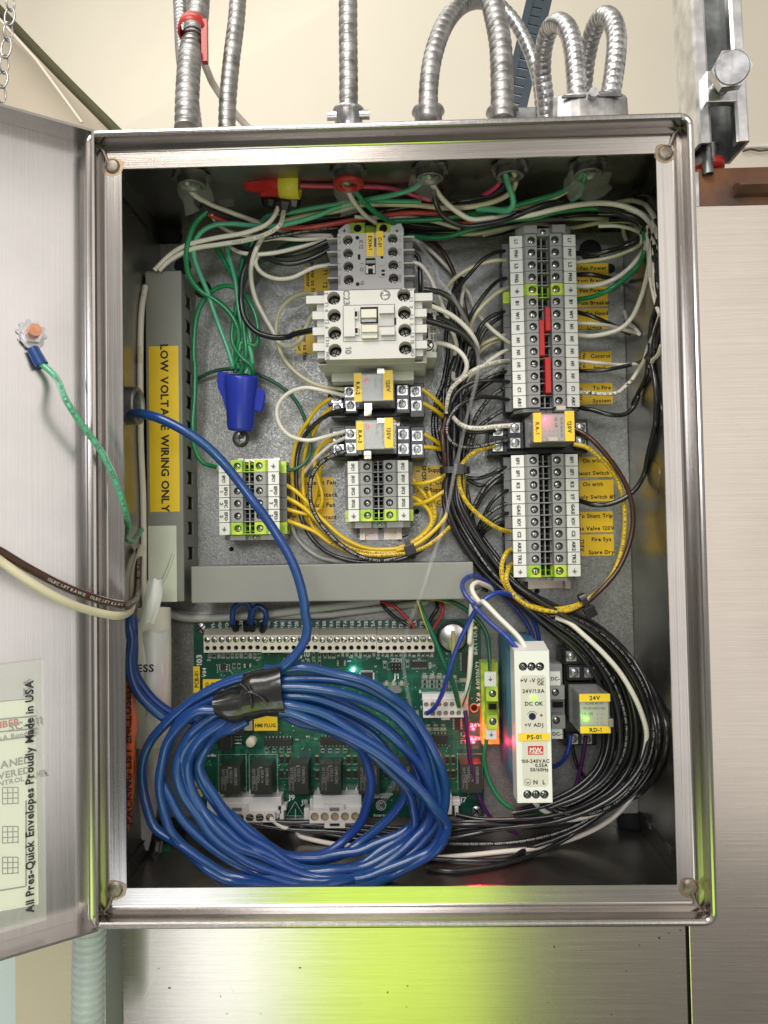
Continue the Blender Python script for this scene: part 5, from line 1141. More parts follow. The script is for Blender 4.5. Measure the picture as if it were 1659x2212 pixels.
# chips
def chip(c, u0, v0, u1, v1, n, h=2.2, tb=True, m_='chip'):
    mm_ = MB(); q = pbox(mm_, c, u0, v0, u1, v1, BH + h, BH + .4, m_)
    for i in range(n):
        if tb:
            x = q[0] + (q[1] - q[0]) * (i + .5) / n
            for z_, s in ((q[3], 1), (q[2], -1)): mm_.box(x - .0004, x + .0004, yB - .0011, yB - .0001, z_, z_ + s * .0016, 'solder')
        else:
            z = q[2] + (q[3] - q[2]) * (i + .5) / n
            for x_, s in ((q[0], -1), (q[1], 1)): mm_.box(x_, x_ + s * .0016, yB - .0011, yB - .0001, z - .0003, z + .0003, 'solder')
    return mm_.obj('chip', pcb, bev=.0002)
chip('J', 675, 74, 797, 106, 8, 3.5); chip('J', 918, 68, 1042, 102, 8, 3.5); chip('J', 1408, 58, 1468, 97, 4, 3.5); chip('H', 808, 705, 935, 755, 8, 1.8); chip('H', 345, 800, 452, 880, 12, 1.6); chip('H', 345, 802, 450, 880, 10, 1.5, tb=False)
chip('H', 1255, 625, 1320, 790, 9, 2.2, tb=False); chip('H', 145, 690, 190, 742, 4, 1.5, tb=False); chip('H', 1190, 1215, 1240, 1315, 7, 1.8, tb=False); chip('G', 390, 870, 445, 940, 4, 1.5, tb=False); chip('G', 660, 865, 700, 910, 3, 1.5, tb=False); chip('G', 1065, 760, 1200, 800, 8, 1.8)
part('voltage_regulator', lambda m_: (pbox(m_, 'G', 450, 1500, 640, 1640, BH + 8, BH + .2, 'chip'), [pbox(m_, 'G', 525, v - 8, 615, v + 8, BH + 1.2, BH + .2, 'solder') for v in (1652, 1690, 1728)]), .0005)
part('fuse_holder', lambda m_: pbox(m_, 'G', 360, 1600, 520, 1800, BH + 7, BH + .2, 'chip'), .001)
q = CP('G', 735, 1690, BH); part('capacitor', lambda m_: m_.lathe((q.x, yB, q.z), (0, -1, 0), [(.0040, 0), (.0040, .0078), (.0034, .0086), (0, .0086)], 'ivory', 20))
part('ic_socket', lambda m_: pbox(m_, 'G', 640, 1450, 735, 1590, BH + 6, BH + .2, 'ivory_dk'), .0004)
# pin header, crystal, button, mounting screws
def hdr(m_):
    q = pbox(m_, 'H', 612, 712, 705, 785, BH + 5, BH + .2, 'black_pl')
    for i in range(3):
        for j in range(2): x = q[0] + (q[1] - q[0]) * (i + .5) / 3; z = q[2] + (q[3] - q[2]) * (j + .5) / 2; m_.box(x - .0003, x + .0003, q and YP - (BH + 7.5) * .001, YP - (BH + 5.01) * .001, z - .0003, z + .0003, 'gold')
part('pin_header', hdr)
def xtal(m_):
    q = rect(*uv('H', 578, 935), *uv('H', 712, 985), BH + 3.5); n = 12; r = (q[3] - q[2]) / 2; pts = []
    for i in range(n + 1): a = math.pi / 2 + math.pi * i / n; pts.append((q[0] + r + r * math.cos(a), (q[2] + q[3]) / 2 + r * math.sin(a)))
    for i in range(n + 1): a = -math.pi / 2 + math.pi * i / n; pts.append((q[1] - r + r * math.cos(a), (q[2] + q[3]) / 2 + r * math.sin(a)))
    m_.exty(pts, YP - (BH + 3.5) * .001, yB - .0001, 'solder')
part('crystal', xtal, .0004)
def scr(m_, c, u, v): q = CP(c, u, v, BH); screw_head(m_, (q.x, yB - .0008, q.z), .0044, 'phillips', 40, 'zinc')
for s_ in (('G', 178, 480), ('H', 1380, 365), ('H', 1385, 2045)): part('mounting_screw', lambda m_: scr(m_, *s_))
def ring(m_):
    q = CP('H', 1365, 1118, BH); m_.lathe((q.x, yB, q.z), (0, -1, 0), [(.0038, .0001), (.0030, .0004), (.0026, .0001)], 'copper', 24); m_.disc((q.x, yB - .00012, q.z), .0027, 'hole', 20)
part('grommet_hole', ring)
# coin cell
def cell(m_):
    q = CP('H', 1172, 482, BH + 5); m_.lathe((q.x, YP - BH * .001, q.z), (0, -1, 0), [(.0128, .0001), (.0128, .003), (.0118, .003)], 'black_pl', 36); m_.lathe((q.x, YP - BH * .001, q.z), (0, -1, 0), [(.0112, .001), (.0112, .0046), (.0104, .0052), (0, .0052)], 'solder', 36)
cl = part('battery', cell)
def clip_(m_): pbox(m_, 'H', 1158, 425, 1195, 660, BH + 7, BH + 6.2, 'gold'); pbox(m_, 'H', 1160, 600, 1193, 662, BH + 6.1, BH + .2, 'gold')
part('battery_clip', clip_, .0003)
# white plugs
def plug(c, top, low, holes, tabs, hh_, pn):
    m_ = MB(); a = pbox(m_, c, *top, BH + hh_ - 6, BH + .2, 'nylon_clear'); b = rect(*uv(c, *low[:2]), *uv(c, *low[2:]), BH + hh_); y_ = YP - (BH + hh_) * .001
    n = holes; w = (b[1] - b[0]) / n
    for i in range(n): m_.holecell(b[0] + w * i, b[0] + w * (i + 1), b[2], b[3], y_, b[0] + w * (i + .5), (b[2] + b[3]) / 2, w * .41, .004, 'nylon', 'hole_tan', 'hole_tan', 16)
    m_.box(b[0], b[1], y_ + .0001, yB - .0003, b[3] - .0006, b[3], 'nylon'); m_.box(b[0], b[1], y_ + .0001, yB - .0003, b[2], b[2] + .0006, 'nylon'); m_.box(b[0], b[0] + .0006, y_ + .0001, yB - .0003, b[2] + .0006, b[3] - .0006, 'nylon'); m_.box(b[1] - .0006, b[1], y_ + .0001, yB - .0003, b[2] + .0006, b[3] - .0006, 'nylon')
    for t_ in tabs: pbox(m_, c, *t_[:4], BH + t_[4], BH + t_[4] - t_[5], t_[6] if len(t_) > 6 else 'nylon')
    for i in range(pn): x = a[0] + (a[1] - a[0]) * (i + .4) / pn; m_.box(x - .0006, x + .0006, yB - .004, yB - .0002, a[3], a[3] + .0025, 'nylon')
    return m_.obj('plug', pcb, bev=.0004)
plug('T', (330, 1215, 765, 1400), (298, 1345, 755, 1465), 5, [(430, 1305, 612, 1344, 20, 8), (430, 1466, 618, 1510, 20, 8), (478, 1325, 565, 1357, 20.6, .5, 'gray_dk'), (480, 1468, 568, 1492, 20.6, .5, 'hole'), (248, 1330, 297, 1435, 14, 10), (300, 1245, 328, 1330, 12, 8)], 20, 5)
plug('S', (660, 1420, 1290, 1560), (640, 1555, 1235, 1632), 7, [(825, 1495, 1000, 1554, 20, 8), (872, 1508, 955, 1538, 20.6, .5, 'gray_dk'), (1262, 1490, 1330, 1530, 14, 10), (1275, 1530, 1310, 1612, 14, 10), (1236, 1520, 1270, 1600, 12, 9)], 20, 8)
part('plug', lambda m_: (pbox(m_, 'H', 1110, 1905, 1165, 2080, BH + 16, BH + .2, 'nylon'), pbox(m_, 'H', 1166, 1945, 1240, 2000, BH + 13, BH + 4, 'nylon'), pbox(m_, 'H', 1190, 2001, 1225, 2095, BH + 13, BH + 4, 'nylon')), .0005)
def p14(m_):
    q = rect(*uv('H', 905, 1048), *uv('H', 1312, 1205), BH + 15); y_ = YP - (BH + 15) * .001; w = (q[1] - q[0]) / 7; hz = (q[3] - q[2]) / 2
    for i in range(7):
        for j in range(2): m_.holecell(q[0] + w * i, q[0] + w * (i + 1), q[2] + hz * j, q[2] + hz * (j + 1), y_, q[0] + w * (i + .5), q[2] + hz * (j + .5), w * .40, .005, 'nylon', 'nylon_clear', 'hole_tan', 8)
    m_.box(q[0], q[1], y_ + .0001, yB - .0002, q[3] - .0005, q[3], 'nylon'); m_.box(q[0], q[1], y_ + .0001, yB - .0002, q[2], q[2] + .0005, 'nylon'); m_.box(q[0], q[0] + .0005, y_ + .0001, yB - .0002, q[2] + .0005, q[3] - .0005, 'nylon'); m_.box(q[1] - .0005, q[1], y_ + .0001, yB - .0002, q[2] + .0005, q[3] - .0005, 'nylon')
    pbox(m_, 'H', 895, 990, 1315, 1047, BH + 9, BH + .2, 'nylon_clear'); pbox(m_, 'H', 1068, 1206, 1145, 1228, BH + 12, BH + 6, 'nylon')
part('plug', p14, .0004)
# small components in rows
def comp(c, u, v, w, h, m_='chip', e='solder', vert=True):
    k_ = MB()
    if vert: pbox(k_, c, u - w / 2, v - h * .3, u + w / 2, v + h * .3, BH + .9, BH + .1, m_); pbox(k_, c, u - w / 2, v - h * .5, u + w / 2, v - h * .32, BH + .7, BH + .1, e); pbox(k_, c, u - w / 2, v + h * .32, u + w / 2, v + h * .5, BH + .7, BH + .1, e)
    else: pbox(k_, c, u - w * .3, v - h / 2, u + w * .3, v + h / 2, BH + .9, BH + .1, m_); pbox(k_, c, u - w * .5, v - h / 2, u - w * .32, v + h / 2, BH + .7, BH + .1, e); pbox(k_, c, u + w * .32, v - h / 2, u + w * .5, v + h / 2, BH + .7, BH + .1, e)
    q_ = rect(*uv(c, u - w * .68, v - h * .68), *uv(c, u + w * .68, v + h * .68), BH); y_ = yB - .00012; e_ = .00016
    for a_ in ((q_[0], q_[1], q_[2], q_[2] + e_), (q_[0], q_[1], q_[3] - e_, q_[3]), (q_[0], q_[0] + e_, q_[2], q_[3]), (q_[1] - e_, q_[1], q_[2], q_[3])): k_.add([(a_[0], y_, a_[2]), (a_[1], y_, a_[2]), (a_[1], y_, a_[3]), (a_[0], y_, a_[3])], [(0, 1, 2, 3)], 'silk')
    k_.obj('resistor', pcb)
for i in range(25): comp('H', 20 + 40.2 * i, 628, 17, 46, R_.choice(('chip', 'chip', 'ivory_dk', 'hole_tan')))
for i in range(12): comp('G', 275 + 48.5 * i, 778, 26, 46, R_.choice(('chip', 'ivory_dk', 'gray_dk')))
for u in (1395, 1460, 1520, 1570, 1615): comp('G', u, 770, 22, 60)
for u in (1280, 1340, 1400, 1460): comp('G', u, 860, 22, 60)
for i in range(5):
    for j in range(3): comp('H', 920 + 65 * i, 840 + 42 * j, 40, 24, 'hole_tan' if j == 0 else 'chip', vert=False)
for u in (955, 1020, 1085): comp('H', u, 1310, 42, 22, 'hole_tan', vert=False)
for u in (575, 640, 710): comp('H', u, 904, 40, 24, 'hole_tan', vert=False)
for i in range(8): comp('J', 688 + 16 * (i % 4) * 2 - (0 if i < 4 else -242), 124, 12, 14, 'chip')
comp('H', 853, 1168, 18, 44, 'hole_tan'); comp('H', 968, 735, 18, 44, 'hole_tan'); comp('H', 560, 735, 18, 44); comp('H', 765, 725, 18, 44, 'chip'); comp('H', 1265, 870, 50, 26, 'gold', vert=False); comp('H', 1268, 1355, 40, 22, 'chip', vert=False); comp('H', 1268, 1425, 40, 22, 'chip', vert=False)
comp('G', 535, 890, 22, 50); comp('G', 590, 890, 22, 50)
# lamps on the board
for c, u, v, m_, pw, col in (('H', 1357, 1310, 'led_red', .022, (1, .02, .05)), ('H', 1357, 1428, 'led_red', .030, (1, .02, .05)), ('T', 690, 88, 'led_white', .004, (.5, .85, 1))):
    k_ = MB(); pbox(k_, c, u - 12, v - 9, u + 12, v + 9, BH + 1.2, BH + .1, m_); k_.obj('indicator_lamp', pcb); point('indicator_glow', CP(c, u, v, BH + 3.5), pw, col)
point('indicator_glow', CP('I', 262, 1100, 34), .012, (1, .02, .08))  # added red light for the spill on the supply's side, no lamp sits here
# yellow tags on the board
for c, r_, tx, ps_, rt, h_ in (('G', (97, 895, 167, 1180), 'PCB-01', (132, 1035), -90, 14), ('G', (200, 1033, 420, 1150), 'J2 COM', (310, 1085), 0, 16), ('G', (752, 1400, 1005, 1588), 'HMI PLUG', (875, 1530), 0, 18), ('S', (556, 1130, 622, 1415), 'FUSE', (588, 1300), -90, 14)):
    k_ = MB(); pbox(k_, c, *r_, h_, h_ - 1.2, 'sticker'); k_.text(tx, CP(c, *ps_, h_), .0034 if rt else .0030, 'ink', rot=rt, wx=.9); k_.obj('name_tag', pcb, label='yellow tag reading ' + tx)
# ------------------------------------------------------------------ yellow labels on the panel
def label(c, r_, lines, lab, h=.5):
    mb = MB(); pbox(mb, c, *r_, h, h - .35, 'sticker2')
    for tx, u, v, s, rt in lines: mb.text(tx, CP(c, u, v, h), s, 'ink', rot=rt)
    mb.obj('panel_label', label=lab, cat='label', group='yellow labels stuck on the mounting panel')
label('C', (1003, 493, 1258, 655), [('Fan Power', 1142, 527, .0033, 0), ('From Breaker', 1135, 622, .0033, 0)], 'yellow label, upper of the two reading Fan Power From Breaker')
label('C', (1012, 672, 1253, 825), [('Fan Power', 1140, 698, .0033, 0), ('From Breaker', 1138, 795, .0033, 0)], 'yellow label, lower of the two reading Fan Power From Breaker')
label('C', (1015, 840, 1254, 998), [('To Hood', 1168, 876, .0033, 0), ('Lights', 1150, 985, .0033, 0)], 'yellow label reading To Hood Lights')
label('C', (1020, 1172, 1280, 1312), [('Control', 1195, 1205, .0033, 0), ('Input', 1190, 1293, .0033, 0), ('Neutral', 1072, 1240, .0026, 90), ('120V 15A', 1036, 1240, .0026, 90)], 'yellow label reading Control Input')
label('C', (1025, 1415, 1290, 1578), [('To Fire', 1205, 1450, .0033, 0), ('System', 1205, 1549, .0033, 0), ('120V', 1040, 1500, .0036, 90)], 'yellow label reading To Fire System')
label('E', (1030, 562, 1290, 720), [('On with', 1135, 590, .0033, 0), ('Exhaust Switch #1', 1145, 686, .0033, 0)], 'yellow label reading On with Exhaust Switch')
label('E', (1035, 740, 1297, 905), [('On with', 1137, 772, .0033, 0), ('Supply Switch #1', 1145, 870, .0033, 0)], 'yellow label reading On with Supply Switch')
label('E', (1040, 985, 1292, 1146), [('To Shunt Trip', 1155, 1016, .0033, 0), ('Gas Valve 120V', 1150, 1112, .0033, 0)], 'yellow label reading To Shunt Trip, Gas Valve')
label('E', (1042, 1160, 1300, 1325), [('Fire Sys', 1203, 1197, .0033, 0), ('Spare Dry', 1203, 1296, .0033, 0), ('120V', 1055, 1245, .0034, 90)], 'yellow label reading Fire Sys Spare Dry')
label('B', (248, 602, 475, 826), [('T1', 440, 650, .0036, 90), ('T2', 440, 765, .0036, 90), ('power to fan', 330, 712, .0034, 90), ('motor', 288, 715, .0034, 90)], 'yellow label reading T1 T2 power to fan motor')
label('B', (172, 1160, 405, 1388), [('T2', 360, 1330, .0036, 90), ('power to fan', 258, 1290, .0034, 90), ('motor', 210, 1290, .0034, 90)], 'yellow power to fan label half behind the large contactor')
label('D', (140, 1120, 513, 1315), [('Exhaust Fan', 385, 1162, .0037, 0), ('Dry Contact', 385, 1272, .0037, 0), ('EFC', 225, 1190, .003, 90), ('1', 165, 1180, .003, 90)], 'upper yellow label reading Exhaust Fan Dry Contact')
label('D', (140, 1318, 515, 1510), [('Exhaust Fan', 380, 1364, .0037, 0), ('Dry Contact', 380, 1475, .0037, 0), ('2', 165, 1370, .003, 90), ('2', 165, 1468, .003, 90)], 'lower yellow label reading Exhaust Fan Dry Contact')
label('D', (1228, 1008, 1600, 1188), [('Supply Fan', 1490, 1048, .0037, 0), ('Dry Contact', 1470, 1160, .0037, 0), ('SFC', 1328, 1055, .0036, 90), ('1', 1272, 1058, .0036, 90), ('SFO', 1330, 1140, .0036, 90)], 'upper yellow label reading Supply Fan Dry Contact')
label('D', (1248, 1192, 1600, 1372), [('Supply Fan', 1505, 1228, .0037, 0), ('Dry Contact', 1485, 1342, .0037, 0), ('SFC', 1346, 1240, .0036, 90), ('2', 1290, 1236, .0036, 90), ('SFO', 1348, 1325, .0036, 90)], 'lower yellow label reading Supply Fan Dry Contact')
# ================================================================== wires
WN = {'black': 'w_black', 'white': 'w_white', 'green': 'w_green', 'yellow': 'w_yellow', 'blue': 'w_blue', 'cream': 'w_cream', 'brown': 'w_brown', 'red': 'w_red', 'pink': 'w_pink', 'purple': 'w_purple', 'mint': 'w_mint', 'dkgreen': 'w_dkgreen', 'gray': 'w_gray', 'bluec': 'cable'}
def wire(col, r, s, label, txt=None, tm=None, group=None, t0=.1, tsz=.62, cat='wire', name='wire', stripe=None, pts=None, bare=None):
    r *= 1.16; p = pts or [inbox(q) for q in path(s)]; sp = spline(p, .0028); mb = MB(); mb.tube(sp, r / 1000, WN.get(col, col), 10 if r > 1.8 else 8)
    if bare: d = (sp[-1] - sp[-2]).normalized(); mb.cyl(sp[-1], sp[-1] + d * .003, r / 1600, bare, 8)
    if stripe:
        pts_ = []; L_ = 0
        for i, q in enumerate(sp):
            if i: L_ += (q - sp[i - 1]).length
            t_ = (sp[min(i + 1, len(sp) - 1)] - sp[max(i - 1, 0)]).normalized(); n = (CAM - q).normalized(); n = (n - t_ * n.dot(t_)).normalized(); b_ = t_.cross(n); a = L_ / .018
            pts_.append(q + (n * math.cos(a) + b_ * math.sin(a)) * (r / 1000 * .82))
        mb.tube(pts_, r / 1000 * .35, stripe, 6)
    if txt:
        tm = tm or ('print_g' if col in ('black', 'brown') else 'ink_gray' if col in ('white', 'gray', 'cream') else 'print_d'); L_ = [0]
        for i in range(1, len(sp)): L_.append(L_[-1] + (sp[i] - sp[i - 1]).length)
        sz = r / 1000 * 2 * tsz; k_ = sz / .72; x = t0 * L_[-1]; full = L_[-1]; fwd = sp[-1].x + (-sp[-1].z) * .3 > sp[0].x + (-sp[0].z) * .3
        rep = (txt + '   ') * 12; i = 1
        for ch in rep:
            if x > full * .97: break
            while i < len(sp) - 1 and L_[i] < x: i += 1
            if ch in GL:
                f = (x - L_[i - 1]) / max(1e-9, L_[i] - L_[i - 1]); j = i
                if not fwd: j = None
                xx = x if fwd else full - x; q_i = 1
                while q_i < len(sp) - 1 and L_[q_i] < xx: q_i += 1
                f = (xx - L_[q_i - 1]) / max(1e-9, L_[q_i] - L_[q_i - 1]); q = sp[q_i - 1].lerp(sp[q_i], f); t_ = (sp[q_i] - sp[q_i - 1]).normalized()
                if not fwd: t_ = -t_
                n = (CAM - q).normalized(); n = (n - t_ * n.dot(t_)).normalized(); u_ = n.cross(t_)
                vs, fs, w_ = GL[ch]; hw = sz / 2; R__ = r / 1000 * 1.03; out = []
                for a, b in vs:
                    y = b * k_ - hw; an = y / R__; out.append(q + t_ * (a * k_) + (n * math.cos(an) + u_ * math.sin(an)) * R__)
                mb.add(out, fs, tm); x += (w_ + .14) * k_
            else: x += .38 * k_
    o = mb.obj(name, label=label, cat=cat, group=group); return o
W_ = wire
TXT = 'VW-1 -- CSA TEW 105C FT1  600V'
# ---- whites, top and centre
W_('white', 1.7, 'O 155,60,92 165,140,86 215,220,80 350,310,70 550,390,55 800,480,45 1000,550,40 1200,592,38 1465,605,40', 'thick white wire from the leftmost locknut to the top left of the K12 contactor')
W_('white', 1.6, 'O 985,330,62 960,400,62 890,490,62 700,570,60 400,625,56 150,690,52 0,780,48 -133,912,50', 'upper white wire from the taped splice into the upright duct')
W_('white', 1.6, 'O 1035,370,60 1000,500,65 900,575,64 700,640,60 450,680,56 200,725,52 0,830,48 -90,915,50', 'lower white wire from the taped splice into the upright duct', 'E13524 14 AWG', tsz=.4, t0=.55)
W_('white', 1.4, 'O 380,400,62 440,500,48 540,560,42 700,600,36 900,612,34', 'white wire passing under the green wires near the leftmost locknut')
W_('white', 1.5, 'O 540,690,34 610,740,42 750,768,46 950,755,46 1200,700,42 1400,655,40 1475,650,40', 'white wire sagging into the T1 side of the K12 contactor')
W_('white', 1.35, 'O 850,640,40 950,625,42 1150,635,44 1300,630,42 1475,612,38', 'thin white wire running level into the K12 contactor')
W_('white', 1.5, 'O 800,760,44 780,850,46 830,930,46 950,985,46 1100,980,46 1300,890,46 1465,862,46', 'white wire curling into terminal T3 of the K12 contactor')
W_('white', 1.7, 'O 850,610,42 790,710,50 745,850,46 740,1000,36 A 1260,1120,30 1330,1260,28 1400,1380,26 B 20,1285,26 110,1318,26 210,1270,30 262,1160,35 320,1050,45 410,1008,56', 'thick white wire dropping past the black one into T2 of the large contactor')
W_('cream', 1.45, 'B 350,852,60 250,845,45 120,900,32 30,1000,26 0,1120,24 0,1250,24 50,1400,26 150,1530,28 300,1640,32 450,1690,36 612,1708,41', 'cream wire looping from terminal T1 of the large contactor down to relay RA-2')
W_('white', 1.45, 'D 615,380,41 450,342,42 250,312,42 100,365,40 10,480,38 20,620,36 110,735,34 280,785,32 450,750,34 625,700,41', 'white wire looping between the sockets of RA-2 and RA-3')
W_('white', 1.35, 'D 622,760,40 500,820,30 380,920,24 280,1030,16 220,1130,9 190,1250,6', 'white wire leaving the RA-3 socket and going down behind the black wires')
W_('gray', 1.5, 'D 125,1480,8 170,1640,8 280,1765,10 420,1845,12 700,1885,12 1000,1865,14 1200,1800,16 1350,1690,16 1440,1560,16 1500,1400,14', 'pale wire at the back of the yellow bundle below the middle terminals')
W_('white', 1.5, 'P 655,840,50 730,855,50 795,925,50 850,1020,50 880,1100,50 R 640,200,48 705,360,45 780,560,42 850,740,38 872,830,34 850,930,26', 'white wire from L3 of the K12 contactor curving down beside the large one')
W_('white', 1.7, 'R 365,300,72 480,330,66 640,385,64 800,460,60 950,580,56 1065,720,52 1118,840,46 1110,960,34', 'thick white wire leaving L1 side of the large contactor to the black bundle')
W_('white', 1.6, 'R 635,800,44 740,815,50 880,880,52 970,980,52 995,1080,50 960,1180,46 880,1245,38 832,1220,30 850,1120,24 930,1040,18', 'white wire hooking down from coil terminal A2')
W_('cream', 1.4, 'C 490,470,22 380,470,32 230,510,36 100,585,36 30,650,32 -30,750,24 R 710,320,18 705,450,12', 'cream wire arching from terminal L2 toward the middle bundle')
W_('cream', 1.5, 'R 1520,115,22 1350,200,34 1200,330,40 1100,450,40 1040,580,34 1005,700,26 1000,800,18', 'cream wire bending down from the left side of the upper right earth block')
W_('white', 1.45, 'P 660,610,8 740,660,8 850,750,10 970,870,10 1080,990,12 1170,1110,14 R 1080,360,22 1150,480,26 1280,620,30 1400,720,30 1520,805,24', 'white wire crossing down from the contactor to the middle N1 block')
W_('cream', 1.35, 'R 1515,690,22 1400,715,26 1280,765,24 1170,820,20 1090,880,16 1020,890,14 985,840,12', 'cream wire from the left of the upper N1 block, upper of the pair')
W_('cream', 1.35, 'R 1400,765,20 1290,800,20 1200,860,18 1120,940,14 1060,1040,10', 'cream wire just under the upper pair wire left of the N1 blocks')
W_('white', 1.45, 'R 1518,865,22 1400,920,28 1280,1000,30 1150,1100,28 1000,1230,26 930,1400,24 890,1520,22', 'white wire slanting down from the lowest N1 block')
W_('white', 1.5, 'R 1525,1005,22 1350,1030,38 1200,1070,44 1050,1140,46 920,1240,46 810,1345,44 762,1480,42 752,1640,38', 'printed white wire curving from the upper H1 block', 'GRP 16 AWG TYPE GR1 600V (UL) OR AWM', t0=.02, tsz=.55)
W_('gray', 1.35, 'R 1520,1040,22 1400,1090,26 1290,1150,28 1180,1220,26 1080,1310,24 1000,1400,22 930,1500,20 880,1600,16', 'greyish wire below the printed white one', 'E13524 VW-1', tm='ink', tsz=.4)
W_('white', 1.6, 'R 830,1690,36 900,1762,40 1000,1810,42 1150,1822,42 1350,1800,40 1510,1790,39', 'short white wire ending on the upper left screw of relay RA-1', 'AWG 18', tm='ink_gray', t0=.15, tsz=.4)
W_('black', 1.6, 'D 622,508,41 520,530,32 390,600,26 270,720,22 205,850,20 178,1050,20 190,1300,20 225,1480,22 300,1640,22 440,1780,24 650,1862,26 900,1880,26 1130,1850,28 1300,1770,28 1430,1640,26 1520,1480,22 1575,1300,18', 'black wire from relay RA-2 sweeping round outside the yellow ones')
W_('black', 1.6, 'D 630,880,41 500,925,36 385,1000,32 318,1110,30 300,1250,30 325,1400,30 420,1560,30 540,1690,30 680,1790,30 820,1850,30 980,1862,28 1120,1830,28', 'black printed wire from relay RA-3 curving under the yellow ones', '600V E13524', t0=.0, tsz=.5)
# ---- whites, right
W_('white', 1.75, 'P 790,-20,92 800,30,86 850,140,80 950,280,72 1080,390,66 1200,455,62 1400,440,60 1600,432,60 Q 250,450,62 450,400,64 700,352,66 950,335,68 1130,360,70 1300,430,70 1420,545,66 1480,650,60 1500,780,54', 'long white wire from the middle locknut sweeping over to the right wall')
W_('white', 1.6, 'Q 1060,335,46 1200,312,48 1330,335,48 1420,425,48 1470,530,46 1500,620,44', 'white wire looping behind the long white one at the top right')
W_('cream', 1.75, 'P 1560,-30,92 1600,90,84 1580,180,78 1500,250,72 1350,310,66 1150,345,62 950,350,58 700,325,54 400,318,52 200,325,50 0,375,50 O 1200,425,50 1040,465,48', 'cream wire from the pink wire locknut running back to the left')
W_('cream', 1.5, 'Q -600,620,12 -350,640,14 50,570,18 300,545,20 600,580,22 900,530,26 1100,510,28 1230,530,30 1310,620,32 1330,700,34 1250,780,36 1000,870,34 660,922,26', 'cream wire looping back into the right side of terminal L2')
W_('gray', 1.4, 'P 1300,600,14 1450,560,16 Q 200,530,20 450,500,24 700,490,26 950,490,28 1120,510,28', 'dim whitish wire running level over the upper right terminals')
W_('white', 1.7, 'Q 1390,560,38 1400,650,42 1380,740,44 1300,860,44 1200,975,44 1050,1085,42 850,1145,36 655,1150,26', 'white wire curving into the right side of the upper right earth block')
W_('white', 1.6, 'Q 1440,480,46 1445,620,48 1420,780,50 X 350,560,48 280,830,46 180,1055,42 60,1170,40 C 1150,1050,34 1000,1045,26', 'long white wire sweeping from the top right into the middle N1 block')
W_('white', 1.35, 'C 1495,1035,14 1400,1010,22 1250,970,30 1120,955,32 1000,955,26', 'white wire from a sharp bend into the upper N1 block, right side')
W_('white', 1.3, 'C 1495,1035,14 1460,990,12 1400,930,8 1380,860,4', 'short white limb rising from the sharp bend at the right')
W_('white', 1.35, 'X 340,180,30 352,400,30 362,600,30 400,800,28 432,930,28 475,1040,28', 'white wire going down beside the right wall behind the black ones')
W_('white', 1.5, 'X 480,1000,40 440,1130,42 410,1220,42 C 1620,1030,42 1560,1150,44 1535,1240,44 1480,1330,42 1440,1390,40', 'white wire coming down the right side to the scribbled end')
W_('white', 1.45, 'C 1455,1375,40 1400,1430,38 1330,1488,34 1250,1500,32 1100,1490,30 1010,1488,26', 'wire scribbled black with marker entering terminal C1 from the right', 'MWMXWMXMWXM', tm='ink', t0=0, tsz=.95)
W_('white', 1.35, 'C 1500,1265,18 1350,1275,26 1200,1262,30 1015,1243,26', 'white wire entering the upper H1 block from the right')
W_('white', 1.4, 'X 484,1340,30 450,1440,30 400,1490,28 370,1560,24', 'small white wire disappearing behind the long black one at the right wall')
for c_n, r_, s, l in (('white', 1.5, 'Q 1120,430,50 1250,420,54 1350,470,58 1420,560,60 1450,700,58 1440,900,56 1450,1150,54 X 440,560,50', 'white wire running close to the right wall inside the long loop'),
    ('white', 1.45, 'Q 900,560,34 1100,560,38 1260,600,42 1350,700,44 1400,850,46 1410,1050,46 X 400,520,44 420,700,42 445,860,40', 'white wire turning down under the long green one'),
    ('black', 1.6, 'Q 900,440,40 1100,450,44 1300,540,48 1420,680,50 1470,850,50 1480,1100,48', 'black wire falling down beside the outer white ones at the right wall'),
    ('black', 1.5, 'Q 1000,500,30 1200,500,34 1340,560,38 1430,700,40 1450,900,40 X 455,450,38 460,620,38', 'black wire behind the green one at the upper right corner'),
    ('black', 1.5, 'Q 550,470,26 700,450,28 900,440,28 1100,440,28 1250,470,30 1380,540,34', 'black wire lying flat above terminal L1'),
    ('white', 1.5, 'Q 1140,560,20 1150,640,16 1170,700,10', 'short pale wire dropping behind the panel corner at the upper right'),
    ('white', 1.4, 'P 150,430,52 300,440,50 500,430,46 700,440,42 900,480,36 1100,540,30', 'white wire woven level through the middle of the top bundle'),
    ('green', 1.5, 'P 600,430,40 800,420,42 1000,430,44 1200,420,46 1400,420,48 1600,380,52', 'green wire half hidden among the red and black ones at the top'),
    ('black', 1.6, 'O 900,560,34 1100,540,36 1300,500,38 1500,470,40 P 150,420,42 300,400,44', 'black wire squeezed between the red and green ones near the contactor'),
    ('black', 1.5, 'R 1130,760,26 1080,900,28 1060,1040,28 1000,1180,28 930,1330,28 870,1500,26 830,1650,26', 'black wire falling from the N1 wires into the bundle'),
    ('black', 1.5, 'R 1040,560,28 1000,700,28 985,860,28 940,1010,26 900,1200,26 850,1400,26 800,1580,26', 'black wire falling from the FN2 wire into the bundle'),
    ('white', 1.4, 'R 960,120,16 930,300,18 945,500,20 1000,700,24 1010,860,24 970,1000,22', 'white wire showing between the black ones in the middle')):
    W_(c_n, r_, s, l)
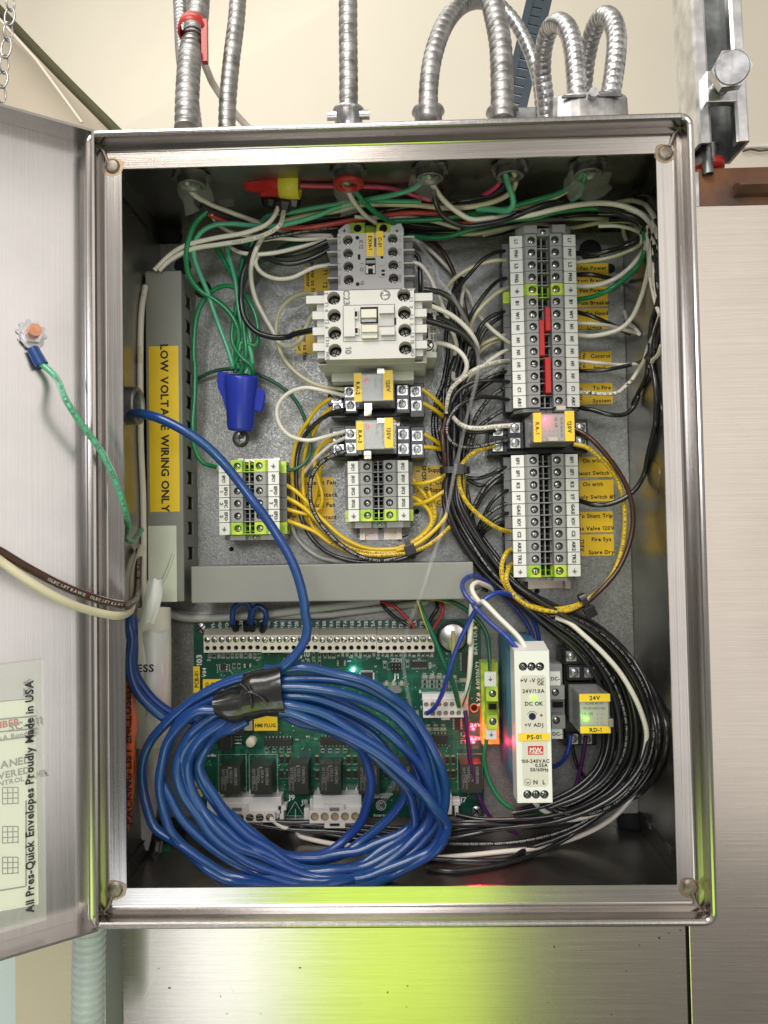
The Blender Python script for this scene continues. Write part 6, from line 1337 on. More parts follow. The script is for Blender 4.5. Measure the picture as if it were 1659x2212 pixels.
# ---- pink and red
W_('pink', 1.5, 'O 1180,150,72 1350,155,72 1560,158,72 P 180,160,70 350,165,68 550,190,64 720,250,60 850,285,55 960,300,46', 'bright pink wire leaving the yellow collar of the red wire nut')
W_('pink', 1.5, 'P 1500,-10,92 1480,60,84 1440,145,78 1345,215,70 1240,260,58', 'pink wire coming out of the second locknut from the right')
W_('red', 1.7, 'O 350,400,62 480,460,54 600,482,46 800,510,44 1030,527,46 1250,525,48 1500,490,48 P 100,465,48 280,440,48 600,398,50 800,395,50 1000,412,44 1100,430,36', 'red wire running level through the middle of the top bundle')
W_('red', 1.6, 'P -40,505,36 100,490,38 250,480,36', 'second red wire just over the earth block of the contactor')
# ---- blacks, top
W_('black', 1.7, 'O 290,330,74 450,400,62 620,462,50 780,530,42 950,570,38', 'black wire under the thick white one at the leftmost locknut')
W_('black', 1.5, 'O 790,635,42 1000,600,44 1200,565,44 1400,540,42 1530,535,38', 'black printed wire entering over the K12 contactor from the left', TXT, t0=0, tsz=.4)
W_('black', 1.7, 'O 1150,480,40 1300,450,42 1655,420,44 P 250,420,44 400,380,48 700,330,52 1000,300,58 1250,262,64 1420,215,72 1510,130,80 1530,20,88', 'black wire from the pink wire locknut running left through the top bundle')
W_('black', 1.8, 'O 580,690,38 680,720,40 800,742,40', 'short black wire crossing under the white wires at the upper left')
W_('black', 2.0, 'O 960,778,38 1100,770,42 1250,730,44 1440,650,46', 'upper of the two black wires entering the left of the K12 contactor')
W_('black', 1.8, 'O 850,790,42 980,840,44 1120,850,44 1320,790,44 1490,695,46', 'lower of the two black wires entering the left of the K12 contactor')
W_('black', 2.0, 'O 800,650,42 730,780,46 685,880,48 655,1000,48 650,1100,48 A 1148,1130,48 1180,1280,46 1270,1375,44 1400,1418,44 1520,1412,46 B 150,1215,50 300,1180,58 420,1158,62', 'thick black wire dropping and bending into T3 of the large contactor')
W_('black', 1.8, 'P 855,190,80 880,300,76 930,410,70 1030,482,66 1150,515,64 1300,500,62 1500,460,62 1650,402,64 Q 300,372,64 450,332,62 600,320,60 740,332,56 830,350,48', 'black wire hanging from the middle locknut and rising again to the right')
W_('black', 1.9, 'Q 860,375,52 1000,390,56 1150,440,60 1280,492,62 1380,575,60 1480,685,56 1510,760,52', 'thick black wire running down to the right edge of the opening')
W_('black', 1.6, 'Q 1180,360,44 1320,390,46 1430,470,46 1500,560,44', 'black wire behind the white loop at the top right corner')
W_('black', 1.5, 'Q 1250,260,44 1380,250,46 1450,290,44 1500,380,40', 'dim black wire looping high in the top right corner')
for i, (s, l) in enumerate((('P 560,500,20 800,480,24 1000,490,26 1200,520,26 1400,480,26 Q 450,440,24 800,440,26 1200,470,28', 'upper black wire at the back of the top bundle'), ('P 600,560,14 800,570,16 1100,560,18 1350,520,20 Q 300,490,20 500,470,20', 'middle black wire at the back of the top bundle'), ('P 640,590,8 900,590,10 1150,600,12 1400,590,14 Q 200,560,16 500,570,18', 'lowest black wire at the back of the top bundle'), ('P 300,440,30 500,470,28 700,500,26 900,520,24 1100,500,24 1300,440,28', 'black wire weaving behind the green wire of the top bundle'), ('O 1100,500,26 1300,510,24 1500,520,22 P 200,540,18', 'black wire behind the red one left of the contactor'))):
    W_('black', 1.7, s, l)
W_('black', 1.8, 'Q 1400,470,24 1350,590,32 1280,690,38 1150,762,40 1000,805,40 850,832,36 655,828,26', 'black wire curving into the right side of terminal FN1')
W_('black', 1.6, 'Q 655,1038,26 830,1038,32 980,1068,30 1060,1092,20 1130,1110,6', 'black wire leaving the right side of terminal FN2')
W_('black', 1.5, 'C 1005,865,26 1130,900,32 1250,950,30 1350,1000,20 1430,1040,10', 'black wire leaving the right side of terminal W1')
W_('black', 1.4, 'C 1010,1320,26 1200,1318,34 1350,1292,36 1450,1268,36 1530,1235,34 1575,1170,30', 'black wire entering the lower H1 block from the right')
W_('black', 1.75, 'X 470,820,40 430,960,44 390,1080,48 372,1250,50 380,1500,52 415,1700,52 432,1900,52 E 1625,200,52 1622,290,50 1598,400,48 1560,560,46 1530,700,44 1465,812,42 1370,885,40 1250,930,38 1150,932,36 1030,900,26', 'long black wire hanging at the right wall and looping into terminal ST')
W_('black', 1.6, 'X 350,1460,30 330,1650,30 262,1800,30 185,1955,28 E 1490,90,30 1450,180,34 1380,235,36 1270,237,36 1140,202,32 1010,178,24', 'black wire looping into the right side of terminal AR1')
W_('black', 1.6, 'X 478,1060,38 430,1190,40 405,1330,38 410,1400,36 350,1480,32', 'black wire crossing the white ones near the right wall')
W_('black', 1.5, 'X 440,400,36 435,600,36 445,760,36 470,860,36', 'black wire hugging the right wall beside the upper terminals')
W_('black', 1.5, 'X 484,1150,34 450,1260,34 430,1360,32', 'short black wire tucked in at the right wall')
# ---- blacks, left side of the right terminals
for s, l, tx in (('C 492,395,20 380,410,34 280,470,38 200,560,36 120,650,30 50,750,26 20,850,22 10,950,18', 'black wire from the left of terminal FN1', None), ('C 492,600,20 400,630,36 300,735,42 220,850,42 170,950,38 148,1040,30', 'black wire from the left of terminal FN2', None),
    ('R 1515,410,20 1380,440,28 1240,510,30 1150,620,30 1105,740,26', 'upper black wire from the left of terminal W1', None), ('R 1515,448,18 1380,500,26 1270,580,28 1180,700,28 1130,830,26 1095,960,22', 'lower black wire from the left of terminal W1', None),
    ('R 1525,1130,20 1400,1160,28 1250,1230,28 1100,1330,26 950,1450,24 850,1600,20', 'black wire from the left of the lower H1 block', None), ('R 1525,1165,16 1350,1230,22 1200,1320,22 1050,1450,20 950,1600,18', 'black wire under the one from the lower H1 block', None),
    ('R 1528,1270,22 1350,1250,38 1150,1255,42 1000,1300,42 880,1390,42 808,1520,42 778,1640,38 768,1750,32', 'black wire arching from the left of terminal C1', None),
    ('R 1530,1490,22 1350,1452,36 1150,1450,44 980,1500,48 850,1600,50 772,1730,50 752,1850,50 785,1955,50 860,2020,50 980,2050,48 1150,2035,44 1350,1990,40 1510,1960,39', 'black printed wire looping from terminal AR1 to the lower screw of RA-1', 'VW-1 -- CSA TEW 105C FT1'),
    ('R 1525,1298,18 1400,1360,26 1280,1450,26 1180,1570,24 1100,1700,20 1050,1850,18 1010,2000,16 990,2120,14', 'printed black wire slanting down from terminal C1', '10/1335 1011/1015/'), ('R 1530,1580,18 1400,1620,26 1250,1720,26 1150,1800,22 1080,1900,20 1030,2060,16', 'printed black wire slanting down from terminal AR1', '1011/1015/'),
    ('R 815,1680,30 850,1770,34 950,1840,36 1080,1872,36 1220,1862,34 1330,1850,31', 'black wire ending on the outer upper screw of RA-1', None)):
    W_('black', 1.45, s, l, tx, t0=.42 if tx and 'VW' in tx else .05, tsz=.5)
W_('black', 1.85, 'R 470,160,64 580,170,64 720,210,62 860,320,58 960,470,52 1000,600,44 1005,740,34', 'thick black wire leaving terminal L1 of the large contactor')
W_('black', 2.1, 'R 395,505,70 550,540,66 720,590,62 900,662,58 1030,770,54 1100,880,50 1118,980,46 1085,1060,38 1010,1085,28', 'thickest black wire leaving terminal L2 of the large contactor')
W_('black', 1.5, 'R 470,285,48 560,322,44 650,400,36 710,520,28', 'black wire behind the large contactor near L1')
W_('black', 1.5, 'R 620,490,44 720,512,44 850,590,42 960,700,38 1040,830,32', 'black wire leaving coil terminal A1')
W_('black', 1.6, 'P 655,735,44 720,790,42 738,900,40 742,1060,38 742,1110,36', 'black wire dropping behind the right side of the K12 contactor')
vb = (('R 920,0,12 850,130,14 800,300,14 780,450,14 760,600,14 740,750,14 770,900,14 740,1100,14 700,1300,14 640,1450,14 600,1650,14 590,1850,14 640,2080,14 700,2240,16', 'outermost left black wire of the middle bundle'),
      ('R 960,20,16 870,160,18 850,300,18 880,500,18 900,700,18 870,900,18 800,1100,18 740,1350,18 670,1500,18 625,1700,18 640,1900,18 690,2100,18 740,2230,18', 'second black wire from the left in the middle bundle'),
      ('R 790,280,22 800,450,22 850,650,22 900,850,20 860,1000,20 800,1150,20 750,1400,22', 'black wire weaving beside coil terminal A1'))
for s, l in vb: W_('black', 1.5, s, l, 'TEW (UL) OR VW-1 E13524', t0=.55, tsz=.42)
for i, (s, l) in enumerate((('R 960,640,24 930,800,26 890,1000,26 830,1200,26 790,1400,26 770,1560,26', 'black wire right of the A2 hook'), ('R 1010,700,20 970,900,22 930,1100,22 880,1350,22', 'black wire in the middle of the bundle beside the large contactor'), ('R 1100,680,24 1080,850,24 1030,1000,22 1000,1100,20 940,1300,18', 'black wire joining the bundle under the N1 wires'), ('R 900,300,14 930,450,14 960,650,16 950,850,16', 'black wire beside the brown one at the top of the bundle'), ('R 1060,900,30 1010,1050,30 990,1180,28 930,1350,26 880,1500,24', 'black wire under the thickest black one'))): W_('black', 1.7, s, l)
# ---- the long black bundle, from the middle down round the power supply to the white plug
CL = [((985, 840), 52), ((986, 880), 56), ((985, 930), 54), ((983, 975), 40), ((983, 1017), 34), ((979, 1055), 40), ((984, 1097), 46), ((1002, 1139), 50), ((1028, 1181), 50), ((1056, 1219), 48), ((1088, 1254), 42), ((1112, 1276), 36), ((1150, 1305), 44), ((1195, 1335), 56), ((1262, 1378), 78), ((1318, 1440), 100), ((1352, 1510), 118), ((1364, 1580), 130), ((1354, 1640), 120), ((1318, 1695), 96), ((1262, 1733), 74), ((1190, 1758), 58), ((1110, 1772), 44)]
def bundle(k, h, c0=0, c1=None, r=1.5, extra=None):
    c1 = c1 or len(CL); out = []
    for i in range(c0, c1):
        (u, v), sp_ = CL[i]; a = CL[max(i - 1, 0)][0]; b = CL[min(i + 1, len(CL) - 1)][0]; dx, dy = b[0] - a[0], b[1] - a[1]; L_ = math.hypot(dx, dy)
        o = k * sp_ / 2 + 1.8 * math.sin(i * 1.3 + k * 9); hh_ = h[0] + (h[1] - h[0]) * (i / (len(CL) - 1)) + 2 * math.sin(i * .9 + k * 5)
        out.append(inbox(P(u + dy / L_ * o, v - dx / L_ * o, hh_)))
    return out
tails = ['d 1000,1790,40 900,1803,34 800,1795,30 700,1783,26 610,1778,27 561,1767,28', 'd 1010,1781,44 900,1790,36 800,1785,30 700,1775,26 620,1776,27 541,1767,28', 'd 1020,1796,40 900,1812,34 800,1806,30 720,1796,26 640,1792,26 560,1782,27 499,1767,28',
         'd 1000,1775,40 930,1778,32', 'd 1040,1770,40 985,1760,34', 'd 1030,1800,42 900,1820,38 800,1816,30 700,1800,24 600,1770,22']
names = ['outermost', 'second', 'third', 'fourth', 'fifth', 'sixth', 'seventh', 'eighth', 'ninth', 'tenth', 'innermost']
for i in range(11):
    k = 1 - 2 * i / 10.0; e0 = 0 if i % 3 != 2 else 2
    hs = (14 + (i * 7) % 22, 32 + (i * 11) % 26); pts = bundle(k * .95, hs, e0, len(CL) - (1 if i < 8 else 0))
    if i < 6: pts = pts + path(tails[i])
    W_('black', 1.5 + .12 * (i % 3), None, '%s black wire counted from outside in the big loop right of the power supply' % names[i], TXT if i in (1, 6) else None, t0=.3, tsz=.34, pts=pts)
W_('black', 1.6, 'U 640,60,22 800,170,24 980,330,26 1120,520,28 1220,720,30 1280,930,32 1260,1120,32 1170,1320,30 1060,1440,28 950,1500,26', 'lone black wire running outside the big loop near the right wall')
W_('black', 1.5, 'U 560,50,18 720,130,20 900,290,20 1060,520,20 1160,760,20 1200,960,20 1190,1140,22 1120,1320,22 980,1460,22', 'lone black wire just inside the outermost one near the right wall')
W_('white', 1.75, 'U 390,25,40 500,70,44 620,170,48 760,300,50 900,460,52 1010,640,52 1080,800,50 1118,950,48 1100,1120,44 1040,1300,44 900,1460,46 750,1570,48 600,1625,48 470,1640,46 350,1600,46 260,1545,50 225,1505,56', 'thick white wire circling right of the power supply into its lower end')
W_('white', 1.6, 'U 1140,1080,28 1110,1250,28 1020,1430,28 880,1600,30 700,1720,32 480,1810,34 200,1875,34 0,1895,34 T 1640,1760,34 1400,1770,30 1250,1720,26 1000,1700,22 700,1670,20 450,1640,20 200,1570,22 S 1420,1700,24 1300,1670,27 1192,1592,28', 'white wire running along the bottom of the box from the white plug')
for i, s in enumerate(('U 1150,1000,34 1120,1180,36 1030,1350,38 850,1520,40 650,1640,42 430,1740,42 200,1800,42 0,1830,40 T 1600,1650,38 1300,1640,34 900,1620,28 500,1560,24 100,1520,24 S 1200,1660,26 1060,1630,27 950,1594,28', 'U 800,1560,42 600,1700,44 380,1800,44 150,1880,42 0,1960,40 T 1650,1800,36 1500,1790,32 1300,1780,30', 'U 900,1500,40 700,1640,42 480,1790,42 250,1910,40 0,1990,38 T 1640,1890,36 1500,1890,32 1350,1870,30', 'U 330,1530,50 420,1585,50 560,1605,50 720,1580,50 880,1500,48 1000,1380,46 1080,1240,44', 'U 320,1510,46 450,1560,46 600,1570,46 760,1530,46 900,1430,44 1000,1290,42', 'U 430,1560,36 560,1480,36 700,1370,34 800,1240,32 880,1080,30 920,900,28 920,700,26 880,540,24 800,400,22', 'U 460,1570,32 620,1470,32 780,1320,32 880,1150,30 950,980,28 960,760,26 910,560,24')):
    W_('black', 1.55, s, ['black wire running the whole bottom of the box to the white plug', 'lower of the two black wires sagging at the bottom right, upper end loose', 'lowest black wire sagging along the bottom right', 'printed black wire just under the power supply', 'black wire hugging the lower end of the power supply', 'black wire on the inner edge of the big loop by relay RD-1', 'black wire second from the inner edge beside relay RD-1'][i], TXT if i in (0, 3) else None, t0=.1, tsz=.45)
# fan of blacks into the lower right terminals
for i, (s, l) in enumerate((('V 1005,485,20 1100,500,20 1250,460,24 1350,405,26 1490,345,22', 'EF1, upper'), ('V 1010,505,18 1150,570,18 1300,545,22 1490,480,20', 'SF1, lower'), ('V 1490,395,20 1350,455,26 1220,560,26 1130,690,24 1060,850,20 1028,980,18 1040,1090,16', 'SF1, upper'), ('V 1490,445,20 1340,510,26 1200,640,26 1110,790,22 1050,920,18 1062,1090,14 1100,1200,14', 'KS'),
        ('V 1490,608,20 1380,640,28 1260,750,28 1190,880,24 1130,1010,20 1110,1160,16', 'ST'), ('V 1490,728,20 1350,785,28 1230,865,26 1160,960,22 1120,1080,16', 'GAS, upper'), ('V 1490,845,20 1380,868,28 1250,950,28 1160,1050,24 1140,1160,18', 'GAS, lower'), ('V 1490,940,20 1350,958,26 1220,1020,26 1150,1120,20 1170,1220,14', 'IO1'), ('V 1490,975,16 1330,975,20 1220,960,22 1180,880,20', 'C2'), ('V 1000,560,14 1040,760,14 1080,950,14 1140,1150,14 1230,1330,16 1370,1480,18', 'none'))):
    W_('black', 1.45, s, ('black wire fanning from the bundle to terminal ' + l) if l != 'none' else 'printed black wire running down just right of the bundle', TXT if i in (2, 5, 9) else None, t0=.1, tsz=.42)
# ---- yellows
W_('yellow', 1.5, 'D 495,405,30 380,480,28 285,610,24 195,760,18 152,950,16 145,1150,14 190,1350,14 280,1500,16 400,1620,18 560,1735,20 800,1790,22 1000,1790,22', 'outermost yellow wire from relay RA-2 down to the tied bundle')
W_('yellow', 1.5, 'D 505,488,30 420,560,26 340,700,20 270,850,16 238,1050,14 242,1250,14 275,1430,16 345,1590,18 460,1690,20', 'inner yellow wire from relay RA-2')
W_('yellow', 1.5, 'D 508,775,30 420,812,26 360,900,22 345,1000,20 380,1150,18 412,1280,18 395,1395,16 340,1445,14', 'yellow wire hooking down from the upper left of relay RA-3')
W_('yellow', 1.5, 'D 500,898,28 425,980,22 392,1060,16 375,1200,12 335,1350,10 260,1440,10', 'yellow wire hooking down from the lower left of relay RA-3')
W_('yellow', 1.5, 'D 25,1165,18 130,1210,24 250,1310,26 350,1430,26 450,1530,28 600,1660,28 780,1745,28 950,1765,28 1150,1740,28 1300,1640,26 1385,1540,26 1402,1450,26 1370,1330,26 1300,1230,26 1190,1075,20', 'yellow wire from EFC 1 round to the top of the SFC1 block', 'NYLON (UL) TYPE', t0=.8, tsz=.5)
W_('yellow', 1.5, 'D 25,1272,18 150,1330,24 280,1420,26 400,1550,26 520,1670,26 700,1760,26 900,1795,28 1130,1780,28 1260,1690,28 1360,1600,28 1425,1480,28 1420,1380,28 1370,1240,28', 'yellow wire from EFO 1 rising right of the middle terminals', 'MILEAN WIRE W 14 AWG (UL)', t0=.3, tsz=.5)
W_('yellow', 1.5, 'D 25,1378,18 150,1420,22 300,1445,22 380,1400,20', 'yellow wire from EFC 2 tucking under the others')
W_('yellow', 1.5, 'D 25,1480,18 200,1545,24 350,1610,24 480,1705,24 650,1785,26 850,1818,28 1150,1800,30 1300,1760,30 1420,1690,28 1560,1560,26 V 870,900,20', 'lowest yellow wire of the tied bundle, from EFO 2', 'MILEAN WIRE W 14 AWG (UL)', t0=.3, tsz=.5)
W_('yellow', 1.5, 'D 1192,1280,20 1290,1330,28 1370,1412,28 1398,1510,28 1355,1600,28 1220,1700,28 1080,1760,28', 'yellow wire from SFC2 dropping into the cable tie')
W_('yellow', 1.5, 'D 1190,1165,20 1300,1172,30 1400,1150,32 1520,1095,32 1560,1060,28', 'yellow wire from SFO1 going right into the black bundle')
W_('yellow', 1.5, 'D 1195,1365,20 1330,1342,30 1430,1292,32 1520,1235,32 1570,1190,28', 'yellow wire from SFO2 going right into the black bundle')
W_('yellow', 1.5, 'D 1080,1775,30 1230,1735,32 1370,1640,30 1480,1530,28 1540,1440,26 V 850,720,22', 'yellow wire leaving the cable tie up toward the bundle')
for s, l in (('D 1312,322,34 1400,390,34 1520,510,26 1540,560,18', 'RA-2, upper'), ('D 1318,445,34 1420,505,32 1515,580,24 1540,610,18', 'RA-2, lower'), ('D 1328,722,34 1400,768,32 1490,835,24 1530,870,18', 'RA-3, upper'), ('D 1322,842,34 1400,848,32 1490,870,24 1530,890,18', 'RA-3, lower')): W_('yellow', 1.5, s, 'short yellow wire from the right side of ' + l)
W_('yellow', 1.55, 'E 400,470,28 300,497,34 205,540,38 135,610,40 105,700,40 112,800,40 170,920,40 280,1030,38 400,1110,34 530,1150,22', 'yellow wire from RA-1 through the tie to terminal C2', 'NYLON 1452', t0=.05, tsz=.5)
W_('yellow', 1.5, 'V 930,250,26 940,350,26 965,480,26 975,600,24 980,720,20 960,800,14', 'short yellow wire coming straight down out of the upper tie', 'TYPE THWN', tsz=.5)
W_('yellow', 1.6, 'E 535,1270,22 470,1305,36 435,1390,40 440,1500,42 500,1610,42 600,1692,42 750,1732,42 900,1732,40 1050,1690,40 1190,1590,40 1300,1450,38 1365,1260,36 1385,1050,36 1365,850,36 1290,680,36 1180,560,36 1080,485,36 990,465,34', 'yellow printed wire from AR2 circling the lower right terminals up to RA-1', 'TYPE THHN OR THWN VW-1 600V OR AWM 1316 AND 1452', t0=.04, tsz=.6)
W_('yellow', 1.6, 'E 535,1375,22 485,1425,38 470,1520,44 530,1630,46 640,1712,46 800,1752,46 950,1745,44 1080,1685,42', 'yellow printed wire from TR2 running in the bottom of the circle', 'TYPE THHN (UL) E83039 MILEAN WIRE W 14 AWG', t0=.0, tsz=.6)
# ---- browns
W_('brown', 1.7, 'E 1000,350,36 1100,405,40 1230,535,42 1350,700,42 1422,860,42 1448,1050,42 1412,1250,42 1325,1440,42 1200,1585,42 1080,1690,40 950,1760,40 800,1790,38 650,1745,34 500,1660,28 420,1590,22 250,1400,20 130,1250,20 50,1080,22 0,880,24 V 800,560,28 785,350,34 770,150,36 750,0,36 R 715,2100,36 700,1900,36 745,1680,34 750,1560,26', 'long brown wire circling from RA-1 round the terminals and up the bundle')
W_('brown', 1.6, 'P 780,620,8 860,660,12 940,740,14 1010,860,14 1060,980,14 1090,1080,14 R 930,170,14 960,330,14 990,490,12 980,620,10', 'dark brown wire running down from behind the contactor to the bundle')
# ---- greens
g_ = 'green earth wires'
W_('green', 2.0, 'A 890,440,62 800,530,58 742,680,54 727,820,50 752,950,44 830,1055,40 950,1130,38 1050,1215,36 1118,1330,34 1130,1440,32 1110,1560,30 1130,1660,28', 'thick green wire winding from the leftmost locknut into the blue wire nut', group=g_)
W_('mint', 1.7, 'P 790,-10,92 765,90,86 700,165,80 500,232,74 300,270,68 0,345,64 O 1350,415,62 1150,475,60 950,515,58 750,510,56 560,492,56 420,502,56 300,560,54 235,660,52 225,780,50 262,900,46 310,1020,42 350,1110,40 A 910,1130,38 980,1330,36 1050,1520,34 1085,1650,32 F 825,340,30', 'light green wire from the middle locknut looping round to the blue wire nut', group=g_)
W_('green', 1.7, 'F 840,330,30 880,230,32 900,150,32 A 1260,1480,32 1275,1320,34 1225,1165,36 1140,1055,36 1040,1020,36 950,1045,34 865,1125,32 812,1240,30 790,1400,28 788,1600,26 F 545,300,26 545,550,26 530,780,26 545,950,28 600,1055,28 705,1095,20', 'green wire arching left and down to the earth block of the left terminals', group=g_)
W_('green', 1.6, 'A 960,720,34 1040,870,34 1100,980,36 1140,1150,36 1170,1350,34 1185,1550,32 F 890,390,28', 'green wire dropping steeply into the blue wire nut, left of the pair', group=g_)
W_('mint', 1.6, 'A 1030,690,36 1065,830,38 1105,980,38 1120,1120,36 1150,1300,34 1200,1450,32 1235,1600,30 F 960,390,28', 'pale green wire dropping into the blue wire nut, right of the pair', group=g_)
W_('green', 1.6, 'A 1200,680,34 1160,830,34 1140,1000,34 1110,1200,32 1080,1380,34 1090,1480,36 1160,1580,36 1230,1640,34 F 985,390,30', 'green wire crossing over the others just above the blue wire nut', group=g_)
W_('dkgreen', 1.6, 'O 1230,655,14 1050,690,16 900,800,18 800,850,20 700,960,22 A 1130,1200,26 1120,1450,28 F 850,380,28', 'dark green wire coming from behind the K12 contactor to the wire nut', group=g_)
W_('mint', 1.6, 'O 760,650,30 700,780,30 650,900,30 630,1040,30 A 1170,1180,30 1215,1400,30 1225,1600,28 F 930,385,28', 'light green wire running parallel to the thick black one', group=g_)
W_('mint', 1.6, 'O 830,475,48 900,420,52 1100,390,56 1300,352,60 1580,305,64 P 60,300,62 250,288,60 450,290,58 750,295,56', 'light green wire passing left to right behind the red wire nut', group=g_)
W_('green', 1.7, 'P 85,-10,92 100,60,90 130,150,84 220,280,76 330,385,66 450,465,50 520,500,44', 'green wire from the red bushed locknut down to the earth block', group=g_)
W_('white', 1.6, 'P 55,20,90 70,120,86 110,240,78 170,330,68 250,420,56 340,485,48', 'white wire from the red bushed locknut down to the contactor')
W_('green', 1.7, 'P 440,470,46 700,462,46 900,450,48 1150,410,52 1400,370,58 Q 0,385,60 100,355,62 300,300,66 500,240,74 650,160,82 735,50,90 740,-10,94', 'green wire from the earth block rising to the rightmost locknut', group=g_)
W_('cream', 1.5, 'Q 60,395,56 250,350,58 450,290,62 600,210,70', 'cream wire lying under the green one to the rightmost locknut')
W_('mint', 1.9, 'P 1495,-20,94 1510,60,90 1540,160,88 1572,250,84 1575,330,80 1530,372,76 1400,365,68 1250,355,62', 'pale green wire making a tight hook under the pink wire locknut', group=g_)
W_('green', 1.7, 'P 640,600,26 850,622,30 1000,605,34 1150,560,38 1300,515,40 Q 50,500,42 250,490,44 450,432,48 650,400,50 850,388,52 1050,405,54 1200,455,52 1300,520,50 1350,640,48 1352,800,48 1285,950,48 1150,1085,46 1000,1185,44 C 1150,745,36 1005,772,26', 'long green wire crossing the top and curving into terminal B1', group=g_)
W_('green', 1.6, 'Q 775,40,90 745,160,84 720,240,76 660,300,66', 'short green wire in the clear film at the rightmost locknut', group=g_)
W_('dkgreen', 1.4, 'F 500,470,4 560,430,8 680,372,12 820,352,14 990,385,14 1150,455,16 1290,565,18 1380,735,20 1420,900,22 1400,1035,24 1300,1112,26 1185,1112,20', 'dark green printed wire arching under the blue wire nut to the left terminals', 'AWM 1316 AND CTYPE THWN NYLON', t0=.05, tsz=.5, group=g_)
W_('dkgreen', 1.8, 'H 850,140,45 875,200,44 930,330,42 1000,480,40 1080,680,38 1160,860,36 1232,1105,26', 'green wire with yellow stripe going down into the white plug', stripe='w_yellow')
W_('dkgreen', 1.6, 'H 860,130,10 980,135,16 1100,145,20 1250,205,22 1380,310,22 1470,440,24 1500,600,26 1512,790,30', 'green wire with yellow stripe curving to the earth block by the supply', stripe='w_yellow')
W_('green', 1.5, 'I 200,1080,26 180,1250,22 240,1450,22 350,1590,24 500,1640,26 700,1630,26 780,1590,24', 'green wire running down behind the lower end of the power supply', group=g_)
W_('mint', 1.4, 'I 1320,800,6 1325,950,6 1300,1100,6', 'pale green wire half hidden behind the big black loop', group=g_)
# green wire of the door stud
t_ = path('d 90,790,160 d 100,805,160'); dp = [on_door(*uv('K', 212, 515)) + dn * .006, on_door(*uv('K', 300, 620)) + dn * .014]
dp += [PY(*uv('K', 400, 750), -.022), PY(*uv('K', 485, 880), -.018), PY(*uv('K', 600, 1040), -.010), PY(*uv('K', 690, 1220), -.002), PY(*uv('K', 750, 1400), .006), PY(*uv('K', 770, 1500), .022), PY(*uv('K', 752, 1560), .045), PY(*uv('K', 790, 1590), .062), PY(*uv('K', 850, 1520), .085)]
W_('mint', 1.75, None, 'green printed earth wire from the door stud into the box', 'GR II VW-1 600V OR AWM 1316 AND 1452', pts=dp, t0=.0, tsz=.55)
rt = thing('ring_terminal', 'blue sleeved ring terminal under the nut of the door stud', 'terminal', on_door(*uv('K', 210, 490)))
q0 = on_door(*uv('K', 188, 440)) + dn * .004; q1 = on_door(*uv('K', 238, 545)) + dn * .007
mb = MB(); mb.cyl(q0, q1, .0038, 'cable', 16, r2=.0042); mb.obj('sleeve', rt)
c_ = on_door(68, 722) + dn * .0018; a = q0 - dn * .001; d_ = (a - c_).normalized(); s_ = dn.cross(d_)
mb = MB(); vs = [c_ + s_ * .0072, c_ + d_ * .006 + s_ * .0070, a + s_ * .003, a - s_ * .003, c_ + d_ * .006 - s_ * .0070, c_ - s_ * .0072]; n = 6
mb.add(vs + [p + dn * .001 for p in vs], [tuple(range(6))[::-1], tuple(range(6, 12))] + [(i, (i + 1) % n, n + (i + 1) % n, n + i) for i in range(n)], 'zinc'); mb.obj('tongue', rt)
# door brown and cream
dp = [PY(*uv('K', -60, 1620), -.060), PY(*uv('K', 0, 1650), -.056), PY(*uv('K', 150, 1740), -.046), PY(*uv('K', 350, 1845), -.032), PY(*uv('K', 550, 1925), -.016), PY(*uv('K', 700, 1965), .000), PY(*uv('K', 780, 1962), .020), PY(*uv('K', 822, 1900), .045), PY(*uv('K', 830, 1750), .070), PY(*uv('K', 835, 1640), .085)]
W_('brown', 2.3, None, 'brown printed wire hanging from the open door into the box', 'OLEC I-FT KAWG', pts=dp, t0=.2, tsz=.36)
dp = [PY(*uv('K', -60, 1660), -.062), PY(*uv('K', 0, 1705), -.058), PY(*uv('K', 200, 1845), -.048), PY(*uv('K', 400, 1955), -.034), PY(*uv('K', 560, 2010), -.018), PY(*uv('K', 700, 2035), -.002), PY(*uv('K', 775, 2010), .020), PY(*uv('K', 795, 1930), .045), PY(*uv('K', 800, 1800), .066), PY(*uv('K', 850, 1620), .085)]
W_('cream', 2.3, None, 'cream wire hanging from the open door into the box', pts=dp)
W_('white', 2.0, 'K 872,60,40 850,200,44 842,450,46 842,700,46 845,1000,46 858,1300,46 862,1600,44 862,1850,40 870,1990,34', 'white wire running down between the left wall and the upright duct')
W_('cream', 1.6, 'K 860,110,30 846,300,34 838,520,36', 'short cream wire beside the white one at the top of the left wall')
# ---- cables under the level duct
W_('gray', 3.0, 'd 322,1296,12 345,1318,12 398,1334,10 480,1334,10 560,1328,10 646,1318,10 H 0,215,10 250,185,10 515,150,12', 'thick grey white cable ending where the red and black wires split', cat='cable', name='cable')
W_('gray', 2.6, 'd 318,1290,6 360,1322,6 H 0,285,6 200,262,6 500,225,6 850,180,6 950,165,6', 'second grey white cable passing under the level duct', cat='cable', name='cable')
W_('red', 1.3, 'H 512,150,12 580,180,16 650,205,18 740,290,18 800,350,16 830,420,16', 'red wire into the board at T2A'); W_('black', 1.3, 'H 512,152,10 560,215,14 650,300,14 740,355,14 800,400,16', 'black wire into the board at T2B')
W_('red', 1.4, 'H 1040,140,12 1085,205,18 1065,290,18 1020,360,16 995,410,16', 'red wire into the board at T1A'); W_('black', 1.4, 'H 1022,145,12 1035,215,16 980,300,16 945,380,16 935,420,16', 'black wire into the board at T1B')
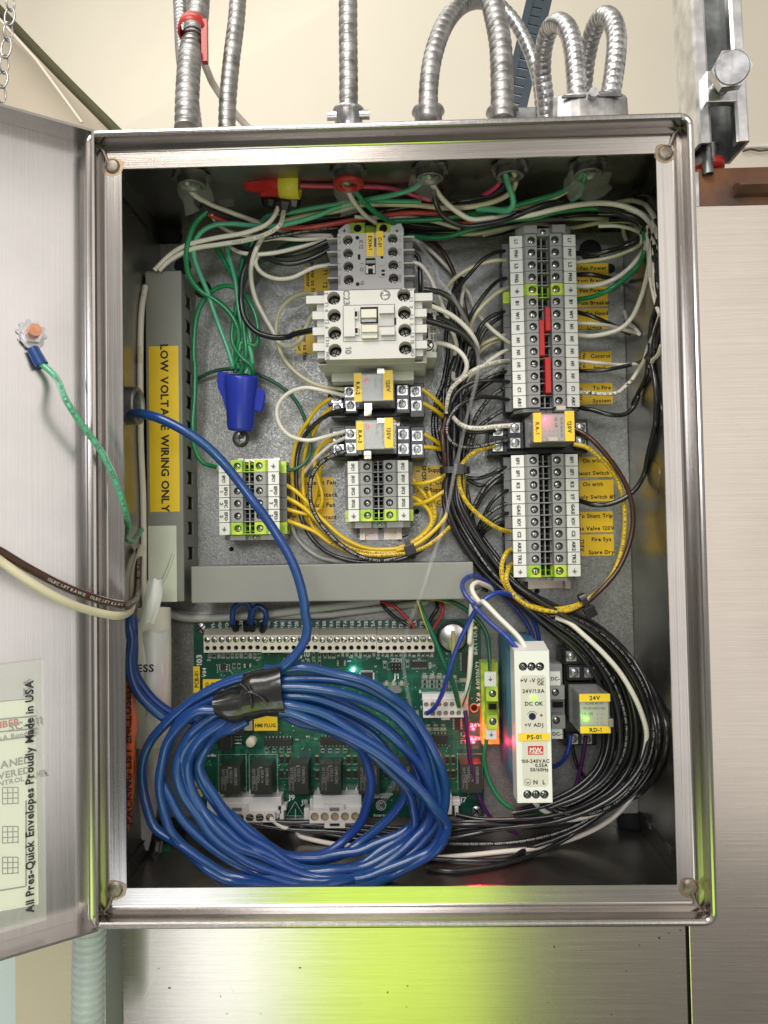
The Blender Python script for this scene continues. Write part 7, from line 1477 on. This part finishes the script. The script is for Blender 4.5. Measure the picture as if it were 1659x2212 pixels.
for s, l, f in (('G 560,500,20 520,400,26 535,270,30 590,212,32 650,200,32 705,245,30 715,340,26 672,500,20', 'left blue jumper bridging two screws of the board strip', ((560, 500, 530, 430), (672, 500, 675, 425))), ('G 735,500,20 722,400,26 740,290,30 785,245,30 830,255,30 878,310,30 878,400,26 842,510,20', 'right blue jumper bridging two screws of the board strip', ((735, 500, 725, 430), (842, 510, 858, 435)))):
    o = W_('bluec', 2.0, s, l, name='jumper_wire', group='blue jumpers on the board')
    for a in f: mb = MB(); mb.cyl(CP('G', a[0], a[1], 20), CP('G', a[2], a[3], 24.5), .0027, 'black_pl', 14, r2=.0031); mb.obj('ferrule', o)
# ---- power supply leads
W_('blue', 1.6, 'I 455,410,96 350,290,94 220,175,88 100,50,82 V 1120,1830,78 1000,1700,72 962,1600,66 1000,1525,60 1085,1500,54 1180,1540,44 1290,1625,34 1390,1710,26 I 470,130,20 540,250,18 560,340,16', 'blue printed wire looping over the level duct into the supply top', 'TEW (UL) OR AWM OR C', t0=.1, tsz=.5)
W_('blue', 1.6, 'H 945,1165,24 1010,1115,30 1080,980,36 1130,820,42 1200,600,48 1290,400,54 1390,220,58 V 1200,1740,58 1300,1680,56 1430,1685,48 1560,1770,38 I 480,60,30 560,160,24 600,290,20 602,360,16', 'blue wire from the white plug arching over to behind the supply')
W_('white', 1.7, 'I 522,412,96 450,300,90 300,150,84 170,20,78 V 1150,1780,70 1075,1680,66 1062,1610,62 1110,1568,56 1190,1590,46 1270,1630,34 1330,1665,24', 'white wire looping up from the supply top beside the blue one')
W_('white', 1.8, 'V 1130,1640,30 1070,1720,54 1058,1850,54 1052,2000,52 1040,2200,50 H 1338,500,48 1330,700,46 1320,850,42 1295,1000,36 1278,1095,26', 'white wire dropping straight down into the white plug', stripe='w_dkgreen')
W_('black', 1.4, 'V 1110,1660,24 1160,1635,26 1220,1655,24', 'thin black wire inside the white and blue loops')
W_('purple', 1.5, 'H 1285,1140,26 1300,1300,28 1318,1500,28 1350,1700,28 1420,1950,26 1500,2090,24 1620,2190,22 I 440,1810,20', 'dark purple wire from the white plug down to the bottom bundle')
W_('purple', 1.5, 'U 632,975,32 600,1180,28 545,1390,26 480,1520,26 400,1570,24', 'dark purple wire hanging from relay RD-1')
W_('blue', 1.5, 'U 512,960,32 492,1080,30 440,1180,24 370,1222,18', 'blue wire from relay RD-1 tucking behind the supply')
W_('black', 1.4, 'U 520,1040,24 560,1200,22 640,1330,22 740,1430,24', 'black wire from the lower socket of relay RD-1')
W_('black', 1.5, 'I 700,120,34 740,190,34 790,290,34 830,385,35', 'black wire dropping onto the upper socket screw of RD-1')
# ================================================================== blue cable coil and leads
coil = thing('cable_coil', 'big coil of blue network cable taped at the top, hanging over the board', 'cable coil', CP('T', 100, 1900, 60))
CW = .0034
LP = [
 'T -30,130,108 50,100,108 250,75,108 520,110,106 800,185,104 1010,295,100 1190,455,96 1330,630,92 1430,830,88 1490,1020,84 1510,1220,82 1470,1420,80 1350,1620,82 1180,1740,84 960,1850,88 700,1960,92 400,2040,96 50,2060,98 S 1000,2120,100 820,2060,100 620,1950,100 400,1800,98 240,1660,96 140,1500,94 98,1330,94 120,1130,96 190,960,98 320,790,100 500,640,104 720,500,108 960,400,110 1120,390,110',
 'T -30,200,104 50,180,104 350,160,104 650,205,102 900,295,98 1100,435,94 1260,610,90 1380,850,86 1440,1060,82 1460,1260,78 1400,1470,78 1250,1640,80 1050,1790,84 830,1920,88 560,2000,92 250,2030,94 S 1080,2060,96 880,1960,98 660,1800,98 470,1620,98 350,1430,98 285,1240,98 310,1040,100 390,860,102 500,720,104 640,610,106 800,560,108 1000,520,108',
 'T -30,250,110 60,238,110 300,232,110 600,282,108 850,372,104 1050,505,100 1220,695,96 1350,905,90 1395,1110,84 1400,1300,80 1340,1480,80 1190,1650,84 1000,1800,88 780,1930,92 520,1985,94 240,1990,96 S 1060,2010,100 900,1900,102 720,1740,102 560,1560,102 440,1380,102 400,1180,104 440,1000,104 540,860,106 700,740,108 880,640,110 1050,560,112',
 'T -30,300,106 60,312,106 300,335,106 600,425,104 900,562,100 1100,722,96 1280,932,92 1390,1140,86 1420,1320,82 1360,1500,80 1200,1640,82 980,1740,86 760,1850,90 500,1900,94 200,1890,94 S 1150,1900,96 980,1830,98 800,1690,98 630,1520,98 500,1340,98 450,1190,100 470,1040,102 560,900,104 700,800,106 900,720,108 1060,640,110',
 'T 0,380,112 100,400,112 400,475,110 700,642,106 1000,862,102 1200,1062,98 1370,1282,94 1478,1470,90 1485,1590,88 1370,1700,88 1200,1790,90 1000,1880,92 760,1950,94 500,1950,96 240,1925,96 S 1120,1920,98 920,1810,100 730,1650,100 590,1480,100 520,1300,100 500,1150,100 540,1000,104 640,880,106 780,780,108 940,700,112',
 'T 20,460,116 120,482,116 350,562,114 650,702,110 900,852,108 1150,1022,106 1300,1182,104 1430,1350,100 1522,1495,96 1508,1615,92 1400,1722,90 1240,1822,90 1040,1930,90 820,2020,92 560,2070,94 200,2080,96 S 1050,2160,98 860,2120,98 680,2030,98 490,1880,98 360,1700,100 290,1500,100 262,1300,102 270,1120,104 330,940,106 440,790,110 600,690,114 760,690,114 900,650,116',
 'T 60,500,104 200,560,104 450,620,102 720,760,100 790,840,98 838,960,94 850,1100,88 830,1280,80 765,1440,74 650,1590,72 510,1700,76 300,1760,82 60,1770,86 S 1150,1830,90 980,1740,92 830,1600,92 700,1440,92 600,1240,92 560,1100,94 590,1000,98 680,900,102 820,800,106 960,740,110',
 'T -20,420,100 200,470,100 500,600,98 800,800,96 1050,1000,92 1180,1180,88 1245,1330,84 1240,1480,80 1140,1600,80 960,1720,82 760,1830,86 500,1870,90 200,1850,92 S 1180,1850,94 1000,1740,96 850,1590,96 730,1440,96 640,1280,96 610,1120,98 650,1010,100 740,900,104 880,830,108 1000,760,110',
 'T 0,270,98 300,300,98 600,380,96 880,520,94 1080,690,90 1220,880,86 1300,1080,82 1310,1300,78 1230,1460,76 1080,1580,78 900,1640,80 750,1700,82 560,1760,84 350,1790,86 100,1760,88 S 1200,1830,90 1020,1700,92 860,1560,92 700,1400,92 590,1220,92 550,1060,94 600,940,98 720,840,102 860,770,104 1010,700,108',
 'T 0,350,96 300,400,96 620,520,94 860,680,92 1020,840,88 1120,1000,84 1160,1180,80 1070,1350,76 910,1510,74 750,1650,76 600,1740,78 400,1785,80 200,1775,82 0,1725,84 S 1100,1760,86 900,1640,88 750,1480,88 660,1320,88 590,1150,90 570,1050,92 620,960,96 740,860,100 900,790,104 1040,730,106']
for i, s in enumerate(LP):
    JR = random.Random(i + 5); mb = MB(); mb.tube(spline([inbox(q + Vector((JR.uniform(-1, 1) * .0013, JR.uniform(-1, 1) * .0015, JR.uniform(-1, 1) * .0013)), .004) for q in path(s)], .004), CW, 'cable' if i not in (6,) else 'cable_dk', 12); mb.obj('loop', coil)
mb = MB(); mb.tube(spline([PY(*uv('F', -5, 690), .058), PY(*uv('F', 50, 690), .052)] + path('F 130,690,108 260,720,116 430,800,118 600,910,118 750,1050,118 880,1210,116 1000,1370,116 1110,1520,114 1200,1660,114 1290,1830,114 1345,1990,114 1378,2150,114 G 1300,300,114 1330,480,112 1290,640,112 1210,760,112 1110,860,112 1020,925,110 T -100,80,106'), .004), CW, 'cable', 12); mb.obj('lead', coil)
mb = MB(); mb.tube(spline([CP('L', 700, 10, 96), CP('L', 695, 60, 100)] + path('S 25,80,100 5,220,100 20,400,100 80,540,100 180,650,98 290,740,96 420,800,92'), .004), CW, 'cable', 12); mb.obj('lead', coil)
mb = MB(); mb.tube(spline([CP('L', 718, 20, 90), CP('L', 720, 80, 92)] + path('S 40,160,92 40,330,92 100,460,90 200,590,88 330,690,86 450,740,84 600,780,82'), .004), CW, 'cable_dk', 12); mb.obj('lead', coil)
# tape round the coil: a wrinkled sleeve
def wrap(pts_a, pts_b, ry, lab):
    n = 22; vs = []; k = len(pts_a)
    for i in range(k):
        a, b = pts_a[i], pts_b[i]; c = (a + b) / 2; e = (a - b) / 2
        for j in range(n):
            q = 2 * math.pi * j / n; w = 1 + .05 * math.sin(i * 2.1 + j * 1.7) + .04 * math.sin(j * 3.1 + i)
            ce, se = math.cos(q), math.sin(q); ce = math.copysign(abs(ce) ** .8, ce); se = math.copysign(abs(se) ** .8, se)
            vs.append(c + e * ce * (1 + .01 * math.sin(i * 1.3 + j)) + Vector((0, -1, 0)) * (se * ry * w))
    mb = MB(); mb.add(vs, [(i * n + j, i * n + (j + 1) % n, (i + 1) * n + (j + 1) % n, (i + 1) * n + j) for i in range(k - 1) for j in range(n)], 'tape', True)
    return mb.obj('electrical_tape', label=lab, cat='tape')
A_ = [CP('G', u, v, 108) for u, v in ((345, 1180), (420, 1150), (520, 1105), (640, 1075), (645, 960), (750, 935), (900, 910), (1000, 880), (1050, 858))]
B_ = [CP('G', u, v, 108) for u, v in ((372, 1385), (440, 1460), (540, 1500), (640, 1480), (700, 1462), (780, 1455), (900, 1425), (1030, 1430), (1120, 1440))]
wrap(A_, B_, .014, 'crumpled black electrical tape wound round the blue coil')
mb = MB(); 
for pth in ('G 600,1080,123 660,1130,124 700,1180,124 720,1260,124 735,1340,122', 'G 680,1090,123 740,1180,124.5 820,1220,124.5 900,1300,123', 'G 650,1190,124 700,1170,124.5 780,1200,124'): mb.tube(spline(path(pth), .003), .0009, 'tape', 6)
mb.obj('crease', bpy.data.objects['electrical_tape'])
# ================================================================== wire nuts, ties, screws
wn = thing('wire_nut', 'large blue winged wire nut gathering the green wires', 'wire nut', CP('F', 890, 830, 20))
a = CP('F', 902, 398, 34); b = CP('F', 893, 815, 24); L_ = (b - a).length
mb = MB(); n = 28; prof = [(.0098, -.0004), (.0132, 0), (.0136, .002), (.0136, .010), (.0125, .018), (.0112, L_ - .003), (.0100, L_), (0, L_ + .0002)]
mb.lathe(a, b - a, prof, 'nut_blue', 28)
d_ = (b - a).normalized(); s_ = Vector((d_.z, 0, -d_.x)) * -1
for k_ in range(14):
    q = 2 * math.pi * k_ / 14; e1 = s_; e2 = d_.cross(s_); o_ = e1 * math.cos(q) + e2 * math.sin(q); mb.cyl(a + d_ * .020 + o_ * .0120, b - d_ * .004 + o_ * .0108, .0006, 'nut_blue', 5)
mb.obj('cap', wn)
for sg in (-1, 1):
    mb = MB(); f = [(0, .012), (0, .0185), (.006, .0190), (.012, .0180), (.020, .0140), (.026, .0120)] if sg < 0 else [(.011, .0118), (.011, .0170), (.014, .0185), (.022, .0180), (.027, .0165), (.027, .0115)]
    vs = [a + d_ * t_ + s_ * (sg * w) for t_, w in f]; n = len(vs); fr = [p + Vector((0, -.0035, 0)) for p in vs]; bk = [p + Vector((0, .0035, 0)) for p in vs]
    mb.add(fr + bk, [tuple(range(n)), tuple(range(n, 2 * n))[::-1]] + [(i, (i + 1) % n, n + (i + 1) % n, n + i) for i in range(n)], 'nut_blue'); mb.obj('wing', wn, bev=.0012)
q = CP('F', 893, 880, 1); mb = MB(); mb.lathe((q.x, YP - .0001, q.z), (0, -1, 0), [(.0072, 0), (.0072, .001), (.0055, .0016), (.0054, .0042), (.0046, .0048), (0, .0048)], 'psu_blue' if False else 'zinc', 22)
for k_ in range(2): a_ = math.radians(90 * k_ + 3); mb.box(q.x - (.0032 if k_ else .0006), q.x + (.0032 if k_ else .0006), YP - .0052, YP - .0049, q.z - (.0006 if k_ else .0032), q.z + (.0006 if k_ else .0032), 'w_dkgreen')
mb.obj('ground_screw', label='green tinted hex ground screw just under the blue wire nut', cat='screw')
rn = thing('wire_nut', 'red wire nut with a yellow collar lying level under the box top', 'wire nut', CP('O', 1000, 130, 72))
a = CP('O', 665, 105, 72); b = CP('O', 1185, 138, 72); d_ = (b - a); L_ = d_.length
mb = MB(); mb.lathe(a, d_, [(0, 0), (.0045, .0006), (.0068, .0024), (.0078, .006), (.0084, L_ * .38), (.0098, L_ * .42), (.0106, L_ * .64)], 'red_pl', 24)
mb.obj('cap', rn)
mb = MB(); mb.lathe(a + d_.normalized() * L_ * .64, d_, [(.0098, 0), (.0108, .0003), (.0112, L_ * .2), (.0108, L_ * .35), (.0094, L_ * .352), (.0090, L_ * .3)], 'yellow_pl', 26); mb.obj('collar', rn)
for sg in (-1, 1):
    mb = MB(); p = a + d_.normalized() * L_ * .5; mb.box(p.x - .009, p.x + .009, p.y - .0025, p.y + .0025, p.z + sg * .0082 - .002, p.z + sg * .0082 + .002, 'red_pl'); mb.obj('wing', rn, bev=.001)
mb = MB(); c_ = CP('O', 1020, 300, 60)
for k_, (u, v, r) in enumerate(((930, 280, .0075), (1040, 300, .0095), (1110, 290, .0080), (1000, 335, .0060))):
    p = CP('O', u, v, 58); mb.lathe((p.x - .001, p.y, p.z + r), (0.1 * k_ - .1, 0, -1), [(0, 0), (r * .8, r * .2), (r, r * .7), (r * .9, r * 1.3), (r * .6, r * 1.8), (0, r * 1.9)], 'tape', 9, smooth=False)
mb.obj('taped_splice', label='lump of black tape over a splice beneath the red wire nut', cat='tape')
def tie(c, u, v, h, ang, w, L_, lab, head=True):
    p = CP(c, u, v, h); a = math.radians(ang); dx = Vector((math.cos(a), 0, math.sin(a))); dy = Vector((-math.sin(a), 0, math.cos(a)))
    n = 20; vs = []
    for s_ in (-w / 2, w / 2):
        for off in (0, .0009):
            for i in range(n):
                q = 2 * math.pi * i / n; ce = math.copysign(abs(math.cos(q)) ** .6, math.cos(q)); se = math.copysign(abs(math.sin(q)) ** .6, math.sin(q))
                vs.append(p + dx * s_ + dy * ((L_ / 2 + off) * ce) + Vector((0, -1, 0)) * ((L_ * .28 + off) * se))
    fs = []
    for i in range(n):
        j = (i + 1) % n; fs += [(n + i, n + j, 3 * n + j, 3 * n + i), (i, 3 * n - n + i, 2 * n + j, j), (i, j, n + j, n + i), (2 * n + i, 3 * n + i, 3 * n + j, 2 * n + j)]
    t = thing('cable_tie', lab, 'cable tie', p, 'black cable ties'); mb = MB(); mb.add(vs, fs, 'black_pl'); mb.obj('band', t)
    if head:
        hc = p + Vector((0, -L_ * .30, 0)) - dy * (L_ * .12 if L_ > .016 else L_ * .5); mb = MB()
        vs = [hc + dx * (x * .0042) + dy * (y * .0042) + Vector((0, z, 0)) for z in (-.0028, .003) for x, y in ((-1, -1), (1, -1), (1, 1), (-1, 1))]
        mb.add(vs, [(0, 1, 2, 3), (7, 6, 5, 4), (0, 4, 5, 1), (1, 5, 6, 2), (2, 6, 7, 3), (3, 7, 4, 0)], 'black_pl'); mb.obj('tie_head', t, bev=.0005)
tie('D', 1195, 1745, 30, 20, .0045, .018, 'black cable tie round the yellow bundle under the middle terminals')
tie('V', 885, 415, 38, 90, .0050, .022, 'black cable tie round the black bundle in the middle of the panel')
tie('E', 1075, 1690, 46, 25, .0048, .014, 'black cable tie on the brown and yellow wires at the lower right')
tie('V', 1470, 1610, 26, 142, .005, .018, 'black cable tie on the bundle beside the lower end of the right rail')
# ================================================================== clear strips and film
def ribbon(name, s, w, lab, mat='film', cat='plastic strip', tw=0.0, wob=0.0):
    sp = spline(path(s), .004); vs = []
    for i, q in enumerate(sp):
        t_ = (sp[min(i + 1, len(sp) - 1)] - sp[max(i - 1, 0)]).normalized(); n = Vector((0, -1, 0)); sd = t_.cross(n).normalized()
        a = tw * math.sin(i * .22) + wob * math.sin(i * 1.9); sd = sd * math.cos(a) + n * math.sin(a)
        ww = w * (1 + (.2 * math.sin(i * 1.1) if wob else 0)); vs += [q - sd * ww / 2, q + sd * ww / 2, q + sd * ww / 2 + Vector((0, .0003, 0)), q - sd * ww / 2 + Vector((0, .0003, 0))]
    k = len(sp); fs = [(4 * i + j, 4 * i + (j + 1) % 4, 4 * i + 4 + (j + 1) % 4, 4 * i + 4 + j) for i in range(k - 1) for j in range(4)]
    mb = MB(); mb.add(vs, fs, mat, True); return mb.obj(name, label=lab, cat=cat)
ribbon('plastic_strip', 'P 680,620,70 780,740,72 880,870,74 R 650,20,76 800,200,76 930,420,74 1030,620,70 1100,800,64 1130,950,60 1120,1200,60 1060,1450,60 990,1700,60 940,1950,58 V 900,350,56 860,560,60 800,850,64 740,1080,66 650,1330,68 590,1540,70 520,1740,66 450,1900,56 400,2050,46 H 735,560,38 728,700,34 750,900,32 800,1140,30', .0030, 'long clear plastic strip hanging down the middle of the box', tw=.5)
ribbon('plastic_strip', 'H 700,1700,60 640,1800,56 580,1900,50 530,2000,40', .0045, 'short clear strip poking out from under the blue coil')
for s, w, l in (('O 150,110,90 150,200,88 175,300,84 215,400,80', .011, 'clear film hanging from the leftmost locknut'), ('O 230,110,92 300,200,86 370,300,76', .012, 'clear film round the wires at the leftmost locknut'), ('O 450,260,50 520,290,50 560,340,50', .010, 'curled scrap of clear film near the left corner'),
    ('P 40,60,92 60,200,86 90,330,78 105,410,74', .014, 'clear film round the wires of the red bushed locknut'), ('P 780,60,92 770,160,88 750,250,84', .020, 'clear film under the middle locknut'), ('Q 700,40,92 650,120,86 560,180,80', .012, 'clear film along the green wire at the rightmost locknut'), ('Q 860,30,92 840,130,88 780,220,84 735,300,82', .026, 'crumpled clear film bag at the rightmost locknut'), ('Q 700,130,88 650,230,82 610,300,78', .009, 'thin strand of clear film beside the crumpled bag')):
    ribbon('plastic_film', s, w, l, cat='plastic film', tw=.4, wob=.5)
mb = MB(); c_ = CP('P', 1165, 480, 40); vs = [CP('P', 1095, 484, 40), CP('P', 1150, 470, 41), CP('P', 1232, 474, 40), CP('P', 1218, 490, 40), CP('P', 1160, 490, 41)]; mb.add(vs + [v_ + Vector((0, .001, 0)) for v_ in vs], [tuple(range(5)), tuple(range(5, 10))[::-1]] + [(i, (i + 1) % 5, 5 + (i + 1) % 5, 5 + i) for i in range(5)], 'bag_orange'); mb.obj('orange_scrap', label='small orange scrap between the wires of the top bundle', cat='scrap')
# ================================================================== left bottom: bushing, roll of papers, bag
t = thing('conduit_bushing', 'grey threaded bushing in the left wall with the blue cable through it', 'bushing', PY(283, 876, .06))
q = PY(262, 880, .0585); x_ = -hw + .0014; mb = MB()
zc_ = PY(285, 876, .0585).z; pr = [(.0150, 0), (.0150, .0025)]
for i in range(4): pr += [(.0133, .003 + .0022 * i), (.0141, .0041 + .0022 * i)]
pr += [(.0136, .0125), (.0118, .0130), (.0112, .010), (.0110, .0005)]
mb.lathe((x_, .0600, zc_), (1, 0, 0), pr, 'zinc_dull', 32); mb.obj('ring', t); mb = MB(); mb.disc((x_ + .0006, .0600, zc_), .0111, 'hole', 28, ax=(1, 0, 0)); mb.obj('bore', t)
pr_t = thing('document_roll', 'roll of papers standing in the lower left corner', 'paper roll', CP('L', 790, 240, 60))
a = CP('L', 812, -30, 50); b = CP('L', 812, 700, 55)
mb = MB(); mb.tube([a, CP('L', 815, 200, 55), b], .0155, 'paper', 24); mb.obj('paper', pr_t)
bg_ = thing('plastic_bag', 'milky plastic bag with black lettering on orange, beside the left wall', 'plastic bag', CP('L', 790, 1200, 50))
def bagsheet(rows, mat, name, dpt=.010, par=None):
    mb = MB(); k = len(rows); m_ = 9; vs = []
    for i, (v, ul, ur, h) in enumerate(rows):
        for j in range(m_):
            f = j / (m_ - 1); bulge = math.sin(f * math.pi) * dpt * 1000 + 1.5 * math.sin(i * 2.3 + j * 1.9)
            vs.append(CP('L', ul + (ur - ul) * f, v + 6 * math.sin(j * 1.3 + i), h + bulge))
    n0 = len(vs); vs += [p + Vector((0, .001, 0)) for p in vs]
    fs = [(i * m_ + j, i * m_ + j + 1, (i + 1) * m_ + j + 1, (i + 1) * m_ + j) for i in range(k - 1) for j in range(m_ - 1)]
    mb.add(vs, fs + [tuple(n0 + q for q in f)[::-1] for f in fs], mat, True); return mb.obj(name, par)
bagsheet([(95, 728, 905, 62), (150, 726, 902, 62), (280, 728, 895, 62), (420, 726, 892, 62), (600, 722, 890, 60), (800, 720, 880, 58), (950, 700, 860, 56), (1100, 690, 840, 52), (1280, 672, 800, 46)], 'bag', 'bag_body', par=bg_)
bagsheet([(315, 666, 742, 88), (400, 666, 716, 89), (560, 666, 742, 89), (700, 666, 730, 89), (820, 666, 736, 88), (1000, 666, 716, 86), (1200, 666, 694, 84), (1260, 666, 676, 82)], 'bag_orange', 'orange_band', dpt=.002, par=bg_)
mb = MB(); mb.text('PACKING LIST ENCLOSED', CP('L', 692, 760, 92), .0050, 'ink', rot=-90, wx=1.15); mb.text('PRESS', CP('L', 748, 290, 82), .0055, 'ink', rot=0, wx=1.1); mb.obj('lettering', bg_)
bagsheet([(-190, 800, 872, 86), (-110, 780, 878, 88), (-30, 762, 860, 88), (50, 740, 830, 86)], 'bag', 'bag_flap', dpt=.004, par=bg_)
t = thing('hex_screw', 'dark hex screw and green bolt poking through the bottom left corner', 'screw', CP('J', 215, 545, 40))
a = CP('J', 190, 545, 42); b = CP('J', 262, 560, 34); mb = MB(); d_ = (b - a); L_ = d_.length; mb.lathe(a, d_, [(0, 0), (.0065, .0003), (.0072, .003), (.0085, .0035), (.0085, .005), (.004, .0052)], 'zinc_dark', 6, smooth=False); mb.obj('screw_head', t)
mb = MB(); pr = []
for i in range(8): pr += [(.0042, L_ * (.25 + .09 * i)), (.0052, L_ * (.29 + .09 * i))]
mb.lathe(a, d_, pr, 'w_dkgreen', 16); mb.obj('shank', t)
